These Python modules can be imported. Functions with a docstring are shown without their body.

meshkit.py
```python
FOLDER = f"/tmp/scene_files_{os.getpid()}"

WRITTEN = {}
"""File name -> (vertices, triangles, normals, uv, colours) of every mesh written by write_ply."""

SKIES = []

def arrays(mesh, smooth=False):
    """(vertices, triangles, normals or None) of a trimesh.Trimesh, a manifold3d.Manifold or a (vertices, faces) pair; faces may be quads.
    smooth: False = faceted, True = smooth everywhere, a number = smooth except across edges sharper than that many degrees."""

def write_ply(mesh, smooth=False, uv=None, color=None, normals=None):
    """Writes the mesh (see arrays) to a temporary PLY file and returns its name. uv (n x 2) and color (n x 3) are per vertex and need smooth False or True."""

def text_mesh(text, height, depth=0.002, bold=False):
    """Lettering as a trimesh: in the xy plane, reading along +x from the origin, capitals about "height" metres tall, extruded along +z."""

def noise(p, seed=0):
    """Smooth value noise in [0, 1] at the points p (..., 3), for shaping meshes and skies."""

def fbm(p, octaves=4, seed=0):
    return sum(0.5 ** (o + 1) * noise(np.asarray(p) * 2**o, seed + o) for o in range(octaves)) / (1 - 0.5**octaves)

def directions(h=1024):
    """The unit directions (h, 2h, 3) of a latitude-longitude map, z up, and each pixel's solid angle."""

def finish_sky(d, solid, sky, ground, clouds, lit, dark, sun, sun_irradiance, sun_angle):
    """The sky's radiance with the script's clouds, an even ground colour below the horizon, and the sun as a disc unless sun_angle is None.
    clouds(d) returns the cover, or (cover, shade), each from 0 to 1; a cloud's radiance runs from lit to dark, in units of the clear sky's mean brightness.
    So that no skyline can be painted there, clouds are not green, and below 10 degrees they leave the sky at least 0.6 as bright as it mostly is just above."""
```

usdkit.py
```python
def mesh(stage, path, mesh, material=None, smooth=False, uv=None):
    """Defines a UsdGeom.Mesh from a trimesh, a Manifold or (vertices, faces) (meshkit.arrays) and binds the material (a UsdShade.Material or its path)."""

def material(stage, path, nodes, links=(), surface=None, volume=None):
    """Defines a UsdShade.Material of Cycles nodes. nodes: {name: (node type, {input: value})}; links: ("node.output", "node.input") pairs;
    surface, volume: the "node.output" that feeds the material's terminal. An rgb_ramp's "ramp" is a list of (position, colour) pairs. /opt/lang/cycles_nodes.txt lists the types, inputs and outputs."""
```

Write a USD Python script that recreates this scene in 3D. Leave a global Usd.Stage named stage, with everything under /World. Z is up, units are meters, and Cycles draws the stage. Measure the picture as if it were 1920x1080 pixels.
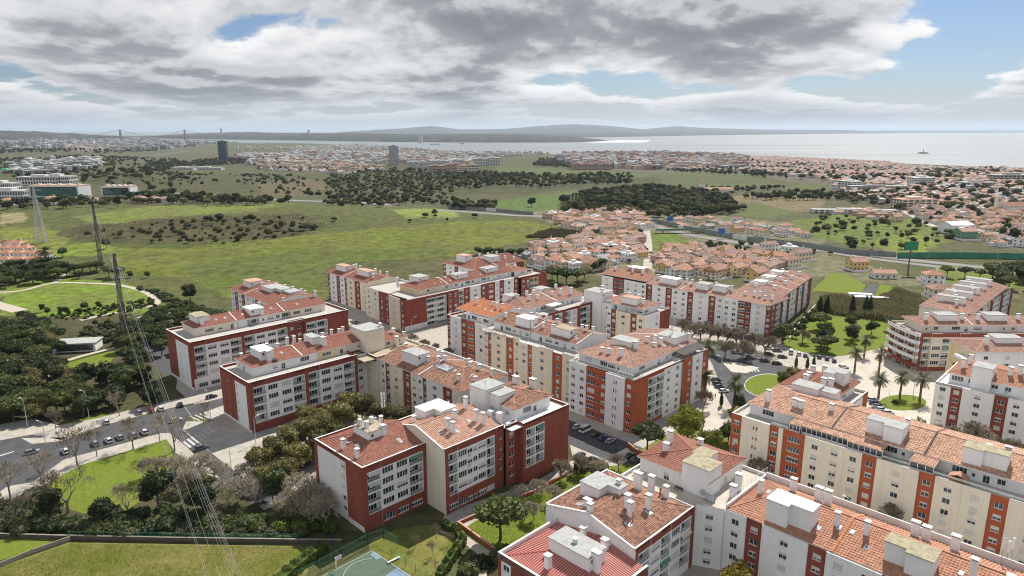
import math, random
import numpy as np
import shapely, shapely.geometry as sg, shapely.ops
import usdkit
from pxr import Usd, UsdGeom, UsdLux, UsdShade, Sdf, Gf, Vt

R2 = math.sqrt(2.0)
stage = Usd.Stage.CreateInMemory()
UsdGeom.SetStageUpAxis(stage, 'Z'); UsdGeom.SetStageMetersPerUnit(stage, 1.0)
UsdGeom.Xform.Define(stage, '/World')

# ------------------------------------------------------------------ camera, sky, sun, exposure
CAM_H, PITCH = 108.0, math.atan((540 - 243) / 1280.0)
cam = UsdGeom.Camera.Define(stage, '/World/Camera')
cam.CreateHorizontalApertureAttr(36.0); cam.CreateVerticalApertureAttr(20.25)
cam.CreateFocalLengthAttr(24.0); cam.CreateClippingRangeAttr(Gf.Vec2f(1.0, 200000.0))
cam.AddTranslateOp().Set(Gf.Vec3d(0, 0, CAM_H)); cam.AddRotateXOp().Set(90 - math.degrees(PITCH))
cam.CreateExposureAttr(0.3)

SUN_AZ, SUN_EL = math.radians(28.0), math.radians(48.0)       # clockwise from +y, above the horizon
sun = UsdLux.DistantLight.Define(stage, '/World/Sun')
sun.CreateNormalizeAttr(True); sun.CreateIntensityAttr(1.25); sun.CreateAngleAttr(0.53)
sun.CreateColorAttr(Gf.Vec3f(1.0, 0.95, 0.87))
sun.AddRotateZOp().Set(-math.degrees(SUN_AZ)); sun.AddRotateXOp().Set(-(90 - math.degrees(SUN_EL)) )

def mat(name, nodes, links, surface='p.BSDF', volume=None):
    return usdkit.material(stage, '/World/Looks/' + name, nodes, links, surface=surface, volume=volume)

dome = UsdLux.DomeLight.Define(stage, '/World/Sky')
dome.CreateIntensityAttr(1.0)
SKY_OFF = 25.1
sky_nodes = {
    'tc': ('texture_coordinate', {}),
    'sky': ('sky_texture', {'sky_type': 'single_scattering', 'sun_disc': False, 'sun_elevation': SUN_EL, 'sun_rotation': SUN_AZ, 'air_density': 1.0, 'aerosol_density': 0.7, 'ozone_density': 2.0}),
    'sep': ('separate_xyz', {}),
    'zc': ('math', {'math_type': 'maximum', 'value2': 0.0}),
    'za': ('math', {'math_type': 'add', 'value2': 0.03}),
    'zp': ('math', {'math_type': 'power', 'value2': -0.34}),
    'px': ('math', {'math_type': 'multiply'}), 'py': ('math', {'math_type': 'multiply'}),
    'pl': ('combine_xyz', {'z': SKY_OFF}),
    'up': ('vector_math', {'math_type': 'multiply', 'vector2': (0.968, 0.968, 1.0)}),
    'n1': ('noise_texture', {'scale': 1.55, 'detail': 10.0, 'roughness': 0.525, 'lacunarity': 2.15, 'distortion': 0.12}),
    'n2': ('noise_texture', {'scale': 1.55, 'detail': 10.0, 'roughness': 0.525, 'lacunarity': 2.15, 'distortion': 0.12}),
    'big': ('noise_texture', {'scale': 0.62, 'detail': 1.5, 'roughness': 0.5}),
    'sum': ('math', {'math_type': 'multiply_add', 'value2': 0.75}),
    'cover': ('map_range', {'range_type': 'smoothstep', 'from_min': 0.865, 'from_max': 0.91, 'to_min': 0.0, 'to_max': 1.0}),
    'dif': ('math', {'math_type': 'subtract'}),
    'lit': ('map_range', {'range_type': 'smoothstep', 'from_min': -0.06, 'from_max': 0.065, 'to_min': 0.0, 'to_max': 1.0}),
    'thick': ('map_range', {'range_type': 'smoothstep', 'from_min': 0.90, 'from_max': 1.08, 'to_min': 1.0, 'to_max': 0.0}),
    'lt': ('math', {'math_type': 'multiply_add', 'value2': 0.5}),
    'th': ('math', {'math_type': 'multiply', 'value2': 0.5}),
    'shade': ('rgb_ramp', {'ramp': [(0.0, (2.3, 2.42, 2.65)), (0.3, (3.3, 3.45, 3.7)), (0.55, (6.4, 6.5, 6.7)), (1.0, (9.6, 9.6, 9.6))]}),
    'low': ('map_range', {'range_type': 'smoothstep', 'from_min': 0.0, 'from_max': 0.065, 'to_min': 1.0, 'to_max': 0.0}),
    'lowa': ('math', {'math_type': 'multiply', 'value2': 0.85}),
    'blue': ('hsv', {'saturation': 1.0, 'value': 0.66}),
    'tint': ('mix_color', {'blend_type': 'multiply', 'fac': 1.0, 'b': (0.84, 0.98, 1.22)}),
    'mixc': ('mix_color', {}),
    'hazec': ('mix_color', {'b': (5.3, 5.55, 5.9)}),
    'bg': ('background_shader', {'strength': 0.084}),
}
sky_links = [('tc.generated', 'sep.vector'), ('sep.z', 'zc.value1'), ('zc.value', 'za.value1'), ('za.value', 'zp.value1'),
             ('sep.x', 'px.value1'), ('zp.value', 'px.value2'), ('sep.y', 'py.value1'), ('zp.value', 'py.value2'),
             ('px.value', 'pl.x'), ('py.value', 'pl.y'), ('pl.vector', 'n1.vector'), ('pl.vector', 'up.vector1'), ('up.vector', 'n2.vector'), ('pl.vector', 'big.vector'),
             ('big.fac', 'sum.value1'), ('n1.fac', 'sum.value3'), ('sum.value', 'cover.value'),
             ('n1.fac', 'dif.value1'), ('n2.fac', 'dif.value2'), ('dif.value', 'lit.value'), ('sum.value', 'thick.value'),
             ('thick.result', 'th.value1'), ('lit.result', 'lt.value1'), ('th.value', 'lt.value3'), ('lt.value', 'shade.fac'),
             ('sep.z', 'low.value'), ('low.result', 'lowa.value1'),
             ('sky.color', 'blue.color'), ('blue.color', 'tint.a'), ('tint.result', 'mixc.a'), ('shade.color', 'mixc.b'), ('cover.result', 'mixc.fac'),
             ('mixc.result', 'hazec.a'), ('lowa.value', 'hazec.fac'), ('hazec.result', 'bg.color')]
dm = mat('sky_look', sky_nodes, sky_links, surface='bg.background')
UsdShade.MaterialBindingAPI.Apply(dome.GetPrim()).Bind(dm)

# ------------------------------------------------------------------ small helpers
T3 = Sdf.ValueTypeNames
_ct, _sp, _cp = math.cos(PITCH), math.sin(PITCH), math.cos(PITCH)

def pix(px, py, z=0.0):
    """layout helper: the point of the horizontal plane z on the sight line of a picture point"""
    u, v = (px - 960) / 1280.0, (540 - py) / 1280.0
    dy, dz = _cp + v * _sp, -_sp + v * _cp
    t = (z - CAM_H) / dz
    return np.array([u * t, dy * t, z])

def G(X, Y, z=0.0):
    """the estate's own street grid (turned 45 degrees) to world"""
    return np.array([(X + Y) / R2, (Y - X) / R2, z])

_count = {}
def free_name(parent, name):
    k = (parent, name); n = _count.get(k, -1) + 1; _count[k] = n
    return name if n == 0 else '%s_%03d' % (name, n)

def meta(prim, label=None, category=None, group=None, kind=None):
    for k, v in (('label', label), ('category', category), ('group', group), ('kind', kind)):
        if v: prim.SetCustomDataByKey(k, v)
    return prim

class MB:
    """collects faces of one mesh"""
    def __init__(s): s.v = []; s.c = []; s.i = []; s.n = 0
    def add(s, pts, faces):
        pts = np.asarray(pts, float).reshape(-1, 3); s.v.append(pts)
        for f in faces: s.c.append(len(f)); s.i.extend([k + s.n for k in f])
        s.n += len(pts)
    def addq(s, pts, quads):
        """many faces of one corner count at once (arrays)"""
        pts = np.asarray(pts, float).reshape(-1, 3); q = np.asarray(quads)
        s.v.append(pts); s.c.extend([q.shape[1]] * len(q)); s.i.extend((q + s.n).ravel().tolist()); s.n += len(pts)
    def quad(s, a, b, c, d): s.add([a, b, c, d], [(0, 1, 2, 3)])
    def poly(s, pts): s.add(pts, [tuple(range(len(pts)))])
    def box(s, x0, x1, y0, y1, z0, z1):
        s.add([(x0, y0, z0), (x1, y0, z0), (x1, y1, z0), (x0, y1, z0), (x0, y0, z1), (x1, y0, z1), (x1, y1, z1), (x0, y1, z1)],
              [(3, 2, 1, 0), (4, 5, 6, 7), (0, 1, 5, 4), (1, 2, 6, 5), (2, 3, 7, 6), (3, 0, 4, 7)])
    def hexa(s, p):
        s.add(p, [(3, 2, 1, 0), (4, 5, 6, 7), (0, 1, 5, 4), (1, 2, 6, 5), (2, 3, 7, 6), (3, 0, 4, 7)])
    def bar(s, a, b, w, h=None):
        """straight bar of rectangular section from a to b"""
        a, b = np.asarray(a, float), np.asarray(b, float); h = h or w; d = b - a; d /= np.linalg.norm(d) + 1e-9
        r = np.cross(d, (0, 0, 1.0)) if abs(d[2]) < 0.95 else np.cross(d, (0, 1.0, 0)); r /= np.linalg.norm(r); u = np.cross(r, d)
        r, u = r * w / 2, u * h / 2
        s.hexa([a - r - u, a + r - u, a + r + u, a - r + u, b - r - u, b + r - u, b + r + u, b - r + u])
    def tube(s, pts, rad, n=5):
        pts = np.asarray(pts, float); rad = np.broadcast_to(rad, (len(pts),)); V = []
        for k, p in enumerate(pts):
            d = pts[min(k + 1, len(pts) - 1)] - pts[max(k - 1, 0)]; d = d / (np.linalg.norm(d) + 1e-9)
            r = np.cross(d, (0.0, 0, 1)) if abs(d[2]) < 0.9 else np.cross(d, (1.0, 0, 0)); r /= np.linalg.norm(r); u = np.cross(d, r)
            V += [p + rad[k] * (math.cos(t) * r + math.sin(t) * u) for t in np.linspace(0, 2 * math.pi, n, endpoint=False)]
        q = [(k * n + j, k * n + (j + 1) % n, (k + 1) * n + (j + 1) % n, (k + 1) * n + j) for k in range(len(pts) - 1) for j in range(n)]
        s.add(V, q + [tuple(range(n))[::-1], tuple(range((len(pts) - 1) * n, len(pts) * n))])
    def cyl(s, x, y, z0, z1, r0, r1=None, n=8):
        s.tube([(x, y, z0), (x, y, z1)], [r0, r0 if r1 is None else r1], n)
    def build(s, parent, name, material, smooth=False, **kw):
        path = parent + '/' + free_name(parent, name)
        m = UsdGeom.Mesh.Define(stage, path)
        v = np.vstack(s.v) if s.v else np.zeros((0, 3))
        m.CreatePointsAttr(Vt.Vec3fArray.FromNumpy(v.astype(np.float32)))
        m.CreateFaceVertexCountsAttr(Vt.IntArray.FromNumpy(np.asarray(s.c, np.int32)))
        m.CreateFaceVertexIndicesAttr(Vt.IntArray.FromNumpy(np.asarray(s.i, np.int32)))
        m.CreateSubdivisionSchemeAttr('none')
        if smooth:
            nn = np.zeros_like(v); k = 0; I = np.asarray(s.i)
            for c in s.c:
                f = I[k:k + c]; k += c; a = np.cross(v[f[1]] - v[f[0]], v[f[2]] - v[f[0]]); nn[f] += a
            nn /= np.linalg.norm(nn, axis=1, keepdims=True) + 1e-9
            m.CreateNormalsAttr(Vt.Vec3fArray.FromNumpy(nn.astype(np.float32))); m.SetNormalsInterpolation('vertex')
        UsdShade.MaterialBindingAPI.Apply(m.GetPrim()).Bind(M[material])
        meta(m.GetPrim(), **kw)
        return path

def thing(name, label, cat, loc=(0, 0, 0), rz=0.0, group=None, scale=None, proto=None, parent='/World'):
    path = parent + '/' + free_name(parent, name)
    x = UsdGeom.Xform.Define(stage, path)
    x.AddTranslateOp().Set(Gf.Vec3d(*map(float, loc)))
    if rz: x.AddRotateZOp().Set(math.degrees(rz))
    if scale is not None: x.AddScaleOp().Set(Gf.Vec3f(*map(float, scale if np.ndim(scale) else (scale,) * 3)))
    if proto:
        x.GetPrim().GetReferences().AddInternalReference(proto); x.GetPrim().SetInstanceable(True)
    meta(x.GetPrim(), label, cat, group)
    return path


stage.CreateClassPrim('/World/Prototypes')
def proto(name):
    p = '/World/Prototypes/' + free_name('/World/Prototypes', name)
    UsdGeom.Xform.Define(stage, p)
    return p

# ------------------------------------------------------------------ materials (base colours; far land, boundary wall and roof ribs carry light or shade)
M = {}
def stucco(name, col, var=0.10, scale=0.35, rough=0.9, fine=9.0, bump=0.10, spec=0.2, streak=True):
    c = np.array(col); n = {
        'g': ('geometry', {}), 'mp': ('mapping', {'scale': (1.0, 1.0, 0.3 if streak else 1.0)}),
        'n': ('noise_texture', {'scale': scale, 'detail': 7.0, 'roughness': 0.65}),
        'r': ('rgb_ramp', {'ramp': [(0.28, c * (1 - var * 1.5)), (0.5, c), (0.72, np.minimum(c * (1 + var), 0.88))]}),
        'f': ('noise_texture', {'scale': fine, 'detail': 3.0}), 'b': ('bump', {'strength': bump, 'distance': 0.03}),
        'p': ('principled_bsdf', {'roughness': rough, 'specular_ior_level': spec})}
    l = [('r.color', 'p.base_color')]
    if streak:
        n.update({'ms': ('mapping', {'scale': (1.5, 1.5, 0.05)}), 'ns': ('noise_texture', {'scale': 1.0, 'detail': 4.0, 'roughness': 0.7}), 'rs': ('rgb_ramp', {'ramp': [(0.0, (0.80, 0.785, 0.76)), (0.40, (0.90, 0.89, 0.87)), (0.56, (1, 1, 1)), (1.0, (1, 1, 1))]}), 'mm': ('mix_color', {'blend_type': 'multiply', 'fac': 0.45})})
        l = [('g.position', 'ms.vector'), ('ms.vector', 'ns.vector'), ('ns.fac', 'rs.fac'), ('r.color', 'mm.a'), ('rs.color', 'mm.b'), ('mm.result', 'p.base_color')]
    M[name] = mat(name, n, l + [('g.position', 'mp.vector'), ('mp.vector', 'n.vector'), ('n.fac', 'r.fac'), ('g.position', 'f.vector'), ('f.fac', 'b.height'), ('b.normal', 'p.normal')])
stucco('white', (0.74, 0.73, 0.715), 0.03)
stucco('white_old', (0.68, 0.665, 0.64), 0.08, 0.3)
stucco('cream', (0.69, 0.59, 0.45), 0.05)
stucco('beige', (0.71, 0.635, 0.52), 0.05)
stucco('red', (0.235, 0.066, 0.044), 0.12)
stucco('orange_red', (0.37, 0.095, 0.042), 0.08)
stucco('yellow', (0.66, 0.47, 0.17), 0.10)
stucco('pale_yellow', (0.68, 0.56, 0.32), 0.10)
stucco('pink', (0.56, 0.32, 0.25), 0.12)
stucco('grey_wall', (0.36, 0.35, 0.33), 0.15)
stucco('green_wall', (0.16, 0.30, 0.20), 0.10)
stucco('felt', (0.40, 0.405, 0.39), 0.18, 0.6, streak=False)
stucco('moss_felt', (0.37, 0.33, 0.22), 0.30, 0.7, streak=False)
stucco('white_felt', (0.74, 0.74, 0.73), 0.06, 0.6, streak=False)
stucco('terrace', (0.47, 0.44, 0.40), 0.12, 1.2, streak=False)
stucco('concrete', (0.38, 0.36, 0.33), 0.18, 0.5)
stucco('dark_cap', (0.10, 0.09, 0.085), 0.2)
stucco('terracotta_pipe', (0.45, 0.16, 0.07), 0.2)
stucco('timber', (0.42, 0.20, 0.09), 0.2, 2.0)
stucco('frame', (0.78, 0.78, 0.77), 0.02)
stucco('shutter', (0.57, 0.545, 0.51), 0.08, 0.25)
stucco('rail', (0.55, 0.56, 0.57), 0.1, rough=0.5)
stucco('steel', (0.36, 0.37, 0.38), 0.2, rough=0.45, spec=0.5)
stucco('rust_steel_wall_shade', (0.10, 0.08, 0.07), 0.2, rough=0.7)  # rusty steel; also the boundary wall, whose shade it carries as colour
stucco('wire', (0.33, 0.33, 0.32), 0.05, rough=0.4, spec=0.6)
stucco('asphalt', (0.085, 0.085, 0.088), 0.20, 0.22, streak=False, fine=4.0)
stucco('paint', (0.50, 0.50, 0.48), 0.15, 1.5, streak=False)
stucco('cobble', (0.42, 0.385, 0.33), 0.16, 0.30, streak=False, fine=3.0, bump=0.5)
stucco('plaza', (0.52, 0.47, 0.395), 0.12, 0.25, streak=False, fine=3.0, bump=0.5)
stucco('kerb', (0.45, 0.44, 0.42), 0.10, streak=False)
stucco('path', (0.47, 0.42, 0.34), 0.12, 0.4, streak=False)
stucco('sand', (0.42, 0.36, 0.26), 0.15, streak=False)
stucco('court_green', (0.10, 0.145, 0.10), 0.12, 0.4, streak=False)
stucco('court_blue', (0.20, 0.28, 0.36), 0.12, 0.4, streak=False)
stucco('barrier', (0.22, 0.235, 0.22), 0.18, 0.2)
stucco('barrier_green', (0.05, 0.21, 0.13), 0.15, 0.2, rough=0.5)
stucco('sign_green', (0.03, 0.22, 0.11), 0.05, rough=0.5)
stucco('sign_blue', (0.03, 0.14, 0.42), 0.05, rough=0.5)
stucco('metal_roof', (0.40, 0.095, 0.095), 0.08, 0.3, rough=0.55, streak=False)
stucco('green_roof', (0.05, 0.42, 0.20), 0.15, 0.2, rough=0.6, streak=False)
stucco('trunk', (0.10, 0.075, 0.055), 0.25, 2.0, bump=0.8)
stucco('twig', (0.25, 0.205, 0.145), 0.2, 1.0)
stucco('pale_twig', (0.33, 0.285, 0.21), 0.2, 1.0)
stucco('palm_trunk', (0.16, 0.115, 0.08), 0.3, 3.0, bump=1.0)
stucco('skin', (0.42, 0.25, 0.18), 0.05); stucco('cloth', (0.06, 0.07, 0.10), 0.1)
stucco('rubber', (0.025, 0.025, 0.026), 0.1)
stucco('office_white', (0.62, 0.63, 0.62), 0.06, 0.1)
stucco('tower_grey', (0.26, 0.26, 0.26), 0.06, 0.1)
stucco('ruin', (0.30, 0.26, 0.21), 0.2)

def tiles(name, col, var=0.10, cell=1.4, pale=0.0):
    """clay tiles: every tile its own tone, larger weathered patches"""
    c = np.array(col); n = {
        'g': ('geometry', {}), 'v': ('voronoi_texture', {'scale': cell, 'randomness': 0.9}), 'sep': ('separate_color', {}),
        'r': ('rgb_ramp', {'ramp': [(0.0, c * (1 - var * 1.6)), (0.5, c), (1.0, np.minimum(c * (1 + var * 1.3) + 0.02, 0.85))]}),
        'n': ('noise_texture', {'scale': 0.30, 'detail': 8.0, 'roughness': 0.7}),
        'w': ('map_range', {'from_min': 0.48, 'from_max': 0.72, 'to_min': 0.0, 'to_max': 0.38 + pale, 'clamp': True}),
        'm': ('mix_color', {'b': (0.30, 0.20, 0.145)}),
        'p': ('principled_bsdf', {'roughness': 0.85, 'specular_ior_level': 0.25})}
    M[name] = mat(name, n, [('g.position', 'v.vector'), ('v.color', 'sep.color'), ('sep.r', 'r.fac'), ('g.position', 'n.vector'), ('n.fac', 'w.value'), ('w.result', 'm.fac'), ('r.color', 'm.a'), ('m.result', 'p.base_color')])
tiles('tile_red', (0.34, 0.15, 0.105)); tiles('tile_orange', (0.46, 0.235, 0.15)); tiles('tile_bright', (0.54, 0.215, 0.10), 0.12)
tiles('tile_pale', (0.52, 0.315, 0.23)); tiles('tile_brown', (0.35, 0.19, 0.13), 0.22); tiles('tile_sand', (0.53, 0.325, 0.225), 0.18)
tiles('tile_far', (0.37, 0.255, 0.205), 0.2); tiles('tile_pink', (0.46, 0.275, 0.21), 0.15)

def glass(name, col, rough=0.06):
    M[name] = mat(name, {'g': ('geometry', {}), 'n': ('noise_texture', {'scale': 0.5, 'detail': 2.0}), 'r': ('rgb_ramp', {'ramp': [(0.35, np.array(col) * 0.5), (0.65, np.array(col) * 1.7)]}),
        'p': ('principled_bsdf', {'roughness': rough, 'specular_ior_level': 0.6})}, [('g.position', 'n.vector'), ('n.fac', 'r.fac'), ('r.color', 'p.base_color')])
glass('glass', (0.030, 0.036, 0.042)); glass('glass_green', (0.03, 0.085, 0.075)); glass('glass_blue', (0.025, 0.045, 0.075)); glass('glass_pale', (0.30, 0.34, 0.36), 0.2)
M['rail_glass'] = mat('rail_glass', {'t': ('transparent_bsdf', {'color': (0.80, 0.88, 0.87)}), 'gl': ('glossy_bsdf', {'roughness': 0.05, 'color': (0.9, 0.95, 0.95)}), 'f': ('fresnel', {'IOR': 1.5}), 'a': ('math', {'math_type': 'add', 'value2': 0.10}), 'm': ('mix_closure', {})},
    [('f.fac', 'a.value1'), ('a.value', 'm.fac'), ('t.BSDF', 'm.closure1'), ('gl.BSDF', 'm.closure2')], surface='m.closure')

def leaf(name, dark, light, trans=0.3, scale=0.8):
    d, l = np.array(dark), np.array(light)
    M[name] = mat(name, {'g': ('geometry', {}), 'o': ('object_info', {}), 'n': ('noise_texture', {'scale': scale, 'detail': 3.0}),
        'a': ('math', {'math_type': 'multiply_add', 'value2': 0.5, 'value3': -0.25}), 'b': ('math', {'math_type': 'add'}),
        'r': ('rgb_ramp', {'ramp': [(0.3, d), (0.7, l)]}), 'p': ('principled_bsdf', {'roughness': 0.6, 'specular_ior_level': 0.25}), 't': ('translucent_bsdf', {}), 'm': ('mix_closure', {'fac': trans})},
        [('g.position', 'n.vector'), ('o.random', 'a.value1'), ('n.fac', 'b.value1'), ('a.value', 'b.value2'), ('b.value', 'r.fac'), ('r.color', 'p.base_color'), ('r.color', 't.color'), ('p.BSDF', 'm.closure1'), ('t.BSDF', 'm.closure2')], surface='m.closure')
leaf('leaf_pine', (0.045, 0.064, 0.020), (0.125, 0.15, 0.040), 0.25)
leaf('leaf_dark', (0.034, 0.052, 0.018), (0.105, 0.13, 0.040), 0.25)
leaf('leaf_olive', (0.10, 0.098, 0.032), (0.24, 0.215, 0.075), 0.25)
leaf('leaf_green', (0.05, 0.08, 0.018), (0.13, 0.17, 0.035), 0.3)
leaf('leaf_spring', (0.13, 0.15, 0.015), (0.26, 0.27, 0.03), 0.35)
leaf('leaf_yellow', (0.20, 0.16, 0.02), (0.34, 0.27, 0.04), 0.35)
leaf('leaf_palm', (0.05, 0.06, 0.02), (0.16, 0.16, 0.055), 0.2)
leaf('leaf_hedge', (0.05, 0.085, 0.012), (0.12, 0.16, 0.022), 0.25, 0.6)
leaf('leaf_reed', (0.12, 0.112, 0.055), (0.26, 0.24, 0.12), 0.2)
leaf('leaf_far', (0.030, 0.042, 0.018), (0.095, 0.105, 0.038), 0.2, 0.12)
leaf('leaf_shrub', (0.055, 0.062, 0.028), (0.12, 0.125, 0.05), 0.2, 0.5)
leaf('leaf_grass', (0.075, 0.095, 0.015), (0.19, 0.20, 0.03), 0.35, 0.15)

def car_paint(name, col, metal=0.0):
    M[name] = mat(name, {'p': ('principled_bsdf', {'base_color': col, 'roughness': 0.35, 'metallic': metal, 'coat_weight': 0.6, 'coat_roughness': 0.06})}, [])
for n_, c_, m_ in (('car_white', (0.72, 0.72, 0.71), 0), ('car_silver', (0.40, 0.41, 0.42), .5), ('car_grey', (0.12, 0.125, 0.13), .4), ('car_black', (0.012, 0.012, 0.014), 0), ('car_blue', (0.02, 0.04, 0.13), .2), ('car_red', (0.32, 0.02, 0.02), 0)):
    car_paint(n_, c_, m_)
M['lamp'] = mat('lamp', {'p': ('principled_bsdf', {'base_color': (0.75, 0.74, 0.70), 'roughness': 0.2})}, [])
M['tail'] = mat('tail', {'p': ('principled_bsdf', {'base_color': (0.35, 0.02, 0.015), 'roughness': 0.25})}, [])

def ground_mat(name, col_from_attr=None, col=(0.1, 0.12, 0.03), var=0.35, s1=0.02, s2=0.25, alt=(0.10, 0.085, 0.04), altmix=0.35, bumpd=0.25):
    n = {'g': ('geometry', {}), 'n1': ('noise_texture', {'scale': s1, 'detail': 9.0, 'roughness': 0.68}), 'n2': ('noise_texture', {'scale': s2, 'detail': 6.0, 'roughness': 0.7}),
         'r1': ('map_range', {'from_min': 0.38, 'from_max': 0.66, 'to_min': 0.0, 'to_max': altmix, 'clamp': True}),
         'r2': ('map_range', {'from_min': 0.25, 'from_max': 0.75, 'to_min': 1 - var, 'to_max': 1 + var, 'clamp': True}),
         'm': ('mix_color', {'b': alt}), 'hv': ('hsv', {}), 'b': ('bump', {'strength': 0.6, 'distance': bumpd}),
         'p': ('principled_bsdf', {'roughness': 0.95, 'specular_ior_level': 0.1})}
    l = [('g.position', 'n1.vector'), ('g.position', 'n2.vector'), ('n1.fac', 'r1.value'), ('n2.fac', 'r2.value'), ('r1.result', 'm.fac'), ('m.result', 'hv.color'), ('r2.result', 'hv.value'), ('hv.color', 'p.base_color'), ('n2.fac', 'b.height'), ('b.normal', 'p.normal')]
    if col_from_attr:
        n['at'] = ('attribute', {'attribute': col_from_attr}); l.append(('at.color', 'm.a'))
    else: n['m'][1]['a'] = col
    M[name] = mat(name, n, l)
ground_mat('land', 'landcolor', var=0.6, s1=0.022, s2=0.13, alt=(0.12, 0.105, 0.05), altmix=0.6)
ground_mat('lawn', col=(0.135, 0.185, 0.022), var=0.25, s1=0.06, s2=0.6, alt=(0.20, 0.19, 0.05), altmix=0.45, bumpd=0.12)
ground_mat('rough_grass', col=(0.125, 0.145, 0.025), var=0.35, s1=0.08, s2=0.5, alt=(0.24, 0.20, 0.075), altmix=0.85, bumpd=0.3)
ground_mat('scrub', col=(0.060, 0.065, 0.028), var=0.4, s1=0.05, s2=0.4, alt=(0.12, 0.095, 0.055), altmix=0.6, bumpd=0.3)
M['sea'] = mat('sea', {'g': ('geometry', {}), 'n': ('noise_texture', {'scale': 0.0016, 'detail': 3.0}), 'w': ('noise_texture', {'scale': 0.03, 'detail': 6.0, 'roughness': 0.7}),
    'b': ('bump', {'strength': 0.2, 'distance': 1.0}), 'mp': ('mapping', {'scale': (0.00022, 0.0011, 1)}), 'st': ('noise_texture', {'scale': 1.0, 'detail': 5.0}), 'rr': ('map_range', {'from_min': 0.4, 'from_max': 0.6, 'to_min': 0.34, 'to_max': 0.60, 'clamp': True}), 'p': ('principled_bsdf', {'base_color': (0.17, 0.185, 0.19), 'roughness': 0.28, 'specular_ior_level': 0.5, 'ior': 1.33})},
    [('g.position', 'w.vector'), ('w.fac', 'b.height'), ('b.normal', 'p.normal'), ('g.position', 'mp.vector'), ('mp.vector', 'st.vector'), ('st.fac', 'rr.value'), ('rr.result', 'p.roughness')])

# ------------------------------------------------------------------ terrain, sea, far shore
def coast(x):
    return np.interp(x, [-9000, -5200, -3840, -2700, -1613, -399, 164, 1072, 1728, 1986, 2191, 2450, 5000], [16000, 12300, 10000, 9300, 7700, 5400, 5200, 4880, 4600, 3972, 3339, 3260, 2300])
def land_z(x, y):
    x, y = np.asarray(x, float), np.asarray(y, float)
    c = coast(x); u = np.clip((y - 520) / (c - 520), 0, 1)
    z = -70.5 * (u * u * (3 - 2 * u)) ** 0.9
    a = np.clip((y - 560) / 900, 0, 1) * np.clip((c - y) / 900, 0, 1)
    z = z + a * (7 * np.sin(x / 310 + 1.3) * np.cos(y / 420) + 4 * np.sin(x / 130 + y / 190) + 9 * np.sin(x / 900 + 2.0) * np.sin(y / 800 + .5))
    z = z + 14 * np.exp(-((x + 330) / 420) ** 2 - ((y - 800) / 190) ** 2)                     # the low hill of the meadow
    z = z + 26 * np.exp(-((x - 450) / 900) ** 2 - ((y - 3900) / 700) ** 2) + 18 * np.exp(-((x + 4600) / 900) ** 2 - ((y - 6300) / 1300) ** 2)
    z = np.where(y > c, np.minimum(z, -70.5 - 0.2 * (y - c)), z)
    return np.where(y < 520, np.minimum(z, 0) * 0, z)
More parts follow.
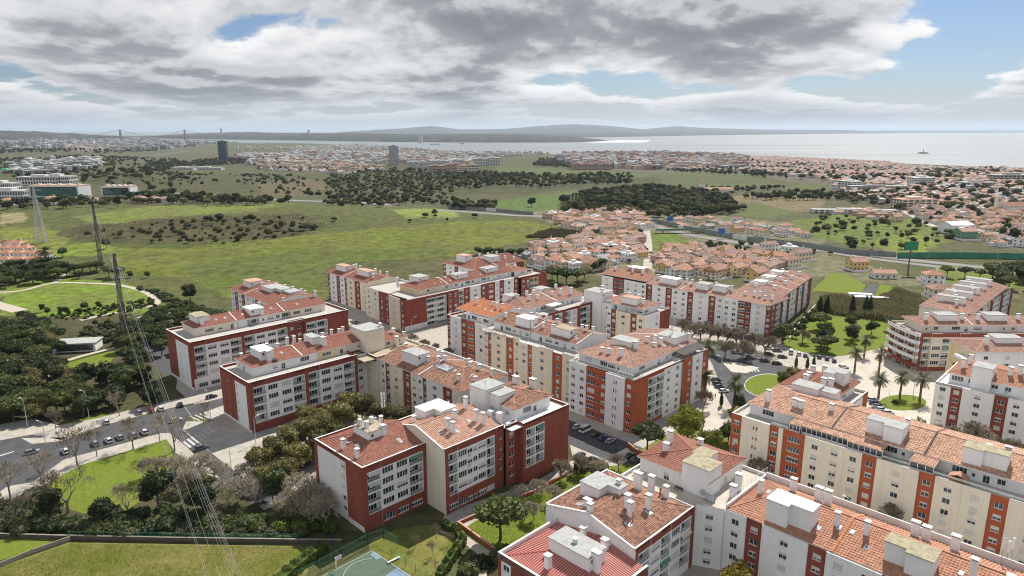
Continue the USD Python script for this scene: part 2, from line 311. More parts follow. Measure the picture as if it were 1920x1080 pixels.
def ground(px, py):
    """where the sight lines of picture points meet the land (arrays welcome)"""
    px, py = np.atleast_1d(np.asarray(px, float)), np.atleast_1d(np.asarray(py, float))
    u, v = (px - 960) / 1280.0, (540 - py) / 1280.0
    dy, dz = _cp + v * _sp, -_sp + v * _cp
    ys = np.geomspace(60, 15000, 700)
    t = ys[None, :] / dy[:, None]
    X = u[:, None] * t; Z = CAM_H + dz[:, None] * t
    below = Z <= land_z(X, np.broadcast_to(ys, X.shape))
    k = np.where(below.any(1), below.argmax(1), len(ys) - 1); k = np.maximum(k, 1)
    lo, hi = ys[k - 1], ys[k]
    for _ in range(22):
        m = (lo + hi) / 2; tt = m / dy; b = CAM_H + dz * tt <= land_z(u * tt, m)
        hi = np.where(b, m, hi); lo = np.where(b, lo, m)
    tt = hi / dy
    return np.stack([u * tt, hi, land_z(u * tt, hi)], 1)
def gp(px, py): return ground(px, py)[0]
def to_pix(p):
    p = np.asarray(p, float); z = p[:, 2] - CAM_H; f = p[:, 1] * _cp - z * _sp
    return 960 + 1280 * p[:, 0] / f, 540 - 1280 * (p[:, 1] * _sp + z * _cp) / f

# land use, as outlines on the ground (colour of soil and cover; far ones darkened below for cloud shade)
USE = [  # far to near; (colour, outline in picture points)
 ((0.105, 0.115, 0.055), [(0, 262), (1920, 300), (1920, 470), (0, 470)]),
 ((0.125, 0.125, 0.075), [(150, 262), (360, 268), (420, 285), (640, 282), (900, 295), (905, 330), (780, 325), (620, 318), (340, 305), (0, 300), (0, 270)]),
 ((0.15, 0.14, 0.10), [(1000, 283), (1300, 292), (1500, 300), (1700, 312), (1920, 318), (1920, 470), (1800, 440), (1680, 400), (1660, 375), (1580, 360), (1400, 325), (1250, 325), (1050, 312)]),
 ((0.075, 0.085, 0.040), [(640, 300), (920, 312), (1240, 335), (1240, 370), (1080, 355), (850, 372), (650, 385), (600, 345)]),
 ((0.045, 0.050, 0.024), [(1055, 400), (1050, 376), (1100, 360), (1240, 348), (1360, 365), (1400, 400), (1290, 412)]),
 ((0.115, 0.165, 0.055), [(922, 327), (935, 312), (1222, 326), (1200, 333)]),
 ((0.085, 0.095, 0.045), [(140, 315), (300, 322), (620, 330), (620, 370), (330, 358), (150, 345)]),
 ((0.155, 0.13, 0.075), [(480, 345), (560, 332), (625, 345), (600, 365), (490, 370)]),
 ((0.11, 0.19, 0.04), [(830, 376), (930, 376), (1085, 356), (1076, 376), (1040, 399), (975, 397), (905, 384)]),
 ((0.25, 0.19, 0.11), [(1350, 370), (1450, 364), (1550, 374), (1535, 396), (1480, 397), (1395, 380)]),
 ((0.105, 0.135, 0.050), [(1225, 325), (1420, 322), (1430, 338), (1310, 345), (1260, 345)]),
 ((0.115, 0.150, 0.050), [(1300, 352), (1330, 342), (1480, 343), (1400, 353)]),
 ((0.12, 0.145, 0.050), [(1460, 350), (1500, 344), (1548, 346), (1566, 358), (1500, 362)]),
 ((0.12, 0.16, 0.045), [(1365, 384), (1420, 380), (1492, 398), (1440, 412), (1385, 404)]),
 ((0.085, 0.095, 0.032), [(0, 386), (330, 384), (560, 382), (740, 388), (900, 400), (1060, 425), (990, 450), (870, 470), (620, 500), (430, 560), (0, 620)]),
 ((0.155, 0.175, 0.045), [(130, 405), (280, 388), (560, 380), (480, 396), (300, 408), (180, 420)]),
 ((0.30, 0.25, 0.15), [(0, 398), (50, 400), (45, 416), (0, 422)]),
 ((0.185, 0.195, 0.035), [(0, 430), (75, 425), (140, 440), (120, 470), (0, 460)]),
 ((0.17, 0.215, 0.030), [(70, 466), (190, 455), (240, 470), (180, 480), (90, 482)]),
 ((0.070, 0.062, 0.034), [(100, 440), (150, 420), (300, 410), (560, 400), (610, 420), (560, 440), (330, 455), (180, 455)]),
 ((0.21, 0.235, 0.055), [(728, 392), (800, 388), (862, 396), (850, 409), (770, 411)]),
 ((0.135, 0.150, 0.028), [(215, 465), (330, 468), (560, 440), (840, 418), (990, 414), (1060, 430), (1000, 446), (940, 462), (880, 475), (832, 487), (620, 492), (612, 545), (480, 552), (432, 560), (350, 520), (215, 510)]),
 ((0.100, 0.122, 0.028), [(330, 500), (560, 470), (830, 465), (840, 485), (620, 492), (610, 560), (480, 556), (400, 545)]),
 ((0.165, 0.150, 0.10), [(985, 398), (1200, 392), (1560, 425), (1540, 470), (1700, 520), (1920, 505), (1920, 560), (1560, 520), (1440, 515), (1130, 520), (980, 485), (1080, 440)]),
 ((0.11, 0.15, 0.03), [(1218, 440), (1265, 436), (1300, 452), (1255, 468), (1222, 468)]),
 ((0.115, 0.155, 0.030), [(1480, 418), (1560, 402), (1720, 412), (1800, 432), (1760, 470), (1600, 462), (1510, 440)]),
 ((0.17, 0.20, 0.035), [(1640, 450), (1720, 436), (1760, 455), (1740, 478), (1660, 474)]),
 ((0.15, 0.18, 0.03), [(1750, 500), (1920, 495), (1920, 545), (1780, 530)]),
 ((0.150, 0.205, 0.028), [(0, 535), (120, 520), (240, 530), (292, 556), (284, 585), (120, 600), (0, 595)]),
]
na = 760
ang = np.tan(np.linspace(-0.95, 0.95, na))
# finer where the fields lie
dd = np.concatenate([[-80.0, 10.0, 60.0], np.linspace(90, 520, 70), np.linspace(520, 1500, 220)[1:], np.geomspace(1500, 16500, 200)[1:]])
xx = ang[None, :] * np.maximum(dd, 120)[:, None]; yy = np.broadcast_to(dd[:, None], xx.shape)
zz = land_z(xx, yy) - 0.05
P3 = np.stack([xx, yy, zz], 2).reshape(-1, 3)
cols = np.tile(np.array([0.080, 0.088, 0.035]), (len(P3), 1))
ok = P3[:, 1] > 60; ppx, ppy = np.zeros(len(P3)), np.zeros(len(P3)); ppx[ok], ppy[ok] = to_pix(P3[ok])
rg = np.random.default_rng(3)
wob = sum(a * np.sin(P3[:, 0] / k + P3[:, 1] / (k * 1.7) + k) * np.cos(P3[:, 1] / (k * .8) - P3[:, 0] / (k * 2.1)) for a, k in ((5, 61), (4, 27), (3, 11), (2.5, 4.3))) + rg.normal(0, 2.2, len(P3))
for ci, (c, o) in enumerate(USE):
    c = tuple(np.array(c) * ((0.98, 1.06, 0.95) if ci > 13 else (.75, .75, .78)))  # far outlines darkened: the cloud shadow over them is painted into the colour
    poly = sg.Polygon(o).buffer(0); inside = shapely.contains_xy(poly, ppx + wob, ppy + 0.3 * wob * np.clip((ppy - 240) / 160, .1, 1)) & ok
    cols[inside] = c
mb = MB(); n0, n1 = xx.shape; k = np.arange((n0 - 1) * n1).reshape(n0 - 1, n1)[:, :-1].ravel()
mb.addq(P3, np.stack([k, k + 1, k + n1 + 1, k + n1], 1))
tp = mb.build('/World', 'terrain', 'land', kind='structure', label='rolling green and brown open land reaching to the sea')
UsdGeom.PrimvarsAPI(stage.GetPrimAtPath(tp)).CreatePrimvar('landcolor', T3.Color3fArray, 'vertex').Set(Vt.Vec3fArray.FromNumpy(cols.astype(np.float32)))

SEA = -71.0
mb = MB(); gx = np.linspace(-70000, 75000, 30); gy = np.concatenate([[1500], np.geomspace(2500, 78000, 24)])
V = np.array([(x, y, SEA) for y in gy for x in gx]); n1 = len(gx); k = np.arange((len(gy) - 1) * n1).reshape(-1, n1)[:, :-1].ravel()
mb.addq(V, np.stack([k, k + 1, k + n1 + 1, k + n1], 1)); mb.build('/World', 'water', 'sea', kind='structure', label='wide silvery river mouth and sea')

def ridge(name, pts, depth, material, label, seed, rough=0.16):
    """a range of hills: pts = (x, y, top height above the water); a rounded ridge with real depth"""
    r = np.random.default_rng(seed); pts = np.array(pts, float); s = np.linspace(0, 1, 220); q = np.linspace(0, 1, len(pts))
    X, Y, Hh = (np.interp(s, q, pts[:, j]) for j in range(3))
    n = sum(np.sin(s * f * 6.283 + r.uniform(0, 6.28)) / f ** 0.75 for f in (5, 9, 14, 23, 37, 61)); Hh = Hh * (1 + rough * n * 0.6)
    Vv = []; prof = [(0, -.02), (0.08, .45), (0.2, .75), (0.5, 1.0), (0.8, .8), (1, -.02)]
    for a, b in prof: Vv.append(np.stack([X, Y + depth * a, SEA - 0.5 + np.maximum(Hh * b, -3)], 1))
    Vv = np.vstack(Vv); nn = len(s); k = np.arange((len(prof) - 1) * nn).reshape(-1, nn)[:, :-1].ravel()
    m = MB(); m.addq(Vv, np.stack([k, k + 1, k + nn + 1, k + nn], 1)); m.build('/World', name, material, smooth=True, kind='structure', label=label)
ground_mat('hill_green', col=(0.035, 0.045, 0.026), var=0.6, s1=0.004, s2=0.02, alt=(0.13, 0.12, 0.10), altmix=0.6, bumpd=5.0)
def sea_pt(px, d): return ((px - 960) / 1280.0 * d / _cp, d)
ridge('far_shore', [(*sea_pt(285, 14500), 40), (*sea_pt(345, 13800), 95), (*sea_pt(440, 13000), 135), (*sea_pt(520, 12300), 118), (*sea_pt(620, 11400), 125), (*sea_pt(760, 10300), 112), (*sea_pt(900, 9900), 118), (*sea_pt(1020, 9900), 105), (*sea_pt(1075, 10200), 70), (*sea_pt(1130, 11000), 20)], 1500, 'hill_green', 'green hills of the far river bank', 5)
ridge('coast_plain', [(*sea_pt(700, 13000), 70), (*sea_pt(960, 14500), 95), (*sea_pt(1140, 17000), 85), (*sea_pt(1300, 22000), 95), (*sea_pt(1500, 30000), 110), (*sea_pt(1700, 39000), 125), (*sea_pt(1950, 46000), 120)], 3000, 'hill_green', 'low wooded coast running along the horizon', 7, 0.08)
ridge('distant_hills', [(*sea_pt(640, 26000), 100), (*sea_pt(760, 26000), 240), (*sea_pt(805, 26000), 330), (*sea_pt(860, 26000), 190), (*sea_pt(940, 26000), 200), (*sea_pt(1010, 26500), 320), (*sea_pt(1080, 27000), 400), (*sea_pt(1150, 27500), 330), (*sea_pt(1210, 28000), 190), (*sea_pt(1270, 28500), 330), (*sea_pt(1330, 29000), 250), (*sea_pt(1420, 30000), 190), (*sea_pt(1600, 33000), 160)], 4000, 'hill_green', 'blue distant mountain range beyond the river mouth', 9, 0.06)
ridge('left_hills', [(*sea_pt(-250, 9600), 190), (*sea_pt(-60, 9300), 170), (*sea_pt(20, 9300), 160), (*sea_pt(60, 9500), 140), (*sea_pt(120, 9900), 118), (*sea_pt(180, 10400), 85), (*sea_pt(225, 11000), 40)], 1600, 'hill_green', 'wooded hill closing the left end of the river', 11)
mb = MB(); a_, b_ = sea_pt(1085, 9900), sea_pt(1210, 11800)
mb.add([(*a_, SEA - .5), (a_[0] + 900, a_[1] + 100, SEA - .5), (*b_, SEA - .5), (b_[0] - 500, b_[1] + 300, SEA - .5), (a_[0] + 200, a_[1] + 250, SEA + 6), (a_[0] + 800, a_[1] + 300, SEA + 6), (b_[0] - 200, b_[1] + 60, SEA + 6), (b_[0] - 400, b_[1] + 200, SEA + 6)], [(0, 1, 5, 4), (1, 2, 6, 5), (2, 3, 7, 6), (3, 0, 4, 7), (4, 5, 6, 7)])
mb.build('/World', 'beach', 'white', kind='structure', label='pale sand spit at the river mouth')

# air
M['haze'] = usdkit.material(stage, '/World/Looks/haze_air', {'v': ('principled_volume', {'color': (0.72, 0.85, 1.0), 'density': 2.2e-5, 'anisotropy': 0.25})}, [], volume='v.volume')
def haze():
    mb = MB(); mb.box(-71500, 76500, -1500, 79500, -100, 480); mb.build('/World', 'haze', 'haze', kind='stuff', label='thin blue haze over the far land')

# flat sheets near the camera: paving, roads, lawns
def sheet(name, outline, z, material, label=None, kind='structure', world=False, thick=0.0, holes=(), category=None):
    """a flat sheet (or a slab with a real edge) over an outline given in picture points of the level ground"""
    ring = [tuple(p[:2]) for p in outline] if world else [tuple(pix(*p)[:2]) for p in outline]
    poly = sg.Polygon(ring, [[tuple(pix(*p)[:2]) for p in h] for h in holes]).buffer(0)
    mb = MB()
    for g in (poly.geoms if hasattr(poly, 'geoms') else [poly]):
        import trimesh
        v, f = trimesh.creation.triangulate_polygon(g, engine='earcut')
        mb.addq(np.c_[v, np.full(len(v), z)], f if True else f)
        if thick:
            for r in [g.exterior, *g.interiors]:
                c = np.array(r.coords)
                for a, b in zip(c[:-1], c[1:]): mb.quad((*a, z - thick), (*b, z - thick), (*b, z), (*a, z))
    return mb.build('/World', name, material, label=label, kind=kind, category=category)
def smooth_ring(pts, n=6):
    p = np.array(pts, float); out = []
    for i in range(len(p)):
        a, b, c, d = p[i - 1], p[i], p[(i + 1) % len(p)], p[(i + 2) % len(p)]
        for t in np.linspace(0, 1, n, endpoint=False):
            out.append(tuple(0.5 * (2 * b + (c - a) * t + (2 * a - 5 * b + 4 * c - d) * t * t + (3 * b - a - 3 * c + d) * t ** 3)))
    return out
def gpoly(*xy): return [tuple(G(x, y)[:2]) for x, y in xy]

# ------------------------------------------------------------------ apartment buildings: a kit of walls, windows, balconies, roofs
RB = random.Random(11)
STD = {'w': (1.9, 1.55), 'W': (3.75, 1.85), 'd': (0.62, 1.5), 'q': (0.9, 1.1), 'g': (1.6, 2.25), 's': (1.75, 1.45), 'F': (3.8, 1.75)}

class Building:
    def __init__(s, name, label, X0, Y0, k=1.0, rz=None, group=None, origin=None, category='apartment building'):
        """k moves the block along its sight lines (size and place together)"""
        s.k = k; s.o = np.array([X0, Y0])
        w = G(X0, Y0)[:2] * k if origin is None else np.array(origin, float)
        s.rz = -math.pi / 4 if rz is None else rz
        s.zoff = 0.0; s.z = lambda z: CAM_H - (CAM_H - z) * k
        s.path = thing(name, label, category, (w[0], w[1], 0), s.rz, group)
        s.mbs = {}; s.ser = 0
    def L(s, X, Y): return ((X - s.o[0]) * s.k, (Y - s.o[1]) * s.k)
    def mb(s, name, m):
        return s.mbs.setdefault((name, m, s.ser), MB())
    def flush(s):
        for (n, m, _), mb in s.mbs.items():
            if mb.c: mb.build(s.path, n, m, kind='stuff' if n in ('roof_tiles', 'ridge_tiles', 'roof_ribs') else None)
        s.mbs = {}
    # ---- plain solids in grid coordinates
    def box(s, name, m, X0, X1, Y0, Y1, z0, z1, own=False):
        a, b = s.L(X0, Y0); c, d = s.L(X1, Y1)
        s.ser += 1; mb = MB() if own else s.mb(name, m)
        mb.box(a, c, b, d, z0 if z0 <= 0 else s.z(z0), s.z(z1))
        return mb.build(s.path, name, m) if own else None
    def facade(s, A, B, ztop, cols, n=5, storey=3.3, band=1.2, bandcol=None, foot=None, footcol=None, zbase=0.0, shut=0.22, pane='glass'):
        """a wall from A to B (left to right as seen from outside). cols: (width, colour, kind, proud); kind: a letter for all storeys or one letter per storey from the top"""
        a, b = np.array(s.L(*A)), np.array(s.L(*B)); Lw = np.hypot(*(b - a)); e = (b - a) / Lw; nv = np.array([e[1], -e[0]])
        zt = s.z(ztop); tot = sum(c[0] for c in cols); k = Lw / tot; u = 0.0; prev = 0.0; bandmb = []; pass
        def P(q, d, z): return (a[0] + e[0] * q + nv[0] * d, a[1] + e[1] * q + nv[1] * d, z)
        def quad(mb, q0, q1, z0, z1, d): mb.quad(P(q0, d, z0), P(q1, d, z0), P(q1, d, z1), P(q0, d, z1))
        def bx(mb, q0, q1, d0, d1, z0, z1): mb.hexa([P(q0, d1, z0), P(q1, d1, z0), P(q1, d0, z0), P(q0, d0, z0), P(q0, d1, z1), P(q1, d1, z1), P(q1, d0, z1), P(q0, d0, z1)])
        for ci, col in enumerate(cols):
            s.ser += 1; w, colr, kind = col[0] * k, col[1], col[2]; d = col[3] if len(col) > 3 else 0.0
            if colr is None: u += w; prev = 0.0; continue
            wall = s.mb(WALLN.get(colr, colr) + '_wall', colr); q0, q1 = u, u + w
            if abs(d - prev) > 1e-6:
                lo, hi = min(d, prev), max(d, prev); c2 = colr if d > prev else cols[ci - 1][1] or colr
                s.mb(WALLN.get(c2, c2) + '_wall', c2).quad(P(q0, lo, zbase), P(q0, hi, zbase), P(q0, hi, zt), P(q0, lo, zt))
            if d > 0: wall.quad(P(q0, 0, zt), P(q1, 0, zt), P(q1, d, zt), P(q0, d, zt))
            if ci == len(cols) - 1 and d: wall.quad(P(q1, 0, zbase), P(q1, d, zbase), P(q1, d, zt), P(q1, 0, zt))
            prev = d
            bc = bandcol or colr
            if bc != colr and not bandmb: bandmb.append(MB())
            if band: quad(wall if bc == colr else bandmb[0], q0, q1, zt - band, zt, d)
            z = zt - band
            kinds = kind if len(kind) > 1 else kind * n
            for r in range(n):
                z1, z0 = z, z - storey; z = z0; c = kinds[r] if r < len(kinds) else '-'
                cc = colr
                s.cell(c, wall, P, quad, bx, q0, q1, max(z0, zbase), z1, d, shut, colr, pane)
                if z0 <= zbase: break
            if z > zbase + 0.05:
                fc = footcol or colr; fw = wall if fc == colr else MB()
                if foot: s.cell(foot if len(foot) == 1 else foot[ci % len(foot)], fw, P, quad, bx, q0, q1, zbase, z, d, shut, fc, pane)
                else: quad(fw, q0, q1, zbase, z, d)
                if fw is not wall: fw.build(s.path, WALLN.get(fc, fc) + '_plinth', fc)
            u += w
        if bandmb: bandmb[0].build(s.path, WALLN.get(bandcol, bandcol) + '_band', bandcol)
    def cell(s, c, wall, P, quad, bx, q0, q1, z0, z1, d, shut, colr, pane):
        h = z1 - z0; w = q1 - q0
        if c == '-' or w < 0.7 or h < 1.3: quad(wall, q0, q1, z0, z1, d); return
        wins = []
        if c in 'LKB':
            m = 0.18 if w > 1.5 else 0.08; o = (q0 + m, q1 - m, z0 + (0.0 if c != 'B' else 0.02), z1 - 0.42); dep = 1.5
            wall2 = wall
            for r in ((q0, o[0], z0, z1), (o[1], q1, z0, z1), (o[0], o[1], o[3], z1)): quad(wall, *r, d)
            wl = MB()
            wl.quad(P(o[0], d, o[2]), P(o[0], d - dep, o[2]), P(o[0], d - dep, o[3]), P(o[0], d, o[3])); wl.quad(P(o[1], d - dep, o[2]), P(o[1], d, o[2]), P(o[1], d, o[3]), P(o[1], d - dep, o[3]))
            wl.quad(P(o[0], d - dep, o[3]), P(o[1], d - dep, o[3]), P(o[1], d, o[3]), P(o[0], d, o[3])); wl.quad(P(o[0], d, o[2]), P(o[1], d, o[2]), P(o[1], d - dep, o[2]), P(o[0], d - dep, o[2]))
            wl.quad(P(o[0], d - dep, o[2]), P(o[1], d - dep, o[2]), P(o[1], d - dep, o[3]), P(o[0], d - dep, o[3]))
            wl.build(s.path, 'loggia', 'white' if colr in ('red', 'orange_red', 'white') else colr)
            # glazed door at the back
            g0, g1 = o[0] + (o[1] - o[0]) * 0.12, o[1] - (o[1] - o[0]) * 0.15
            fr = MB(); zt = o[2] + min(2.25, o[3] - o[2] - 0.15); dd = d - dep
            for p in np.linspace(g0, g1, 3 if g1 - g0 < 2.6 else 4): bx(fr, p - 0.05, p + 0.05, dd + 0.01, dd + 0.09, o[2] + 0.02, zt)
            bx(fr, g0, g1, dd + 0.012, dd + 0.085, zt - 0.05, zt + 0.06)
            pth = fr.build(s.path, 'balcony_door', 'frame'); gl = MB(); bx(gl, g0 + .05, g1 - .05, dd + 0.02, dd + 0.05, o[2] + 0.03, zt - 0.05); gl.build(pth, 'pane', pane)
            if c == 'K' or (c == 'L' and RB.random() < 0.4):      # enclosed or awning/blind
                if RB.random() < 0.5:
                    sh = MB(); bx(sh, g0, (g0 + g1) / 2, dd + 0.09, dd + 0.12, o[2] + RB.uniform(0.1, 1.2), zt); sh.build(pth, 'shutter', 'shutter')
            rh = o[2] + 1.05
            if RB.random() < .16:
                aw = MB(); aw.hexa([P(o[0] + .1, d + .7, o[3] - .75), P(o[1] - .1, d + .7, o[3] - .75), P(o[1] - .1, d - .05, o[3] - .1), P(o[0] + .1, d - .05, o[3] - .1), P(o[0] + .1, d + .72, o[3] - .7), P(o[1] - .1, d + .72, o[3] - .7), P(o[1] - .1, d - .05, o[3] - .04), P(o[0] + .1, d - .05, o[3] - .04)]); aw.build(s.path, 'awning', RB.choice(('shutter', 'green_wall', 'beige')))
            if c == 'B':
                mbp = MB(); bx(mbp, q0 - 0.02, q1 + 0.02, d - 0.1, d + 0.14, z0 - 0.28, rh); mbp.build(s.path, 'balcony_front', 'white')
            else:
                r = MB(); bx(r, o[0], o[1], d - 0.10, d - 0.04, rh - 0.06, rh)
                bx(r, o[0], o[1], d - 0.10, d + 0.05, z0 - 0.02, z0 + 0.10)
                for p in np.arange(o[0] + 0.15, o[1], 0.28 if c == 'L' else 1.1): bx(r, p - 0.02, p + 0.02, d - 0.09, d - 0.05, z0 + 0.10, rh - 0.06)
                rp = r.build(s.path, 'balcony_railing', 'frame' if c == 'L' else 'rail')
                g = MB(); bx(g, o[0], o[1], d - 0.085, d - 0.075, z0 + 0.10, rh - 0.06); g.build(rp, 'railing_panel', 'rail_glass')
            return
        ww, wh = STD[c]
        ww = min(ww, w - 0.3); mid = (q0 + q1) / 2
        if c == 'd': wins = [(mid - 0.85, mid - 0.23), (mid + 0.23, mid + 0.85)]
        else: wins = [(mid - ww / 2, mid + ww / 2)]
        zb = z0 + (0.95 if c not in 'g' else 0.12); ztp = min(zb + wh, z1 - 0.35)
        cur = q0
        for x0, x1 in wins:
            quad(wall, cur, x0, z0, z1, d); quad(wall, x0, x1, z0, zb, d); quad(wall, x0, x1, ztp, z1, d); cur = x1
            r = 0.22
            wall.quad(P(x0, d, zb), P(x0, d - r, zb), P(x0, d - r, ztp), P(x0, d, ztp)); wall.quad(P(x1, d - r, zb), P(x1, d, zb), P(x1, d, ztp), P(x1, d - r, ztp))
            wall.quad(P(x0, d - r, ztp), P(x1, d - r, ztp), P(x1, d, ztp), P(x0, d, ztp)); wall.quad(P(x0, d, zb), P(x1, d, zb), P(x1, d - r, zb), P(x0, d - r, zb))
            f = MB(); t = 0.085; n = 1 if c in 'dq' else (2 if x1 - x0 < 2.2 else 4)
            bx(f, x0, x1, d - r, d - r + .08, zb, zb + t); bx(f, x0, x1, d - r, d - r + .08, ztp - t, ztp)
            for p in np.linspace(x0 + t / 2, x1 - t / 2, n + 1): bx(f, p - t / 2, p + t / 2, d - r, d - r + .078, zb + t, ztp - t)
            bx(f, x0 - .08, x1 + .08, d - 0.02, d + 0.07, zb - 0.09, zb - 0.005)
            pth = f.build(s.path, 'window', 'frame')
            g = MB(); bx(g, x0 + t, x1 - t, d - r - 0.02, d - r + 0.03, zb + t, ztp - t); g.build(pth, 'pane', pane)
            if c == 'w' and RB.random() < .05: ac = MB(); bx(ac, x0 + .1, x0 + .95, d + .02, d + .35, zb - .85, zb - .22); ac.build(s.path, 'air_conditioner', 'rail')
            v = RB.random(); fr = 1.0 if (c == 's' or v < shut) else (RB.uniform(0.2, 0.75) if v < shut + 0.38 else 0)
            if fr and c not in 'q':
                sh = MB(); bx(sh, x0 + 0.02, x1 - 0.02, d - r + .085, d - r + .12, ztp - (ztp - zb) * fr + 0.01, ztp - 0.005)
                sh.build(pth, 'shutter', 'shutter')
        quad(wall, cur, q1, z0, z1, d)
    # ---- roofs
    def roof(s, X0, X1, Y0, Y1, z, rise, m='tile_red', axis='Y', hip=(True, True), over=0.7, cell=0.62, ridge=None, fascia='white', dividers=(), div_m='white', thick=0.28, gable_m='white'):
        """tiled roof over a rectangle; ridge along axis; hip: hipped low end, hipped high end; ridge: where it runs across (default the middle)"""
        s.ser += 1; (x0, y0), (x1, y1) = s.L(X0 - over, Y0 - over), s.L(X1 + over, Y1 + over); zz, zr = s.z(z), s.z(z) + rise * s.k
        if axis == 'X':
            f = lambda p: (p[1], p[0], p[2]); lo, hi, e0, e1 = y0, y1, x0, x1
            rm = s.L(0, ridge)[1] if ridge is not None else (lo + hi) / 2
        else:
            f = lambda p: p; lo, hi, e0, e1 = x0, x1, y0, y1
            rm = s.L(ridge, 0)[0] if ridge is not None else (lo + hi) / 2
        hl = min(rm - lo, hi - rm); r0 = e0 + (hl if hip[0] else 0); r1 = e1 - (hl if hip[1] else 0)
        if r1 < r0: r0 = r1 = (e0 + e1) / 2
        c = {k: np.array(f(v)) for k, v in dict(a=(lo, e0, zz), b=(hi, e0, zz), c=(hi, e1, zz), d=(lo, e1, zz), r=(rm, r0, zr), t=(rm, r1, zr)).items()}
        planes = [[c['a'], c['d'], c['t'], c['r']], [c['c'], c['b'], c['r'], c['t']]]
        if hip[0]: planes.append([c['b'], c['a'], c['r']])
        if hip[1]: planes.append([c['d'], c['c'], c['t']])
        if axis == 'X': planes = [p[::-1] for p in planes]
        # every plane: first edge is the eave
        body = s.mb('roof', m)
        for p in planes: body.poly(p)
        for k, t in ((0, 'bar'), (1, 'dct')):
            if not hip[k]: gm = MB(); gm.poly([c[j] for j in t][:: 1 if axis == 'Y' else -1]); gm.build(s.path, 'gable_wall', gable_m)
        if cell:
            for p in planes: s.tile_plane(np.array(p if axis == 'Y' else p[::-1]), m, cell)
        cap = s.mb('ridge_tiles', m)
        for A, B in [(c['r'], c['t'])] + ([(c['a'], c['r']), (c['b'], c['r'])] if hip[0] else []) + ([(c['d'], c['t']), (c['c'], c['t'])] if hip[1] else []):
            if np.linalg.norm(B - A) > 0.3: cap.bar(A + (0, 0, .10), B + (0, 0, .10), 0.34, 0.16)
        ev = s.mb('eave', fascia)
        ev.box(x0 + .02, x1 - .02, y0 + .02, y1 - .02, zz - thick, zz - 0.012)
        dv = s.mb('roof_divider', div_m)
        for q in dividers:
            v = s.L(0, q)[1] if axis == 'Y' else s.L(q, 0)[0]
            for side in (lo, hi):
                A, B = np.array(f((side, v, zz + .12))), np.array(f((rm, v, zr + .12))); dv.bar(A, B, 0.45, 0.3)
        s.last = (lo, hi, rm, zz, zr, axis, e0, e1, r0, r1, hip)
        return s.last
    def roof_z(s, X, Y):
        lo, hi, rm, zz, zr, axis, e0, e1, r0, r1, hip = s.last; x, y = s.L(X, Y)
        q, l = (x, y) if axis == 'Y' else (y, x)
        z = zz + (zr - zz) * ((q - lo) / (rm - lo) if q < rm else (hi - q) / (hi - rm))
        if hip[0] and r0 > e0: z = min(z, zz + (zr - zz) * (l - e0) / (r0 - e0))
        if hip[1] and e1 > r1: z = min(z, zz + (zr - zz) * (e1 - l) / (e1 - r1))
        return z
    def tile_plane(s, p, m, cell):
        a, b = p[0], p[1]; ex = (b - a) / np.linalg.norm(b - a); nrm = np.cross(b - a, p[-1] - a); nrm /= np.linalg.norm(nrm)
        ey = np.cross(nrm, ex)
        if nrm[2] < 0: nrm = -nrm
        if (p[-1] - a) @ ey < 0: ey = -ey
        q = np.stack([(p - a) @ ex, (p - a) @ ey], 1); W = q[:, 0].max(); Hh = q[:, 1].max()
        if Hh < 0.5: return
        poly = sg.Polygon(q).buffer(-0.03)
        cy = cell * 1.15
        uu, vv = np.meshgrid(np.arange(cell / 2 + q[:, 0].min(), W, cell), np.arange(0, Hh, cy)); uu, vv = uu.ravel(), vv.ravel()
        keep = shapely.contains_xy(poly, uu, vv + cy * 0.5); uu, vv = uu[keep], vv[keep]
        if not len(uu): return
        mb = s.mb('roof_tiles', m); rnd = np.random.default_rng(int(abs(a[0] * 13 + a[1] * 7)) + 1)
        h0, h1, w0, w1 = 0.17 * cell / .62, 0.055, 0.40 * cell, 0.30 * cell
        j = rnd.normal(0, 0.012, len(uu))
        def pt(du, dv, dz): return a + np.outer(uu + du, ex) + np.outer(vv + dv, ey) + np.outer(dz + (j if dz > 0.04 else 0 * j), nrm)
        V = np.stack([pt(-w0, 0, 0.0), pt(-w0 * .45, 0, h0), pt(w0 * .45, 0, h0), pt(w0, 0, 0.0), pt(-w1, cy, 0.0), pt(-w1 * .45, cy, h1), pt(w1 * .45, cy, h1), pt(w1, cy, 0.0)], 1).reshape(-1, 3)
        o = np.arange(len(uu))[:, None] * 8
        for f in ((0, 1, 5, 4), (1, 2, 6, 5), (2, 3, 7, 6), (3, 2, 1, 0)): mb.addq(V if f == (0, 1, 5, 4) else np.zeros((0, 3)), (o + np.array(f)) - (0 if f == (0, 1, 5, 4) else len(V)))
    # ---- things on roofs
    def housing(s, X0, X1, Y0, Y1, z0, z1, top='felt', wall='white', notch=None, win=True, over=0.18, left=False):
        """lift and stair housing: walls, a roof slab, a little window; notch: (X, Y) corner set back towards the camera"""
        (x0, y0), (x1, y1) = s.L(X0, Y0), s.L(X1, Y1); za, zb = s.z(z0), s.z(z1)
        w = MB()
        if notch:
            nx, ny = s.L(*notch); pts = [(x0, ny), (nx, ny), (nx, y0), (x1, y0), (x1, y1), (x0, y1)] if left else [(x0, y0), (nx, y0), (nx, ny), (x1, ny), (x1, y1), (x0, y1)]
        else: pts = [(x0, y0), (x1, y0), (x1, y1), (x0, y1)]
        for p, q in zip(pts, pts[1:] + pts[:1]): w.quad((*p, za), (*q, za), (*q, zb), (*p, zb))
        path = w.build(s.path, 'stair_housing', wall)
        big = list(sg.Polygon(pts).buffer(over, join_style=2).exterior.coords)[:-1]
        if sg.Polygon(big).exterior.is_ccw is False: big = big[::-1]
        r = MB()
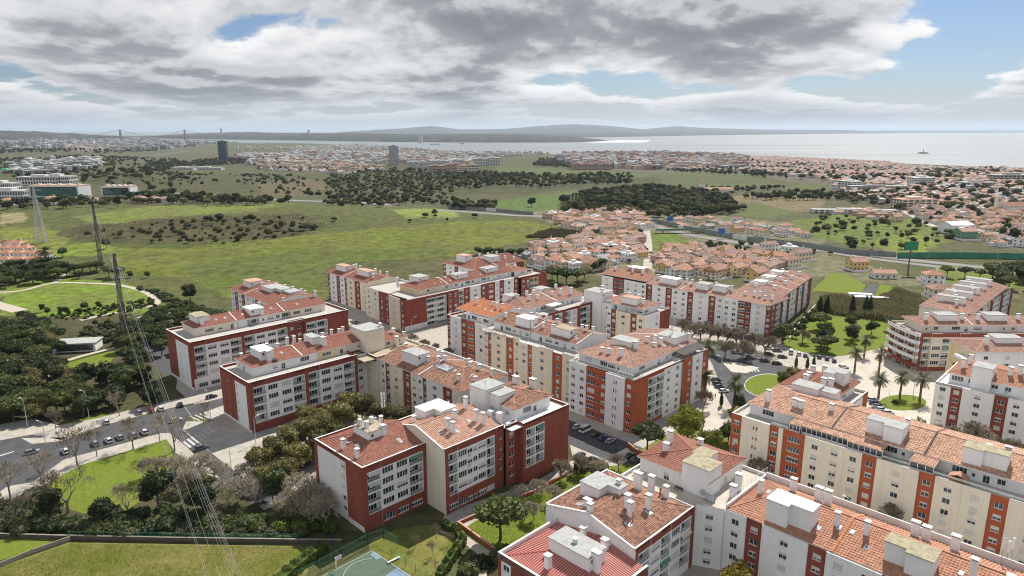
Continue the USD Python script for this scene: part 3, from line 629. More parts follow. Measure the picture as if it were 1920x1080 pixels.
        for q in ([[(x0 - over, (ny if notch else y0) - over), (x1 + over, (ny if notch else y0) - over), (x1 + over, y1 + over), (x0 - over, y1 + over)]] + ([[(nx - over, y0 - over), (x1 + over, y0 - over), (x1 + over, ny - over), (nx - over, ny - over)] if left else [(x0 - over, y0 - over), (nx + over, y0 - over), (nx + over, ny - over), (x0 - over, ny - over)]] if notch else [])): r.poly([(*p, zb + .22) for p in q]); r.poly([(*p, zb) for p in q[::-1]])
        for p, q in zip(big, big[1:] + big[:1]): r.quad((*p, zb), (*q, zb), (*q, zb + .22), (*p, zb + .22))
        r.build(path, 'slab', top)
        if win:
            f = MB(); xm = x0 + (x1 - x0) * 0.7; f.box(x1 - 0.02, x1 + 0.05, y0 + 0.8, y0 + 1.6, zb - 1.5, zb - 0.6); f.build(path, 'window', 'glass')
        return path
    def chimney(s, X, Y, h=2.2, w=0.9, d=0.9, m='white', z0=None, cap='white'):
        x, y = s.L(X, Y); z = s.roof_z(X, Y) if z0 is None else s.z(z0)
        c = MB(); c.box(x - w / 2, x + w / 2, y - d / 2, y + d / 2, z - 1.0, z + h)
        p = c.build(s.path, 'chimney', m)
        c = MB()
        for sx in (-1, 1):
            for sy in (-1, 1): c.box(x + sx * (w / 2 - .16) - .1, x + sx * (w / 2 - .16) + .1, y + sy * (d / 2 - .16) - .1, y + sy * (d / 2 - .16) + .1, z + h, z + h + .32)
        c.build(p, 'opening', 'dark_cap')
        c = MB(); c.box(x - w / 2 - .16, x + w / 2 + .16, y - d / 2 - .16, y + d / 2 + .16, z + h + .32, z + h + .46); c.build(p, 'cap', cap)
    def skylight(s, X, Y, w=0.9, l=1.3):
        lo, hi, rm, zz, zr, axis, *_ = s.last; x, y = s.L(X, Y)
        q = x if axis == 'Y' else y; sl = (zr - zz) / (rm - lo) if q < rm else -(zr - zz) / (hi - rm); z = s.roof_z(X, Y)
        def pt(a, b, h):
            xx, yy = (x + a, y + b) if axis == 'Y' else (x + b, y + a)
            return (xx, yy, z + sl * a + h)
        def slab(a, b, h0, h1):
            return [pt(-a, -b, h0), pt(a, -b, h0), pt(a, b, h0), pt(-a, b, h0), pt(-a, -b, h1), pt(a, -b, h1), pt(a, b, h1), pt(-a, b, h1)]
        f = MB(); f.hexa(slab(l / 2, w / 2, -0.05, 0.24)); p = f.build(s.path, 'skylight', 'frame')
        g = MB(); g.hexa(slab(l / 2 - .12, w / 2 - .12, 0.2, 0.262)); g.build(p, 'pane', 'glass_pale')
    def parapet(s, X0, X1, Y0, Y1, z0, z1, t=0.3, m='red', cope='white', sides='SENW'):
        """low wall round a terrace with a light coping; S is the low-Y side, E the high-X side"""
        s.ser += 1; (x0, y0), (x1, y1) = s.L(X0, Y0), s.L(X1, Y1); a, b = s.z(z0), s.z(z1); w = s.mb('parapet', m); c = s.mb('coping', cope)
        for k, r in dict(S=(x0 + t, x1 - t, y0, y0 + t), N=(x0 + t, x1 - t, y1 - t, y1), W=(x0, x0 + t, y0, y1), E=(x1 - t, x1, y0, y1)).items():
            if k in sides:
                w.box(*r, a, b - .08); c.box(r[0] - .06, r[1] + .06, r[2] - .06, r[3] + .06, b - .08, b + .03)
    def floor(s, X0, X1, Y0, Y1, z, m='terrace', name='terrace_floor'):
        s.box(name, m, X0, X1, Y0, Y1, z - 0.25, z)
    def railing(s, A, B, z, h=1.0, glass_=True):
        a, b = s.L(*A), s.L(*B); zz = s.z(z); r = MB(); n = max(2, int(np.hypot(b[0] - a[0], b[1] - a[1]) / 2.2) + 1)
        r.bar((*a, zz + h), (*b, zz + h), .07)
        for t in np.linspace(0, 1, n): p = (a[0] + (b[0] - a[0]) * t, a[1] + (b[1] - a[1]) * t); r.box(p[0] - .035, p[0] + .035, p[1] - .035, p[1] + .035, zz, zz + h - .04)
        pth = r.build(s.path, 'terrace_railing', 'rail')
        if glass_:
            g = MB(); g.bar((*a, zz + h / 2), (*b, zz + h / 2), .02, h - .2); g.build(pth, 'railing_panel', 'rail_glass')
    def antenna(s, X, Y, z0, h=5):
        x, y = s.L(X, Y); z = s.z(z0); m = MB(); m.cyl(x, y, z, z + h, .05, n=5)
        for k in range(4): m.bar((x - .5, y - .3 + .0, z + h - .3 - .35 * k), (x + .5, y + .3, z + h - .3 - .35 * k), .04)
        m.build(s.path, 'aerial', 'steel')
WALLN = {'orange_red': 'red', 'white_old': 'white', 'grey_wall': 'grey', 'green_wall': 'green', 'pale_yellow': 'yellow'}

# ------------------------------------------------------------------ the apartment blocks of the estate
def end_piece(c, n): return [(2.2, c, '-')] * n
def loggia_face(k, units, ends=(1.0, 1.0), red='red', blank_end=0):
    """red framed courtyard side: white bays with loggias between red piers"""
    cols = [(ends[0], red, '-', 0.25)]
    for i in range(units):
        cols += [(4.0, 'white', 'L'), (4.2, 'white', 'W', 0.12), (4.2, 'white', 'W', 0.12), (4.0, 'white', 'L'), (1.0 if i < units - 1 else ends[1], red, '-', 0.25)]
    return cols

# --- 1: far left block by the park
b = Building('apartment_building', 'red framed apartment block leftmost in the estate, beside the dark park trees', -287.5, 97.5)
b.facade((-315.4, 97.5), (-287.5, 97.5), 21.5, [(10.5, 'red', '-'), (3.4, 'white', '-'), (2.2, 'white', 'q'), (3.4, 'white', '-'), (2.2, 'white', 'q'), (3, 'white', '-'), (2.6, 'red', '-', .2)], n=5, storey=3.6, band=2.2, bandcol='red', footcol='white')
b.facade((-287.5, 97.5), (-287.5, 142), 21.5, loggia_face(1, 2), n=4, storey=3.55, band=2.2, bandcol='red', shut=.1, foot='-WW-', footcol='white')
b.facade((-289.4, 142), (-289.4, 149.6), 21.5, [(3.5, 'red', 'w'), (3.5, 'red', 'w')], n=5, storey=3.55, band=2.2, footcol='red')
b.facade((-287.5, 149.6), (-287.5, 173), 21.5, [(.8, 'red', '-'), (5.2, 'white', 'L'), (5.2, 'white', 'L'), (11, 'red', '-')], n=4, storey=3.55, band=2.2, bandcol='red', footcol='red')
b.box('red_wall', 'red', -289.4, -287.51, 149.6, 149.9, 0, 21.5); b.box('red_wall', 'red', -315.4, -289.4, 172.6, 173, 0, 21.5); b.box('red_wall', 'red', -315.4, -315, 97.6, 172.6, 0, 21.5)
b.floor(-315.1, -287.8, 97.8, 172.7, 20.6); b.parapet(-315.4, -287.5, 97.5, 173, 20.6, 21.5)
b.facade((-312, 103.5), (-297.2, 103.5), 24.2, [(4, 'beige', '-'), (3, 'beige', 'q'), (8, 'beige', '-')], n=1, storey=3.2, band=.3, zbase=20.6)
b.facade((-297.2, 103.5), (-297.2, 166), 24.2, [(3, 'beige', '-'), (4, 'beige', 'W'), (4, 'beige', 'w'), (5, 'beige', 'g'), (3, 'white', '-'), (5, 'white', 'L'), (3, 'white', 'q'), (3, 'white', 'W'), (3, 'white', 'w'), (4, 'beige', 'L'), (5, 'beige', 'W'), (5, 'beige', 'W'), (5, 'beige', '-')], n=1, storey=3.3, band=.3, zbase=20.6)
b.roof(-312, -297.2, 103.5, 166, 24.3, 2.4, 'tile_red', 'Y', (True, False), dividers=(121.5, 144.5), over=.6)
b.housing(-310, -300.5, 106, 111.5, 24, 28, 'moss_felt'); b.chimney(-299.3, 107.3, 3.4, 2.0, 1.4, z0=25, cap='moss_felt'); b.housing(-306, -297.8, 128.6, 135, 24, 27.7, 'white_felt'); b.chimney(-297.6, 133.6, 2.4, 1.6, 1.3, z0=25)
for X, Y, h in ((-313, 113, 1.6), (-304, 165, 2.6), (-308, 150, 1.8), (-311, 139, 2)): b.chimney(X, Y, h)
for X, Y in ((-300.5, 114), (-300.5, 118), (-300.5, 126), (-301, 140), (-300.5, 153)): b.skylight(X, Y)
b.box('pale_strip', 'white', -297.5, -296.6, 120.2, 121, 20.6, 24); b.flush()

# --- 8: small block behind it
b = Building('apartment_building', 'low red roofed apartment block standing behind the far left block at the meadow edge', -340, 158)
b.facade((-390, 158), (-338, 158), 17.5, [(5, 'white', 'w'), (4, 'red', 'w'), (5, 'white', 'w'), (4, 'red', 'w'), (8, 'white', 'w'), (5, 'white', 'w'), (4, 'red', 'w'), (8, 'white', 'w'), (8, 'white', 'w')], n=5, storey=3.2, band=.8)
b.facade((-338, 158), (-338, 184), 17.5, [(8, 'red', '-'), (5, 'white', 'L'), (5, 'white', 'L'), (8, 'red', '-')], n=4, storey=3.3, band=1.5, bandcol='red')
b.box('white_wall', 'white', -390, -338.1, 183.6, 184, 0, 17.5)
b.roof(-390, -338, 158, 184, 17.6, 3.2, 'tile_red', 'X', (False, False), dividers=(-371,))
b.housing(-386, -377, 164, 172, 19, 22.5, 'tile_pale', win=True); b.housing(-366, -349, 166, 175, 19, 21.8, 'felt', notch=(-355, 169)); b.housing(-349, -341, 170, 177, 19, 21.4, 'felt')
for X, Y in ((-374, 174), (-369, 176), (-362, 178), (-355, 179), (-347, 180), (-341, 179), (-372, 169)): b.chimney(X, Y, 1.9, 1.1, .9)
for X, Y in ((-367, 163), (-362, 163)): b.skylight(X, Y)
b.flush()

# --- 2: second left block
b = Building('apartment_building', 'red framed apartment block with white loggias, on the street corner by the zebra crossing', -230, 96.4)
b.facade((-255.5, 96.4), (-230, 96.4), 19.5, [(13, 'red', 'q'), (2.6, 'white', 'q'), (7, 'white', '-'), (2.4, 'red', '-', .2)], n=5, storey=3.3, band=2.2, bandcol='red', footcol='white')
b.facade((-230, 96.4), (-230, 141.3), 19.5, loggia_face(1, 2), n=4, storey=3.5, band=2.2, bandcol='red', footcol='red', shut=.1)
b.box('red_wall', 'red', -255.5, -230.1, 140.9, 141.3, 0, 19.5); b.box('red_wall', 'red', -255.5, -255.1, 96.5, 140.9, 0, 19.5)
b.floor(-255.2, -230.3, 96.7, 141, 18.6); b.parapet(-255.5, -230, 96.4, 141.3, 18.6, 19.5, sides='SEW')
b.facade((-252, 101.6), (-237, 101.6), 22.2, [(5, 'white', 'q'), (3, 'white', 'g'), (7, 'white', '-')], n=1, storey=3.2, band=.3, zbase=18.6)
b.facade((-237, 101.6), (-237, 155.5), 22.2, [(6, 'white', '-'), (3, 'white', 'w'), (3, 'white', 'g'), (4, 'white', '-'), (5, 'white', 'W'), (2, 'white', '-'), (8, 'pale_yellow', 'F'), (4, 'beige', 'g'), (4, 'beige', '-'), (5, 'beige', 'F'), (4, 'white', 'L')], n=1, storey=3.3, band=.2, zbase=18.6)
b.roof(-252.3, -237, 101.6, 156, 22.3, 2.2, 'tile_red', 'Y', (True, False), dividers=(121,), over=.7)
b.housing(-248, -239.5, 105.8, 111, 22, 26.6, 'white_felt'); b.chimney(-238.6, 108.5, 3.6, 1.6, 1.6, z0=22.8); b.housing(-248.5, -241.5, 128.4, 132, 22.5, 26.6, 'felt', win=False); b.chimney(-239.8, 132.3, 3.4, 2.0, 1.6, z0=23.0)
for X, Y, h in ((-251.5, 114, 2.4), (-250.5, 118, 1.4), (-251, 122.5, 3), (-250, 125, 3), (-249, 127, 1.3), (-250.5, 138, 1.6), (-250, 142, 2.2), (-249, 145, 1.8), (-251, 148, 2.2), (-251.5, 103.6, .8)): b.chimney(X, Y, h, 1.1, .9)
for X, Y in ((-241.5, 115), (-241.5, 152)): b.skylight(X, Y)
b.box('solar_panel', 'glass_blue', -238.6, -236.4, 109.5, 111.2, 22.9, 23.2)
g_ = MB(); 
b.facade((-240.2, 147), (-224.6, 147), 18.4, [(6, 'white', 'q'), (6, 'beige', 'q'), (3.6, 'beige', '-')], n=4, storey=3.4, band=2.2, bandcol='red')
b.facade((-232, 141.3), (-232, 147), 18.4, [(5.7, 'white', 'w')], n=4, storey=3.5, band=1.5); b.facade((-224.6, 147), (-224.6, 171), 18.4, [(24, 'beige', '-')], n=1, band=0, storey=15)
b.box('beige_wall', 'beige', -240, -224.7, 170.6, 171, 0, 18.4); b.floor(-252, -224.9, 141.5, 170.7, 17.6, 'sand'); b.parapet(-240.2, -224.6, 147, 171, 17.6, 18.4, m='beige', cope='beige')
b.housing(-243.5, -233, 147.6, 157, 17.6, 27, 'felt', 'beige', win=False); b.chimney(-235, 156.4, 1.2, 1.2, .9, z0=27)
b.facade((-245, 157.4), (-234, 157.4), 20.5, [(11, 'white', '-')], n=1, band=.2, storey=3, zbase=17.6); b.facade((-234, 157.4), (-234, 168), 20.5, [(4, 'beige', 'w'), (7, 'beige', 'w')], n=1, band=.2, storey=2.9, zbase=17.6)
b.roof(-245, -234, 157.4, 168, 20.6, 1.6, 'tile_red', 'Y', (False, True)); b.chimney(-232, 162.5, 4.2, 1.4, 1.2, z0=17.6, m='beige'); b.chimney(-226.2, 163, 2.2, 1.2, 1, z0=17.6, m='beige'); b.chimney(-238, 165, 2, 1.3, 1); b.chimney(-236, 169, 2.6, 1.2, 1, z0=19)
b.flush()

# --- 3: cream row behind the courtyard trees
b = Building('apartment_building', 'cream and red apartment row with brown tiled roof behind the courtyard trees', -174, 148.5)
cr = [(5, 'white', 'w'), (4, 'red', 'w'), (10.5, 'cream', 'w', .5), (6, 'red', 'w'), (5, 'beige', 'w', .3), (4, 'white', 'w', .3), (3, 'red', 'w'), (11.5, 'white_old', 'w', .5), (6, 'red', 'w'), (6, 'beige', 'w', .3)]
b.facade((-225, 148.6), (-174, 148.6), 17, cr, n=5, storey=3.2, band=1.0)
b.facade((-174, 148.6), (-174, 172), 17, [(8, 'white', 'w'), (8, 'white', 'w'), (8, 'white', '-')], n=5, storey=3.2, band=1.0)
b.box('white_wall', 'white', -225, -174.1, 171.6, 172, 0, 18.2); b.box('beige_wall', 'beige', -225, -224.6, 148.7, 171.6, 0, 17)
b.roof(-225, -174.4, 148.6, 171.4, 17.1, 3.0, 'tile_brown', 'X', (False, True), over=.5, dividers=(-198.5,))
b.housing(-214, -204.5, 152.2, 158.6, 17, 22.3, 'felt'); b.chimney(-203.4, 157, 1.6, 1.2, 1)
for X, Y, h in ((-199, 158.5, 2), (-202, 163, 2.6), (-206, 164, 2.2), (-197.5, 160.6, 1.8), (-186.5, 164, 2.0), (-182.5, 165, 2), (-176.5, 166, 2.6), (-181, 153.5, 1.8), (-192, 168, 2), (-177, 158, 1.4)): b.chimney(X, Y, h, 1.1, 1)
for X, Y in ((-203, 155.5), (-197, 156), (-187.5, 157), (-180.5, 159)): b.skylight(X, Y)
gl = MB(); (x, y) = b.L(-192.5, 156.5); z = b.roof_z(-192.5, 156.5); gl.hexa([(x - 3, y - 1.5, z - .35), (x + 3, y - 1.5, z - .35), (x + 3, y + 1.5, z + .3), (x - 3, y + 1.5, z + .3), (x - 3, y - 1.5, z + .1), (x + 3, y - 1.5, z + .1), (x + 3, y + 1.5, z + .85), (x - 3, y + 1.5, z + .85)]); gl.build(b.path, 'roof_light', 'glass_pale')
b.flush()

# --- 4: front centre, three stepped parts
b = Building('apartment_building', 'red framed stepped apartment block in front, beside the sports court', -147, 90)
b.facade((-172.2, 90), (-147, 90), 19.5, [(1.4, 'red', '-', .15), (12, 'white_old', '-'), (3.4, 'white_old', 'w'), (8, 'red', '-', .15)], n=5, storey=3.3, band=1.4, bandcol='red', footcol='white_old')
b.facade((-147, 90), (-147, 111.5), 19.5, [(1.2, 'red', '-', .2), (3.8, 'white', 'L'), (4.2, 'white', 'W', .12), (4.2, 'white', 'W', .12), (4.4, 'white', 'L'), (0.9, 'red', '-', .2)], n=4, storey=3.15, band=2.1, bandcol='red', foot='--WWF-', footcol='red', shut=.06)
st = MB()
for k in range(5): st.box(-1.6, -.75, -.06, .02, 1.2 + k * 3.3, 4.1 + k * 3.3)
st.build(b.path, 'corner_glazing', 'glass_pale')
b.box('red_wall', 'red', -172.2, -171.8, 90.2, 111.5, 0, 19.5)
b.parapet(-172.2, -147, 90, 111.5, 18.6, 19.55, t=.35, sides='SEW')
b.roof(-171.7, -147.5, 90.5, 111.5, 18.9, 3.6, 'tile_red', 'Y', (True, False), over=-.05, ridge=-160)
b.housing(-164, -156.3, 98.5, 104.8, 19, 23.6, 'sand', win=True); b.chimney(-156.6, 103.6, 3.0, 1.4, 1.2, z0=21.2)
for X, Y, h in ((-160.5, 92.6, 2.6), (-153, 92.4, 2.4), (-164, 108, 2.0)): b.chimney(X, Y, h, 1.1, .9)
for X, Y in ((-161.5, 95), (-157, 95.3), (-152, 106)): b.skylight(X, Y, 1.0, 1.9)
b.facade((-164, 111.5), (-138.2, 111.5), 20.5, [(25.8, 'beige', '-')], n=1, storey=18, band=0)
b.facade((-138.2, 111.5), (-138.2, 134.5), 20.5, [(1.1, 'red', '-', .2), (3.6, 'white', 'L'), (3.6, 'white', 'W', .12), (2.2, 'white', 'w', .12), (2, 'white', 'w', .12), (3.4, 'white', 'W', .12), (3.6, 'white', 'L'), (1.0, 'red', '-', .2), (2.6, 'red', 'q')], n=4, storey=3.3, band=2.0, bandcol='red', foot='-FWwwWF--', footcol='red', shut=.02)
b.box('red_wall', 'red', -164, -163.6, 111.6, 134.5, 0, 20.5)
b.parapet(-164, -138.2, 111.5, 134.5, 19.6, 20.55, sides='EW', t=.35)
b.roof(-163.6, -138.7, 111.55, 134.3, 19.95, 3.3, 'tile_pale', 'Y', (False, False), over=-.03, ridge=-151.5, gable_m='beige')
b.mb('coping', 'white').bar((b.L(-164, 111.5)[0], b.L(0, 111.55)[1], 20.1), (b.L(-151.5, 0)[0], b.L(0, 111.55)[1], 23.45), .5, .2); b.mb('coping', 'white').bar((b.L(-138.3, 0)[0], b.L(0, 111.55)[1], 20.1), (b.L(-151.5, 0)[0], b.L(0, 111.55)[1], 23.45), .5, .2)
b.housing(-161, -152.5, 118.5, 127.8, 20, 24.2, 'white_felt', notch=(-156, 122))
for X, Y, h in ((-156.5, 114.5, 1.8), (-148.5, 124, 2.6), (-145.8, 119, 3.0), (-143.8, 119.2, 3.0), (-144.5, 129, 3.4), (-142.3, 130, 3.4), (-151, 130.6, 3.6)): b.chimney(X, Y, h, 1.2, 1)
for X, Y in ((-145.5, 116), (-145.6, 127), (-143.5, 120.6)): b.skylight(X, Y)
b.facade((-158, 134.5), (-138, 134.5), 20.5, [(20, 'red', '-')], n=1, storey=18, band=0)
b.facade((-137.2, 134.5), (-137.2, 139.5), 20.5, [(5, 'red', 'w')], n=5, storey=3.3, band=2, footcol='red', shut=.0)
b.facade((-134.6, 139.5), (-134.6, 161), 20.5, [(1.2, 'red', '-'), (4.2, 'white', 'L'), (4.2, 'white', 'L'), (11.8, 'red', '-')], n=4, storey=3.3, band=2.2, bandcol='red', footcol='red')
b.box('red_wall', 'red', -137.2, -134.61, 139.5, 139.8, 0, 20.5); b.box('red_wall', 'red', -158, -134.7, 160.6, 161, 0, 20.5); b.box('red_wall', 'red', -158, -157.6, 134.6, 160.6, 0, 20.5)
b.floor(-157.8, -134.8, 134.7, 160.8, 19.6, 'white_felt'); b.parapet(-158, -134.6, 139.5, 161, 19.6, 20.5, sides='EN'); b.parapet(-158, -137.2, 134.5, 139.5, 19.6, 20.5, sides='E')
b.facade((-156.5, 140.3), (-139.4, 140.3), 23.4, [(5, 'white', '-'), (3, 'white', 'g'), (3, 'white', '-'), (6, 'white', 'w')], n=1, storey=3.3, band=.3, zbase=19.6)
b.facade((-139.4, 140.3), (-139.4, 157), 23.4, [(4, 'white', '-'), (4.5, 'white', 'W'), (3, 'white', 'g'), (6, 'white', '-')], n=1, storey=3.3, band=.3, zbase=19.6)
b.roof(-156.5, -139.4, 140.3, 157, 23.5, 2.4, 'tile_brown', 'Y', (True, True), over=.8)
b.housing(-157, -149.6, 137.6, 146, 19.6, 27.5, 'felt', 'white_old', win=False); b.housing(-149.6, -145, 139.4, 146.5, 22, 26.3, 'felt', 'white_old', win=False)
for X, Y, h in ((-152, 153.8, 2.6), (-146.5, 156.3, 3.2)): b.chimney(X, Y, h, 2.2, 1.4, m='white_old')
for X, Y in ((-142, 136.5), (-145, 135.7)): b.box('white_wall', 'white', X - .9, X + .9, Y - .8, Y + .8, 19.6, 22.8)
b.box('glazed_porch', 'glass_pale', -144.2, -142.9, 135.6, 137.2, 19.6, 22.3)
b.railing((-137.5, 135), (-137.5, 139.3), 20.5, .9); b.antenna(-151, 139, 27.5, 3)
b.flush()

# --- 5: the long centre block with orange and brown roofs
K5 = .972
b = Building('apartment_building', 'long cream and red apartment block with stepped terraces in the estate centre', -136, 200, K5)
f5 = dict(n=6, storey=3.3, band=1.1)
b.facade((-255.7, 210), (-226.5, 210), 18, [(2.6, 'red', 'w'), (8.4, 'white_old', 'd', .3), (3.6, 'red', 'w'), (7, 'orange_red', 'F', -.0), (8.6, 'white_old', 'w', .3)], **f5)
b.facade((-226.5, 208), (-201, 206), 18, [(3, 'cream', 'w'), (3, 'orange_red', 'w'), (11, 'cream', 'w', .5), (5, 'orange_red', 'w'), (4.5, 'cream', 'w')], **f5)
b.facade((-201, 206), (-168, 204.2), 18, [(5, 'cream', 'w'), (3.3, 'orange_red', 'w'), (12.4, 'cream', 'w', .5), (5.8, 'orange_red', 'w'), (7, 'cream', 'w', .3)], **f5)
b.facade((-167.4, 200), (-136, 199), 18, [(5, 'white', 'w', .2), (5, 'white', 'w', .2), (5, 'orange_red', 'W'), (2.6, 'orange_red', 'q'), (3.4, 'orange_red', 'w'), (10, 'white', 'd', .4), (4, 'orange_red', 'w')], **f5)
b.facade((-136, 199), (-136, 220), 18, [(9, 'orange_red', '-'), (4.7, 'white', 'L'), (4.7, 'white', 'L')], n=5, storey=3.4, band=1.8, bandcol='orange_red', footcol='orange_red')
b.facade((-136, 220), (-136, 233), 18, [(6.5, 'white', 'w'), (6.5, 'white', 'w')], **f5); b.facade((-135.4, 233), (-135.4, 252), 18, [(3, 'orange_red', '-'), (3.6, 'orange_red', 'w'), (8, 'white', 'w', .3), (4.4, 'orange_red', 'w')], **f5)
b.box('white_wall', 'white', -167.5, -167.2, 200, 205, 0, 18); b.box('orange_red_wall', 'orange_red', -255.7, -255.3, 210.1, 233, 0, 18); b.box('white_wall', 'white', -255.7, -136.2, 232.7, 233, 0, 17.9); b.box('white_wall', 'white', -168, -135.6, 252, 252.3, 0, 18)
b.floor(-255.4, -226.5, 210.1, 233, 17.1); b.floor(-226.5, -167.4, 206.2, 233, 17.1); b.floor(-167.4, -136.1, 199.9, 252, 17.1)
b.parapet(-255.7, -245, 210, 233, 17.1, 18.1, sides='SW', m='white_old'); b.parapet(-167.4, -136, 199.6, 252, 17.1, 17.9, sides='E', m='orange_red')
# orange roofed part
b.facade((-245, 213), (-228.3, 213), 20.8, [(4, 'white', 'g'), (4, 'white', 'F'), (4, 'white', 'g'), (4.7, 'white', 'F')], n=1, storey=3.3, band=.3, zbase=17.1)
b.facade((-228.3, 213), (-228.3, 233), 20.8, [(20, 'white', '-')], n=1, storey=3.2, band=.3, zbase=17.1)
b.roof(-253.5, -229, 215, 233, 20.9, 2.3, 'tile_bright', 'X', (False, False), over=.7, ridge=230)
for X, Y, h in ((-249, 224, 2.6), (-239.6, 226.5, 1.4), (-237, 227, 2.0), (-234.5, 224, 2.4), (-231.5, 225, 2.4)): b.chimney(X, Y, h, .9, .9)
for X, Y in ((-245, 222.5), (-239, 220.5), (-234, 220)): b.skylight(X, Y)
for X in (-253, -249.5): b.box('white_wall', 'white', X - .15, X + .15, 215, 215.4, 17.1, 20.9)
# brown parts b and c
for (x0, x1, yy, dv, hx) in ((-224, -200.6, 212.2, (), (-211, -202.5)), (-200.2, -173.5, 212.2, (), (-188.5, -179.5))):
    b.facade((x0, yy), (x1, yy), 20.4, [(3, 'white', '-'), (4, 'white', 'g'), (4, 'white', 'W'), (4, 'white', 'w'), (4, 'white', 'g'), (4, 'white', 'w')], n=1, storey=3.3, band=.2, zbase=17.1, pane='glass_green')
    b.facade((x1, yy), (x1, 232), 20.4, [(20, 'white_old', '-')], n=1, storey=3.2, band=.2, zbase=17.1, )
    b.roof(x0, x1, yy, 232, 20.5, 2.7, 'tile_brown', 'X', (False, False), over=.4, dividers=((x1 - .1),), gable_m='white_old')
    b.housing(hx[0], hx[1], 213.5 if hx[0] < -200 else 214.2, 219.5, 20.4, 25.0 if hx[0] < -200 else 24.6, 'white_felt' if hx[0] < -200 else 'moss_felt', notch=None)
    b.chimney(hx[0] + 9.5 if hx[0] < -200 else hx[0] - .6, 214.6, 3.6, 1.4, 1.1, z0=21.3)
    for X, Y, h in ((x0 + 3, 217, 1.8), (x0 + 5, 224, 2), (x1 - 4, 223, 2.2), (x1 - 2, 225, 2.2), (x1 - 8, 225, 2), (x0 + 12, 225, 1.6)): b.chimney(X, Y, h, 1, .9)
    for X, Y in ((x1 - 5, 217), (x1 - 3, 215.5)): b.skylight(X, Y)
b.railing((-226, 206.4), (-201, 206.4), 17.3, 1.1); b.railing((-200.5, 205), (-168.5, 204.5), 17.3, 1.1)
# corner part d
b.facade((-166.5, 204.9), (-141, 204.9), 20.4, [(3, 'white', '-'), (4, 'white', 'F'), (4, 'white', '-'), (4, 'white', 'F'), (4, 'white', 'F'), (3, 'white', 'q'), (5, 'white', '-')], n=1, storey=3.3, band=.2, zbase=17.1)
b.facade((-141, 204.9), (-141, 251), 20.4, [(3, 'white', '-'), (4, 'white', 'F'), (4, 'white', '-'), (4, 'white', 'g'), (4, 'white', 'w'), (4, 'white', 'F'), (4, 'white', 'g'), (5, 'white', '-')], n=1, storey=3.3, band=.2, zbase=17.1)
b.roof(-166.5, -141, 204.9, 251, 20.5, 2.7, 'tile_pink', 'Y', (True, False), over=.9, dividers=(240,))
b.housing(-160.5, -151, 218, 224.5, 20.5, 24.8, 'felt', 'white_old', win=False); b.chimney(-149.6, 219.8, 2.6, 1.6, 1.4)
b.housing(-152, -143, 238, 247, 20.5, 24, 'felt', 'white', win=False)
for X, Y, h in ((-158, 209, 1.6), (-155, 209.4, 1.6), (-149.5, 210, 2.6), (-147, 229, 1.2), (-148.5, 232, 3), (-146.5, 233, 2.4), (-151, 230, 1.8), (-142.3, 247.5, 3)): b.chimney(X, Y, h, 1.2, 1)
for X, Y in ((-145, 233.5), (-143.5, 236)): b.skylight(X, Y)
b.railing((-166.8, 200.3), (-136.4, 199.6), 17.3, 1.1); b.railing((-136.3, 199.8), (-136.3, 206), 17.9, .8)
# glazed corner conservatory, dark pergola
cg = MB(); x, y = b.L(-144, 200.6); x1, y1 = b.L(-136.8, 204.6)
for q in np.linspace(x, x1, 7): cg.box(q - .06, q + .06, y - .05, y + .05, b.z(17.1), b.z(19.4))
cg.box(x, x1, y - .06, y + .06, b.z(18.2), b.z(18.3)); cg.box(x, x1, y - .07, y + .07, b.z(19.3), b.z(19.42)); p_ = cg.build(b.path, 'conservatory', 'frame')
cg = MB(); cg.box(x, x1, y - .02, y + .02, b.z(17.1), b.z(19.3)); cg.box(x1 - .02, x1 + .02, y, y1, b.z(17.1), b.z(19.3)); cg.build(p_, 'pane', 'rail_glass')
pg = MB(); x, y = b.L(-139.8, 233.5); x1, y1 = b.L(-135.6, 250.5)
for q in np.linspace(y, y1, 9): pg.bar((x, q, b.z(20.1)), (x1 + .4, q, b.z(19.6)), .25, .2)
pg.hexa([(x, y, b.z(20.15)), (x1, y, b.z(19.7)), (x1, y1, b.z(19.7)), (x, y1, b.z(20.15)), (x, y, b.z(20.25)), (x1, y, b.z(19.8)), (x1, y1, b.z(19.8)), (x, y1, b.z(20.25))])
for q in (y, (y + y1) / 2, y1): pg.box(x1 - .1, x1 + .1, q - .1, q + .1, b.z(17), b.z(19.7))
pg.build(b.path, 'pergola', 'dark_cap')
# mast on the drum of the corner part
ms = MB(); x, y = b.L(-147.5, 243); z = b.z(24.2)
for dx, dy in ((-.5, -.3), (.5, -.3), (0, .6)): ms.bar((x + dx, y + dy, z), (x + dx * .3, y + dy * .3, z + 8), .12)
for k in range(7): ms.bar((x - .45, y - .25, z + k * 1.1), (x + .4, y + .2, z + 1.1 + k * 1.1), .08)
for dx, dy in ((-.8, -.3), (.8, -.2), (.1, .9)): ms.box(x + dx - .18, x + dx + .18, y + dy - .18, y + dy + .18, z + 5, z + 7.4)
ms.build(b.path, 'antenna_mast', 'steel'); b.flush()

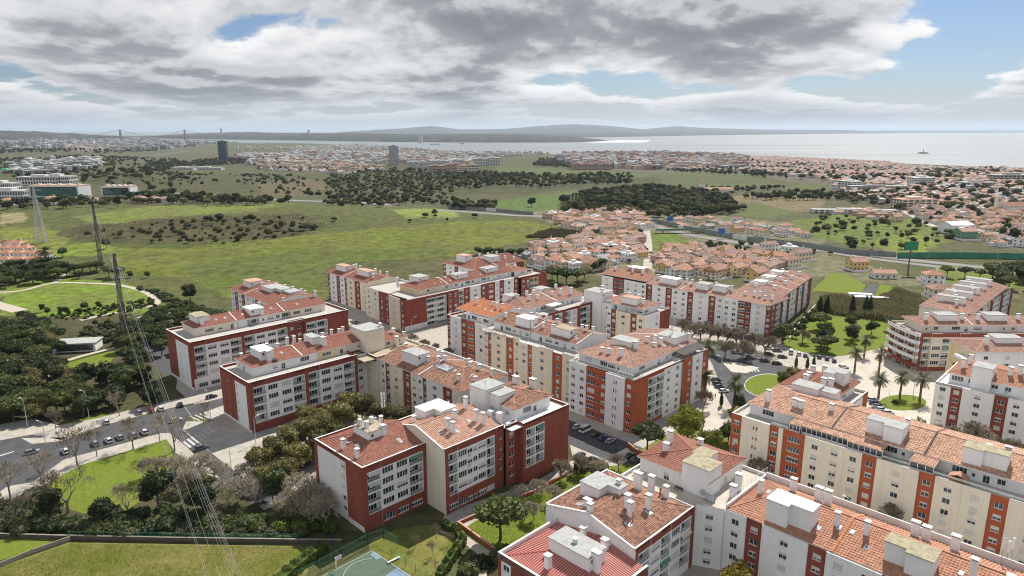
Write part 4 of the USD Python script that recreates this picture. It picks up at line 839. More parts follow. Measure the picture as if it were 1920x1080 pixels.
# --- 5e / 5f: the wing behind
b = Building('apartment_building', 'white wing with red framed loggias and lift tower behind the long centre block', -221, 236, K5)
b.facade((-221, 236), (-221, 282), 18, [(3, 'white', '-'), (1, 'red', '-', .6), (6.5, 'white', 'L'), (1, 'red', '-', .6), (5, 'white', 'L'), (1.2, 'red', '-', .8), (4, 'white', 'L'), (4, 'white', 'w'), (1.2, 'red', '-', .8), (7, 'white', 'L'), (1.2, 'red', '-', .8)], n=5, storey=3.4, band=1.3, bandcol='red')
b.box('white_wall', 'white', -246, -221.2, 236, 236.3, 0, 18); b.box('white_wall', 'white', -246, -245.7, 236, 284, 0, 18); b.floor(-246, -221.3, 236, 284, 17.1)
b.facade((-229, 240), (-229, 283), 20.3, [(5, 'white', '-'), (4, 'white', 'g'), (6, 'white', 'F'), (6, 'white', '-'), (4, 'white', 'g'), (4, 'white', 'w'), (4, 'white', 'q'), (4, 'white', 'g'), (6, 'white', '-')], n=1, storey=3.3, band=.2, zbase=17.1, pane='glass_green')
b.facade((-246, 240), (-229, 240), 20.3, [(17, 'white', '-')], n=1, storey=3.3, band=0, zbase=17.1)
b.roof(-246, -229, 240, 284, 20.4, 2.6, 'tile_pink', 'Y', (True, False), over=.6, dividers=(262,), ridge=-241)
b.box('conservatory_roof', 'white', -229, -223.6, 252.5, 260.5, 20.0, 20.25)
for X, Y, h in ((-236, 249, 2.4), (-235, 254, 1.8), (-235, 265.5, 1.6), (-234, 271, 2.6), (-231.5, 277, 3.4), (-241, 252, 2), (-242, 258, 1.8), (-242.6, 268, 1.8), (-243, 246, 2), (-241, 275, 2)): b.chimney(X, Y, h, 1.2, 1)
b.housing(-250, -243.4, 243, 249, 18, 23.5, 'felt', 'white_old'); b.housing(-248, -241.6, 264, 271, 20, 24, 'felt')
b.housing(-226, -214, 281, 291, 0, 23.6, 'felt', 'white', win=True); b.box('white_wall', 'white', -226, -208, 283, 300, 0, 19); b.chimney(-220, 289, 1.4, 1.2, 1, z0=24); b.chimney(-216, 284, 1.2, 1.0, 1, z0=24)
b.roof(-214.5, -207, 284, 298, 19.5, 2.0, 'tile_pink', 'Y', (False, False))
b.facade((-213.9, 281.5), (-207, 281.5), 19, [(7, 'white', 'w')], n=5, storey=3.3, band=1)
b.flush()
b = Building('apartment_building', 'cream corner block with pale roof housing, in front of the white row', -183.5, 276.4, K5)
b.facade((-207, 276.4), (-183.5, 276.4), 18, [(3, 'white', 'w'), (3.6, 'red', 'w'), (9.5, 'cream', 'w', .4), (4, 'red', 'w'), (5, 'cream', 'w', .3)], n=6, storey=3.2, band=1.0)
b.facade((-183.5, 276.4), (-183.5, 299), 18, [(8, 'white', '-'), (5, 'white', 'w'), (9, 'red', '-')], n=6, storey=3.2, band=1.0)
b.box('white_wall', 'white', -207, -183.8, 298.7, 299, 0, 18); b.box('white_wall', 'white', -207, -206.7, 276.7, 298.7, 0, 18); b.floor(-206.8, -183.8, 276.6, 298.8, 17.1)
b.facade((-206, 280.6), (-187.6, 280.6), 20.3, [(3, 'white', 'g'), (4, 'white', '-'), (4, 'white', 'g'), (4, 'white', 'F'), (4, 'white', 'F')], n=1, storey=3.2, band=.2, zbase=17.1); b.facade((-187.6, 280.6), (-187.6, 294), 20.3, [(6, 'white', 'F'), (7, 'white', '-')], n=1, storey=3.2, band=.2, zbase=17.1)
b.roof(-206, -187.6, 280.6, 296, 20.4, 2.4, 'tile_pink', 'X', (False, True), over=.8)
b.housing(-201.5, -192.2, 281.6, 287, 20.4, 24.2, 'tile_pale', 'white', win=False)
for X, Y, h in ((-190.4, 284.8, 2.6), (-196, 289, 2), (-203, 290, 2)): b.chimney(X, Y, h, 1.2, 1)
b.railing((-206.6, 276.8), (-183.9, 276.8), 17.3, 1.0); b.flush()

# --- 6: back left block
b = Building('apartment_building', 'back left apartment block with dark red roof at the meadow edge', -295, 212)
f6 = dict(n=5, storey=3.3, band=.9)
b.facade((-391, 222), (-340, 221), 18, [(3, 'red', 'w'), (8, 'white', 'w', .3), (4.5, 'red', 'w'), (5.5, 'white', 'w', .3), (3, 'red', 'w'), (9, 'cream', 'w', .4), (6, 'red', 'w'), (12, 'beige', 'w', .2)], **f6)
b.facade((-340, 217), (-295, 212.2), 18, [(6, 'beige', 'w'), (6, 'beige', 'w'), (5, 'red', 'w'), (4, 'red', 'w'), (9, 'cream', 'd', .4), (3, 'red', 'w')], **f6)
b.facade((-295, 212.2), (-295, 242), 18, [(15, 'red', '-'), (7, 'white', 'L'), (7, 'white', 'L')], n=4, storey=3.3, band=1.9, bandcol='red', footcol='white_old', foot='-LL')
b.facade((-294, 242), (-294, 300), 18, [(4, 'red', 'w'), (5, 'red', 'w'), (4, 'beige', 'K'), (5, 'red', 'w'), (9, 'white_old', 'w', .4), (6, 'red', 'w'), (7, 'red', 'F'), (4, 'white', 'w'), (4, 'red', 'w'), (9, 'white', 'w', .4), (5, 'red', 'w')], **f6)
b.facade((-292, 300), (-290, 322), 18, [(6, 'red', 'w'), (4, 'red', 'w'), (5, 'pale_yellow', 'L'), (5, 'pale_yellow', 'L'), (10, 'red', '-')], n=4, storey=3.3, band=1.8, bandcol='red')
b.box('red_wall', 'red', -391, -390.6, 222, 243, 0, 18); b.box('white_wall', 'white', -390.6, -320, 242.6, 243, 0, 18); b.box('white_wall', 'white', -320, -319.6, 243, 322, 0, 18); b.box('red_wall', 'red', -320, -290.4, 321.6, 322, 0, 18)
b.floor(-339.6, -295.3, 217.5, 242, 17.1); b.floor(-319.5, -294.3, 242, 321.6, 17.1); b.parapet(-322, -294, 213.5, 242, 17.1, 18.0, sides='E', m='red')
b.roof(-391, -340.5, 221.5, 242, 18.1, 3.0, 'tile_red', 'X', (False, False), over=.5, dividers=(-371,))
b.housing(-387, -376, 226, 231, 18, 23, 'tile_pale'); b.housing(-364, -351.5, 227, 232.5, 19, 23, 'tile_pale')
for X, Y, h in ((-374, 233, 3), (-371, 234, 2.6), (-357, 236, 3), (-352, 236, 2), (-346, 237, 2.6), (-347, 228, 2), (-382, 236, 2)): b.chimney(X, Y, h, 1.3, 1)
b.facade((-339.8, 219), (-339.8, 241), 20, [(22, 'cream', '-')], n=1, storey=3, band=0, zbase=17)
b.facade((-318.5, 226.5), (-300.6, 226.5), 20.3, [(18, 'pale_yellow', '-')], n=1, storey=3.2, band=.2, zbase=17.1); b.facade((-300.6, 226.5), (-300.6, 300), 20.3, [(5, 'cream', '-'), (4, 'cream', 'w'), (4, 'cream', 'W'), (6, 'cream', '-'), (3, 'cream', 'w')] + [(4, 'white', 'F'), (4, 'white', 'w'), (5, 'white', 'g')] * 4, n=1, storey=3.2, band=.2, zbase=17.1, pane='glass_green')
b.roof(-318.5, -300.6, 226.5, 301, 20.4, 2.7, 'tile_red', 'Y', (True, False), over=.8, dividers=(247.5,))
b.facade((-299, 301), (-299, 318), 20, [(4, 'white', '-'), (6, 'white', 'F'), (6, 'white', 'F')], n=1, storey=3, band=.2, zbase=17.1); b.roof(-317, -299, 301.2, 314, 20, 2.4, 'tile_orange', 'Y', (False, True))
b.housing(-318, -309, 233, 240.5, 18, 25, 'felt', 'white'); b.housing(-309, -303, 256, 265, 21, 24, 'felt'); b.housing(-310, -303.5, 281, 291, 21, 24, 'felt')
for X, Y, h in ((-317.6, 224.5, 4.5), (-309, 246.5, 2.2), (-307, 251, 2.2), (-309, 269.5, 2.2), (-308, 273, 1.6), (-310, 294, 2), (-309, 304, 2.4), (-304, 307, 2.6)): b.chimney(X, Y, h, 1.3, 1, z0=20.5)
for X, Y in ((-304.5, 233), (-304, 241), (-303.5, 245), (-303.5, 252), (-303.6, 276)): b.skylight(X, Y)
b.flush()
b = Building('apartment_building', 'furthest red roofed block, its upper floors showing over the back left block', -333, 298)
b.facade((-366, 298), (-333, 298), 17, [(3, 'red', 'w'), (9, 'white', 'w'), (4, 'red', 'w'), (9, 'white', 'w'), (8, 'white', 'w')], n=5, storey=3.2, band=.8)
b.facade((-333, 298), (-333, 345), 17, [(10, 'red', 'w'), (10, 'white', 'W'), (10, 'red', 'w'), (10, 'white', 'W'), (8, 'red', '-')], n=5, storey=3.2, band=.8)
b.box('white_wall', 'white', -366, -333.2, 344.6, 345, 0, 17); b.roof(-366, -333, 298, 345, 17.1, 3.4, 'tile_red', 'Y', (True, False), dividers=(318,))
b.housing(-359, -350, 304, 311, 18, 23, 'tile_pale'); b.housing(-347, -338, 318, 326, 18, 22, 'felt')
for k in range(9): b.chimney(-362 + 3.2 * k, 312 + 3.4 * (k % 5) + 2 * k, 2.0, 1.2, 1)
b.flush()

# --- 7: white row at the back right
b = Building('apartment_building', 'white and red apartment row behind the bare street trees, below the yellow houses', -150.6, 344)
f7 = dict(n=5, storey=3.2, band=.7)
b.facade((-261, 342.5), (-226.6, 341), 17.5, [(9, 'white', 'd', .3), (4, 'red', 'w'), (5, 'red', 'W'), (6, 'white', 'w', .3), (6, 'white', 'w', .3), (4.5, 'white', 'w')], **f7)
b.facade((-226.6, 341.5), (-176.5, 343), 17.5, [(4.5, 'red', 'w'), (10, 'white', 'w', .3), (4.5, 'red', 'w'), (5.5, 'white', 'w', .3), (5.5, 'white', 'w', .3), (4, 'red', 'w'), (10.5, 'white', 'w', .3), (4.5, 'red', 'w'), (5.5, 'white', 'w', .3)], **f7)
b.facade((-176.5, 342), (-150.6, 345), 17.5, [(5, 'white', 'w', .3), (5, 'white', 'w', .3), (4.6, 'red', 'W'), (4, 'red', 'w'), (9.5, 'white', 'd', .3), (3, 'red', 'w')], **f7)
b.roof(-261, -228, 342.5, 364, 18.6, 2.6, 'tile_orange', 'X', (False, False), over=.5); b.housing(-249, -238, 353, 360, 19, 23, 'white_felt', 'pink')
for X, Y, h in ((-256, 350, 1.8), (-243.5, 351, 2.2), (-236, 351, 2), (-232, 356, 2), (-252, 358, 2)): b.chimney(X, Y, h, 1.4, 1)
b.roof(-227.4, -177, 342, 364, 17.6, 2.8, 'tile_pink', 'X', (False, False), over=.5, dividers=(-203.5,))
b.housing(-220, -208, 345, 351, 18, 22, 'white_felt'); b.housing(-196, -188.5, 346, 352, 18, 22, 'felt'); b.housing(-186, -178, 347, 353, 18, 22, 'felt')
for X, Y, h in ((-224, 350, 2), (-205, 351, 2.4), (-201, 350, 2.6), (-199, 356, 2), (-176.5, 351, 2.4), (-214, 358, 2), (-190, 358, 2)): b.chimney(X, Y, h, 1.2, 1)
b.roof(-176.6, -150.6, 343, 366, 17.6, 2.6, 'tile_pink', 'X', (False, True), over=.5); 
for X, Y, h in ((-163, 351, 2), (-160, 351, 2.2), (-156, 349, 1.6), (-168, 350, 1.4), (-153.5, 352, 2.4)): b.chimney(X, Y, h, 1.2, 1)
a1, a2 = np.array((-150.6, 345.0)), np.array((-164.4, 433.0))
tt = np.linspace(0, 1, 5); e_ = (a2 - a1) / np.linalg.norm(a2 - a1); nn_ = np.array([e_[1], -e_[0]])
b.facade(tuple(a1), tuple(a2), 17.5, [(9, 'ruin' if 0 else 'red', 'W'), (8, 'white', 'L'), (2, 'red', '-', .6), (5, 'white', 'W'), (5, 'white', 'L'), (2, 'red', '-', .6), (5, 'white', 'W'), (5, 'white', 'W'), (5, 'white', 'L'), (2, 'red', '-', .6), (5, 'white', 'W'), (5, 'white', 'L'), (2, 'red', '-', .6), (5, 'white', 'W'), (5, 'white', 'L'), (8, 'red', '-')], n=5, storey=3.2, band=1.0, bandcol='red')
b.box('white_wall', 'white', -261, -176.6, 363.6, 364, 0, 17.5); b.box('white_wall', 'white', -261, -260.6, 342.6, 363.6, 0, 18.4); b.flush()
b2o = G(*(a1 - 13 * nn_ + 23 * e_))
b = Building('apartment_building', 'pink roofed wing running back from the white row beside the grass plots', 0, 0, 1, rz=-math.pi / 4 + math.radians(8.9), origin=b2o[:2])
b.box('white_wall', 'white', -13, 12.8, 0, 65, 0, 17.4); b.roof(-13, 13, 0, 66, 17.6, 2.6, 'tile_pink', 'Y', (False, False), over=.4, dividers=(17, 34, 50))
for k, (X, Y) in enumerate(((-4, 6), (2, 14), (-3, 24), (3, 31), (-4, 40), (2, 48), (-3, 57), (6, 8), (7, 26), (6.5, 43), (7, 58), (-8, 12), (-8, 33), (-8, 50))): b.chimney(X, Y, 2.0, 1.6, 1.2)
for Y in (10, 27, 45): b.housing(-7, 0, Y, Y + 6, 18, 22, 'white_felt')
b.flush()

# --- 9: long sand roofed block at the right
b = Building('apartment_building', 'long cream block with sand coloured tiles and glazed terraces at the right', -97.3, 200)
f9 = dict(n=5, storey=3.3, band=1.2)
c9 = [(3.8, 'orange_red', 'w'), (9.6, 'beige', 'd', .4), (3.0, 'orange_red', 'w'), (1.4, 'beige', '-', .4), (7.0, 'orange_red', 'F'), (6.2, 'beige', 'w', .3), (5.6, 'beige', 'w', .3), (5.0, 'beige', 'w', .2), (4.0, 'orange_red', 'w'), (11, 'beige', 'w', .4), (4, 'orange_red', 'w'), (6.4, 'beige', 'w', .3), (6.4, 'beige', 'w', .2), (4.0, 'orange_red', 'w'), (10, 'beige', 'w', .4), (4, 'orange_red', 'w'), (6, 'beige', 'w', .3), (6, 'beige', 'w', .2), (4, 'orange_red', 'w')]
b.facade((-97.3, 200), (8, 199.2), 17, c9, **f9)
b.box('beige_wall', 'beige', -97.3, -96.9, 200.1, 252, 0, 17); b.box('beige_wall', 'beige', -96.9, 8, 229.6, 230, 0, 17); b.box('beige_wall', 'beige', -96.9, -72.5, 251.6, 252, 0, 17)
b.facade((-72.2, 230), (-72.2, 252.5), 17, [(5, 'orange_red', '-'), (12, 'white', 'w'), (5, 'orange_red', '-')], **f9)
b.floor(-96.9, 8, 200.4, 229.6, 16.1); b.floor(-96.9, -72.4, 229.6, 251.6, 16.1)
b.parapet(-97.3, -84, 200, 252, 16.1, 17.0, sides='SW', m='beige'); b.parapet(-96, -72.2, 232, 252.5, 16.1, 17, sides='EN', m='white')
b.facade((-94, 205.9), (8, 205.9), 19.5, [(2, 'white', '-'), (9, 'white', 'F'), (3, 'white', '-'), (3, 'white', 'g')] + [(4, 'white', 'w'), (4, 'white', '-'), (4, 'white', 'F'), (3, 'white', 'q'), (3, 'white', 'g')] * 5, n=1, storey=3.2, band=.2, zbase=16.1)
b.facade((-76, 229), (-76, 250), 19.5, [(21, 'white', 'F')], n=1, storey=3.2, band=.2, zbase=16.1)
b.roof(-94.2, 8, 205.7, 228, 19.7, 2.9, 'tile_sand', 'X', (True, False), over=.6, cell=.72, dividers=(-67.4, -42.4, -17), div_m='dark_cap')
for X, Y, h, w in ((-89.5, 209, 3.6, 1.2), (-81.2, 210.5, 2.2, 1.6), (-79.2, 210.3, 2.2, 1.6), (-71, 213.5, 1.8, 1.2), (-49.5, 213.6, 3.4, 1.1), (-51.5, 214, 1.2, 1.6), (-25, 213, 3.4, 1.4), (-29.5, 214.5, 1.6, 1), (-13, 212, 3, 1.4), (-21, 216.5, 3, 1.2)): b.chimney(X, Y, h, w, 1.1)
b.housing(-58.8, -48.8, 206.2, 211.8, 19.8, 24.6, 'felt', win=False, notch=(-53.6, 207.6), left=True); b.housing(-34, -24, 206.6, 212, 19.8, 24.6, 'moss_felt', win=False, notch=(-29.4, 207.6))
b.housing(-9, -1, 207, 212, 19.8, 24.6, 'felt', win=False)
b.roof(-94.2, -75.5, 228.2, 251.5, 19.7, 2.9, 'tile_red', 'Y', (False, True), over=.6, ridge=-84.9, cell=.72)
b.housing(-83.5, -77, 238.6, 246.5, 19.8, 24.8, 'felt', 'white', notch=(-80, 241)); b.housing(-88, -79.5, 223.6, 229.8, 20, 23.2, 'felt', 'white', win=False); b.housing(-79.5, -74.6, 226, 231, 17, 22.4, 'felt', 'white', win=False)
for X, Y, h in ((-89, 244, 2.6), (-86, 247, 2.8), (-87, 233, 2.0), (-81.5, 234.5, 2.2), (-79.6, 236, 2.6), (-88, 238, 1.6)): b.chimney(X, Y, h, 1.6, 1.2)
for X0_, X1_, Y0_, pn in ((-78.6, -75.4, 201.2, 'glass'), (-75.2, -61.5, 202.0, 'glass'), (-61.3, -51.8, 201.0, 'glass'), (-44.6, -38.8, 200.6, 'glass')):
    cg = MB(); x, y = b.L(X0_, Y0_); x1, y1 = b.L(X1_, 205.6)
    for q in np.linspace(x, x1, max(4, int((x1 - x) / 1.3))): cg.box(q - .08, q + .08, y - .06, y + .06, 17.0, 18.7)
    cg.box(x, x1, y - .07, y + .07, 18.6, 18.8); p_ = cg.build(b.path, 'conservatory', 'frame')
    cg = MB(); cg.box(x, x1, y - .02, y + .02, 17.0, 18.6); cg.build(p_, 'pane', pn)
    cg = MB(); cg.box(x, x1, y - .03, y + .03, 16.1, 16.98); cg.build(p_, 'sill_wall', 'white')
    b.mb('conservatory_roof', 'tile_sand').hexa([(x - .2, y - .3, 18.8), (x1 + .2, y - .3, 18.8), (x1 + .2, y1, 19.35), (x - .2, y1, 19.35), (x - .2, y - .3, 18.92), (x1 + .2, y - .3, 18.92), (x1 + .2, y1, 19.47), (x - .2, y1, 19.47)])
    b.tile_plane(np.array([(x - .2, y - .3, 18.92), (x1 + .2, y - .3, 18.92), (x1 + .2, y1, 19.47), (x - .2, y1, 19.47)]), 'tile_sand', .6)
for A_, B_ in (((-51.6, 200.3), (-44.8, 200.3)), ((-38.6, 200.2), (-6, 199.6)), ((-84, 200.3), (-78.8, 200.3))): b.railing(A_, B_, 17.0, .9)
sh = MB(); x, y = b.L(-33.2, 202.2); sh.box(x - 1.9, x + 1.9, y - 1.2, y + 1.2, 16.1, 17.6); p_ = sh.build(b.path, 'garden_shed', 'timber'); sh = MB(); sh.hexa([(x - 2.2, y - 1.5, 17.6), (x, y - 1.5, 18.5), (x, y + 1.5, 18.5), (x - 2.2, y + 1.5, 17.6), (x - 2.2, y - 1.5, 17.75), (x, y - 1.5, 18.65), (x, y + 1.5, 18.65), (x - 2.2, y + 1.5, 17.75)]); sh.hexa([(x, y - 1.5, 18.5), (x + 2.2, y - 1.5, 17.6), (x + 2.2, y + 1.5, 17.6), (x, y + 1.5, 18.5), (x, y - 1.5, 18.65), (x + 2.2, y - 1.5, 17.75), (x + 2.2, y + 1.5, 17.75), (x, y + 1.5, 18.65)]); sh.build(p_, 'shed_roof', 'tile_orange')
b.flush()

# --- 10: front right: orange row, penthouse link, brown roofed and sheet metal roofed parts
b = Building('apartment_building', 'white front row with orange tiles and red strips, before the long cream block', -70, 144.5)
f10 = dict(n=5, storey=3.2, band=1.0)
b.facade((-70, 144.5), (10, 143.6), 17, [(5.6, 'white', 'w', .3), (4, 'red', 'w'), (10.8, 'white', 'w', .4), (4, 'red', 'w'), (5.4, 'white', 'w', .3), (6, 'white', 'w', .3), (4, 'red', 'w'), (10, 'white', 'w', .4), (4, 'red', 'w'), (6, 'white', 'w'), (6, 'white', 'w'), (4, 'red', 'w'), (10, 'white', 'w')], **f10)
b.box('white_wall', 'white', -70, -69.6, 144.7, 166, 0, 17); b.box('white_wall', 'white_old', -69.6, 10, 165.4, 165.8, 0, 19)
b.parapet(-70, 10, 144.5, 165.8, 16.8, 18.2, sides='W', m='white', t=.4)
b.roof(-69.5, 10, 144.8, 165.3, 17.1, 3.0, 'tile_orange', 'X', (True, False), over=.35, ridge=157, cell=.68, dividers=(-44.6,), div_m='tile_bright')
b.housing(-60.6, -50.6, 145.8, 151.8, 17.4, 23, 'white_felt', win=False, notch=(-55.5, 147.4))
b.housing(-35.4, -26, 146.8, 152.4, 17.4, 22.4, 'moss_felt', win=False, notch=(-31, 148.2), left=True)
for X, Y, h, w in ((-66.2, 155, 3.4, 1.1), (-60.5, 161, 3.4, 1.4), (-54, 160.5, 3.6, 1.6), (-51.8, 160.5, 3.6, 1.6), (-46.8, 152.8, 3, 1.0), (-40.6, 153.4, 3, 1.0), (-33, 161.5, 3.4, 1.6), (-30.8, 161.3, 3.2, 1.6), (-25.2, 161.6, 3.4, 1.6), (-20, 152, 4.6, 1.2), (-14, 153, 3, 1.2)): b.chimney(X, Y, h, w, 1.1)
for X, Y in ((-64.5, 156), (-49.6, 149.6), (-46, 152.2), (-43.2, 152.4), (-39.2, 149.6), (-22, 152.6), (-22.4, 148.5)): b.skylight(X, Y)
# penthouse link
b.facade((-76.2, 141), (-70, 144), 17, [(5.5, 'white', 'w')], n=5, storey=3.2, band=1.4)
b.box('white_wall', 'white', -98, -76.4, 140.1, 168, 0, 16.1); b.box('white_wall', 'white', -76.4, -70.1, 144.2, 168, 0, 16.1)
b.floor(-98, -76.3, 140.2, 168, 16.35, 'plaza'); b.floor(-76.3, -70.1, 144.2, 168, 16.35, 'plaza'); b.parapet(-98.2, -70.05, 140, 168.2, 16.2, 17.2, sides='NW', m='white')
b.facade((-97, 147), (-76.4, 147), 20.4, [(7, 'white', '-'), (3.4, 'white', 'g'), (6, 'white', '-'), (5, 'white', '-')], n=1, storey=3.9, band=.2, zbase=16.35); b.facade((-76.4, 147), (-76.4, 165.5), 20.4, [(8, 'white', '-'), (3, 'white', 'g'), (8, 'white', '-')], n=1, storey=3.9, band=.2, zbase=16.35)
b.roof(-97, -76.4, 147, 165.5, 20.5, 2.6, 'tile_red', 'Y', (True, True), over=.7)
b.housing(-83.6, -75.8, 146.2, 152.6, 16.3, 24, 'moss_felt', win=False); b.housing(-84.6, -79.8, 152.6, 157.6, 20, 23.9, 'moss_felt', win=False)
for X, Y, h, z in ((-95, 158.5, 3.6, 21), (-92.4, 152.4, 2.2, 21.6), (-72.6, 156, 4.4, 16.3), (-71.8, 151.6, 3.2, 16.3), (-88, 163, 1.4, 21.5)): b.chimney(X, Y, h, 1.5, 1.2, z0=z)
b.railing((-70.2, 145), (-70.2, 167.5), 18.2, 1.3, False)
tb = MB(); x, y = b.L(-83.5, 145); tb.box(x - 1.1, x + 1.1, y - .5, y + .5, 17.0, 17.1)
for dx in (-1, 1):
    for dy in (-.4, .4): tb.box(x + dx - .05, x + dx + .05, y + dy - .05, y + dy + .05, 16.35, 17.0)
tb.build(b.path, 'terrace_table', 'dark_cap')
ac = MB(); x, y = b.L(-77.2, 145.7); ac.box(x - .5, x + .5, y - .25, y + .2, 17.4, 18.6); ac.box(x + 1.0, x + 3.2, y - .2, y + .2, 16.6, 18.2); ac.build(b.path, 'air_conditioner', 'steel')
b.flush()
b = Building('apartment_building', 'front block with brown tiles above a bright red sheet metal roof, lower middle', -76, 115)
b.facade((-103, 115), (-76, 115), 17, [(27, 'white', '-')], n=1, storey=16, band=0)
b.facade((-76, 115), (-76, 140), 17, [(1, 'red', '-'), (4.5, 'white', 'L'), (4, 'white', 'W', .12), (4, 'white', 'L'), (4, 'white', 'W', .12), (4.5, 'white', 'L'), (1, 'red', '-', .2)], n=4, storey=3.2, band=2, bandcol='red')
b.box('white_wall', 'white', -103, -102.6, 115.2, 140, 0, 17); b.box('white_wall', 'white', -102.6, -76.1, 139.6, 140, 0, 17); b.parapet(-103, -76, 115, 140, 16.2, 17.05, sides='EW', t=.3)
b.roof(-102.7, -76.4, 115.1, 140, 16.5, 3.3, 'tile_brown', 'Y', (False, True), over=-.02, ridge=-90, cell=.55)
b.mb('coping', 'white').bar((b.L(-103, 0)[0], .1, 16.7), (b.L(-90, 0)[0], .1, 20.0), .5, .25); b.mb('coping', 'white').bar((b.L(-76, 0)[0], .1, 16.7), (b.L(-90, 0)[0], .1, 20.0), .5, .25)
b.housing(-99, -89.4, 123.5, 130.5, 17, 21.2, 'felt', notch=(-93, 127)); b.chimney(-91.4, 129.4, .7, 1.1, .9, z0=21.4)
for X, Y, h, w in ((-92.4, 118.3, 1.6, 1.9), (-90, 116.2, 1.8, 1.2), (-85.5, 125, 3.4, 1.3), (-83.6, 123.4, 3.4, 1.2), (-82.6, 129.6, 3.4, 1.3), (-90.2, 136, 4.4, 2.2), (-87, 137.4, 4.6, 1.5), (-83.3, 138.5, 3, 1.2)): b.chimney(X, Y, h, w, 1.1)
for X, Y in ((-95, 118.5), (-82, 120.5), (-81.6, 128.4)): b.skylight(X, Y, 1.2, 1.7)
pp = MB(); x, y = b.L(-82, 122.3); pp.cyl(x, y, 17.5, 20.4, .16, n=6); x, y = b.L(-84.6, 138); pp.cyl(x, y, 16.5, 19.5, .3, n=6); pp.cyl(x + .7, y + .2, 16.5, 19.2, .25, n=6); pp.build(b.path, 'flue_pipe', 'terracotta_pipe')
b.facade((-99.5, 95), (-72.5, 95), 14.5, [(1, 'red', '-'), (3, 'white', 'w'), (22, 'red', '-')], n=4, storey=3.2, band=1.6, bandcol='red'); b.facade((-72.5, 95), (-72.5, 114.9), 14.5, [(2, 'red', '-'), (4, 'white', 'L'), (4, 'white', 'W'), (4, 'white', 'W'), (4, 'white', 'L'), (2, 'red', '-')], n=4, storey=3.1, band=1.9, bandcol='red')
b.box('red_wall', 'red', -99.5, -99.1, 95.1, 114.9, 0, 14.5); b.parapet(-99.5, -72.5, 95, 114.9, 13.2, 14.55, t=.45, sides='SEW', m='white')
b.roof(-99, -73, 95.5, 114.9, 13.5, 2.3, 'metal_roof', 'Y', (True, False), over=-.02, cell=None, ridge=-86)
rb = b.mb('roof_ribs', 'pink')  # pink paints in the highlight along the sheet metal ribs
lo, hi, rm, zz, zr, axis, e0, e1, r0, r1, hip = b.last
for y in np.arange(e0 + .6, e1, .62):
    t_ = min(1, (y - e0) / (r0 - e0)) if r0 > e0 else 1
    for sd in (lo, hi): rb.bar((sd, y, zz + .06), (sd + (rm - sd) * t_, y, zz + (zr - zz) * t_ + .06), .16, .14)
for x in np.arange(lo + .6, hi, .62):
    t_ = (x - lo) / (rm - lo) if x < rm else (hi - x) / (hi - rm); rb.bar((x, e0, zz + .06), (x, e0 + (r0 - e0) * t_, zz + (zr - zz) * t_ + .06), .16, .14)
b.housing(-91.6, -80, 103.4, 109.4, 13.5, 18, 'felt', 'white')
for X, Y, h, w in ((-88, 99.2, 2.8, 1.3), (-88.6, 112, 2.4, 1.1), (-82.5, 112.2, 2.2, 1.4), (-79.4, 105.2, 4.4, 2.0)): b.chimney(X, Y, h, w, 1.2)
b.chimney(-86, 106, .7, .9, .9, z0=18.1); b.mb('roof_divider', 'white').bar((b.L(-82.4, 0)[0], b.L(0, 108.8)[1], 15.5), (b.L(-82.4, 0)[0], b.L(0, 114)[1], 15.6), .5, .3); b.antenna(-84.6, 110, 15, 2.4)
b.flush()

# --- 11: right edge
b = Building('apartment_building', 'pale block with red strips and a glazed top terrace, right of the round palm lawn', -57.7, 280)
b.facade((-57.7, 280), (4, 280), 17, [(5, 'white', 'w'), (3.6, 'red', 'w'), (9.6, 'white', 'w', .4), (4, 'red', 'w'), (5, 'white', 'w', .3), (5, 'white', 'w', .3), (4, 'red', 'w'), (10, 'white', 'w', .4), (4, 'red', 'w'), (11, 'white', 'w')], n=5, storey=3.2, band=.9, footcol='red')
b.box('white_wall', 'white', -57.7, -57.3, 280.2, 311, 0, 17); b.box('white_wall', 'white', -57.3, 4, 310.6, 311, 0, 17); b.floor(-57.3, 4, 280.3, 310.6, 16.1, 'white_felt'); b.parapet(-57.7, -44, 280, 311, 16.1, 17, sides='SW', m='white')
b.facade((-55, 286.4), (4, 286.4), 19.5, [(5, 'white', 'F'), (5, 'white', 'F'), (5, 'white', 'F'), (4, 'white', 'w'), (4, 'white', '-'), (4, 'white', 'F'), (4, 'white', 'F'), (4, 'white', 'g'), (20, 'white', 'w')], n=1, storey=3.2, band=.2, zbase=16.1)
b.facade((-55, 309), (-55, 286.4), 19.5, [(22, 'white', '-')], n=1, storey=3.2, band=.2, zbase=16.1)
b.roof(-55, 4, 286.4, 309, 19.6, 2.8, 'tile_orange', 'X', (True, False), over=.6, ridge=294)
b.housing(-48, -41.8, 284.6, 291.6, 16.2, 24.4, 'felt', 'white')
for X, Y, h in ((-52, 291, 3.4), (-51, 297, 3.4), (-37.6, 292, 2.6), (-35, 293.5, 3), (-32.6, 292.4, 3), (-30, 300, 3)): b.chimney(X, Y, h, 1.3, 1)
b.railing((-43, 280.3), (3, 280.3), 16.8, 1.0); b.flush()

# --- 12, 13: far right
b = Building('apartment_building', 'rounded balcony block in red and cream at the right edge, beyond the palms', 0, 0, 1, rz=1e-9, origin=(185.5, 297))
b.facade((0, 0), (110, 0), 18, [(1.2, 'red', '-', .3), (4, 'beige', 'L'), (5, 'cream', 'W', .4), (8, 'beige', 'L'), (5, 'cream', 'W', .4), (8, 'cream', 'L'), (6, 'cream', 'W', .4)] * 3, n=4, storey=3.5, band=1.9, bandcol='red', footcol='red')
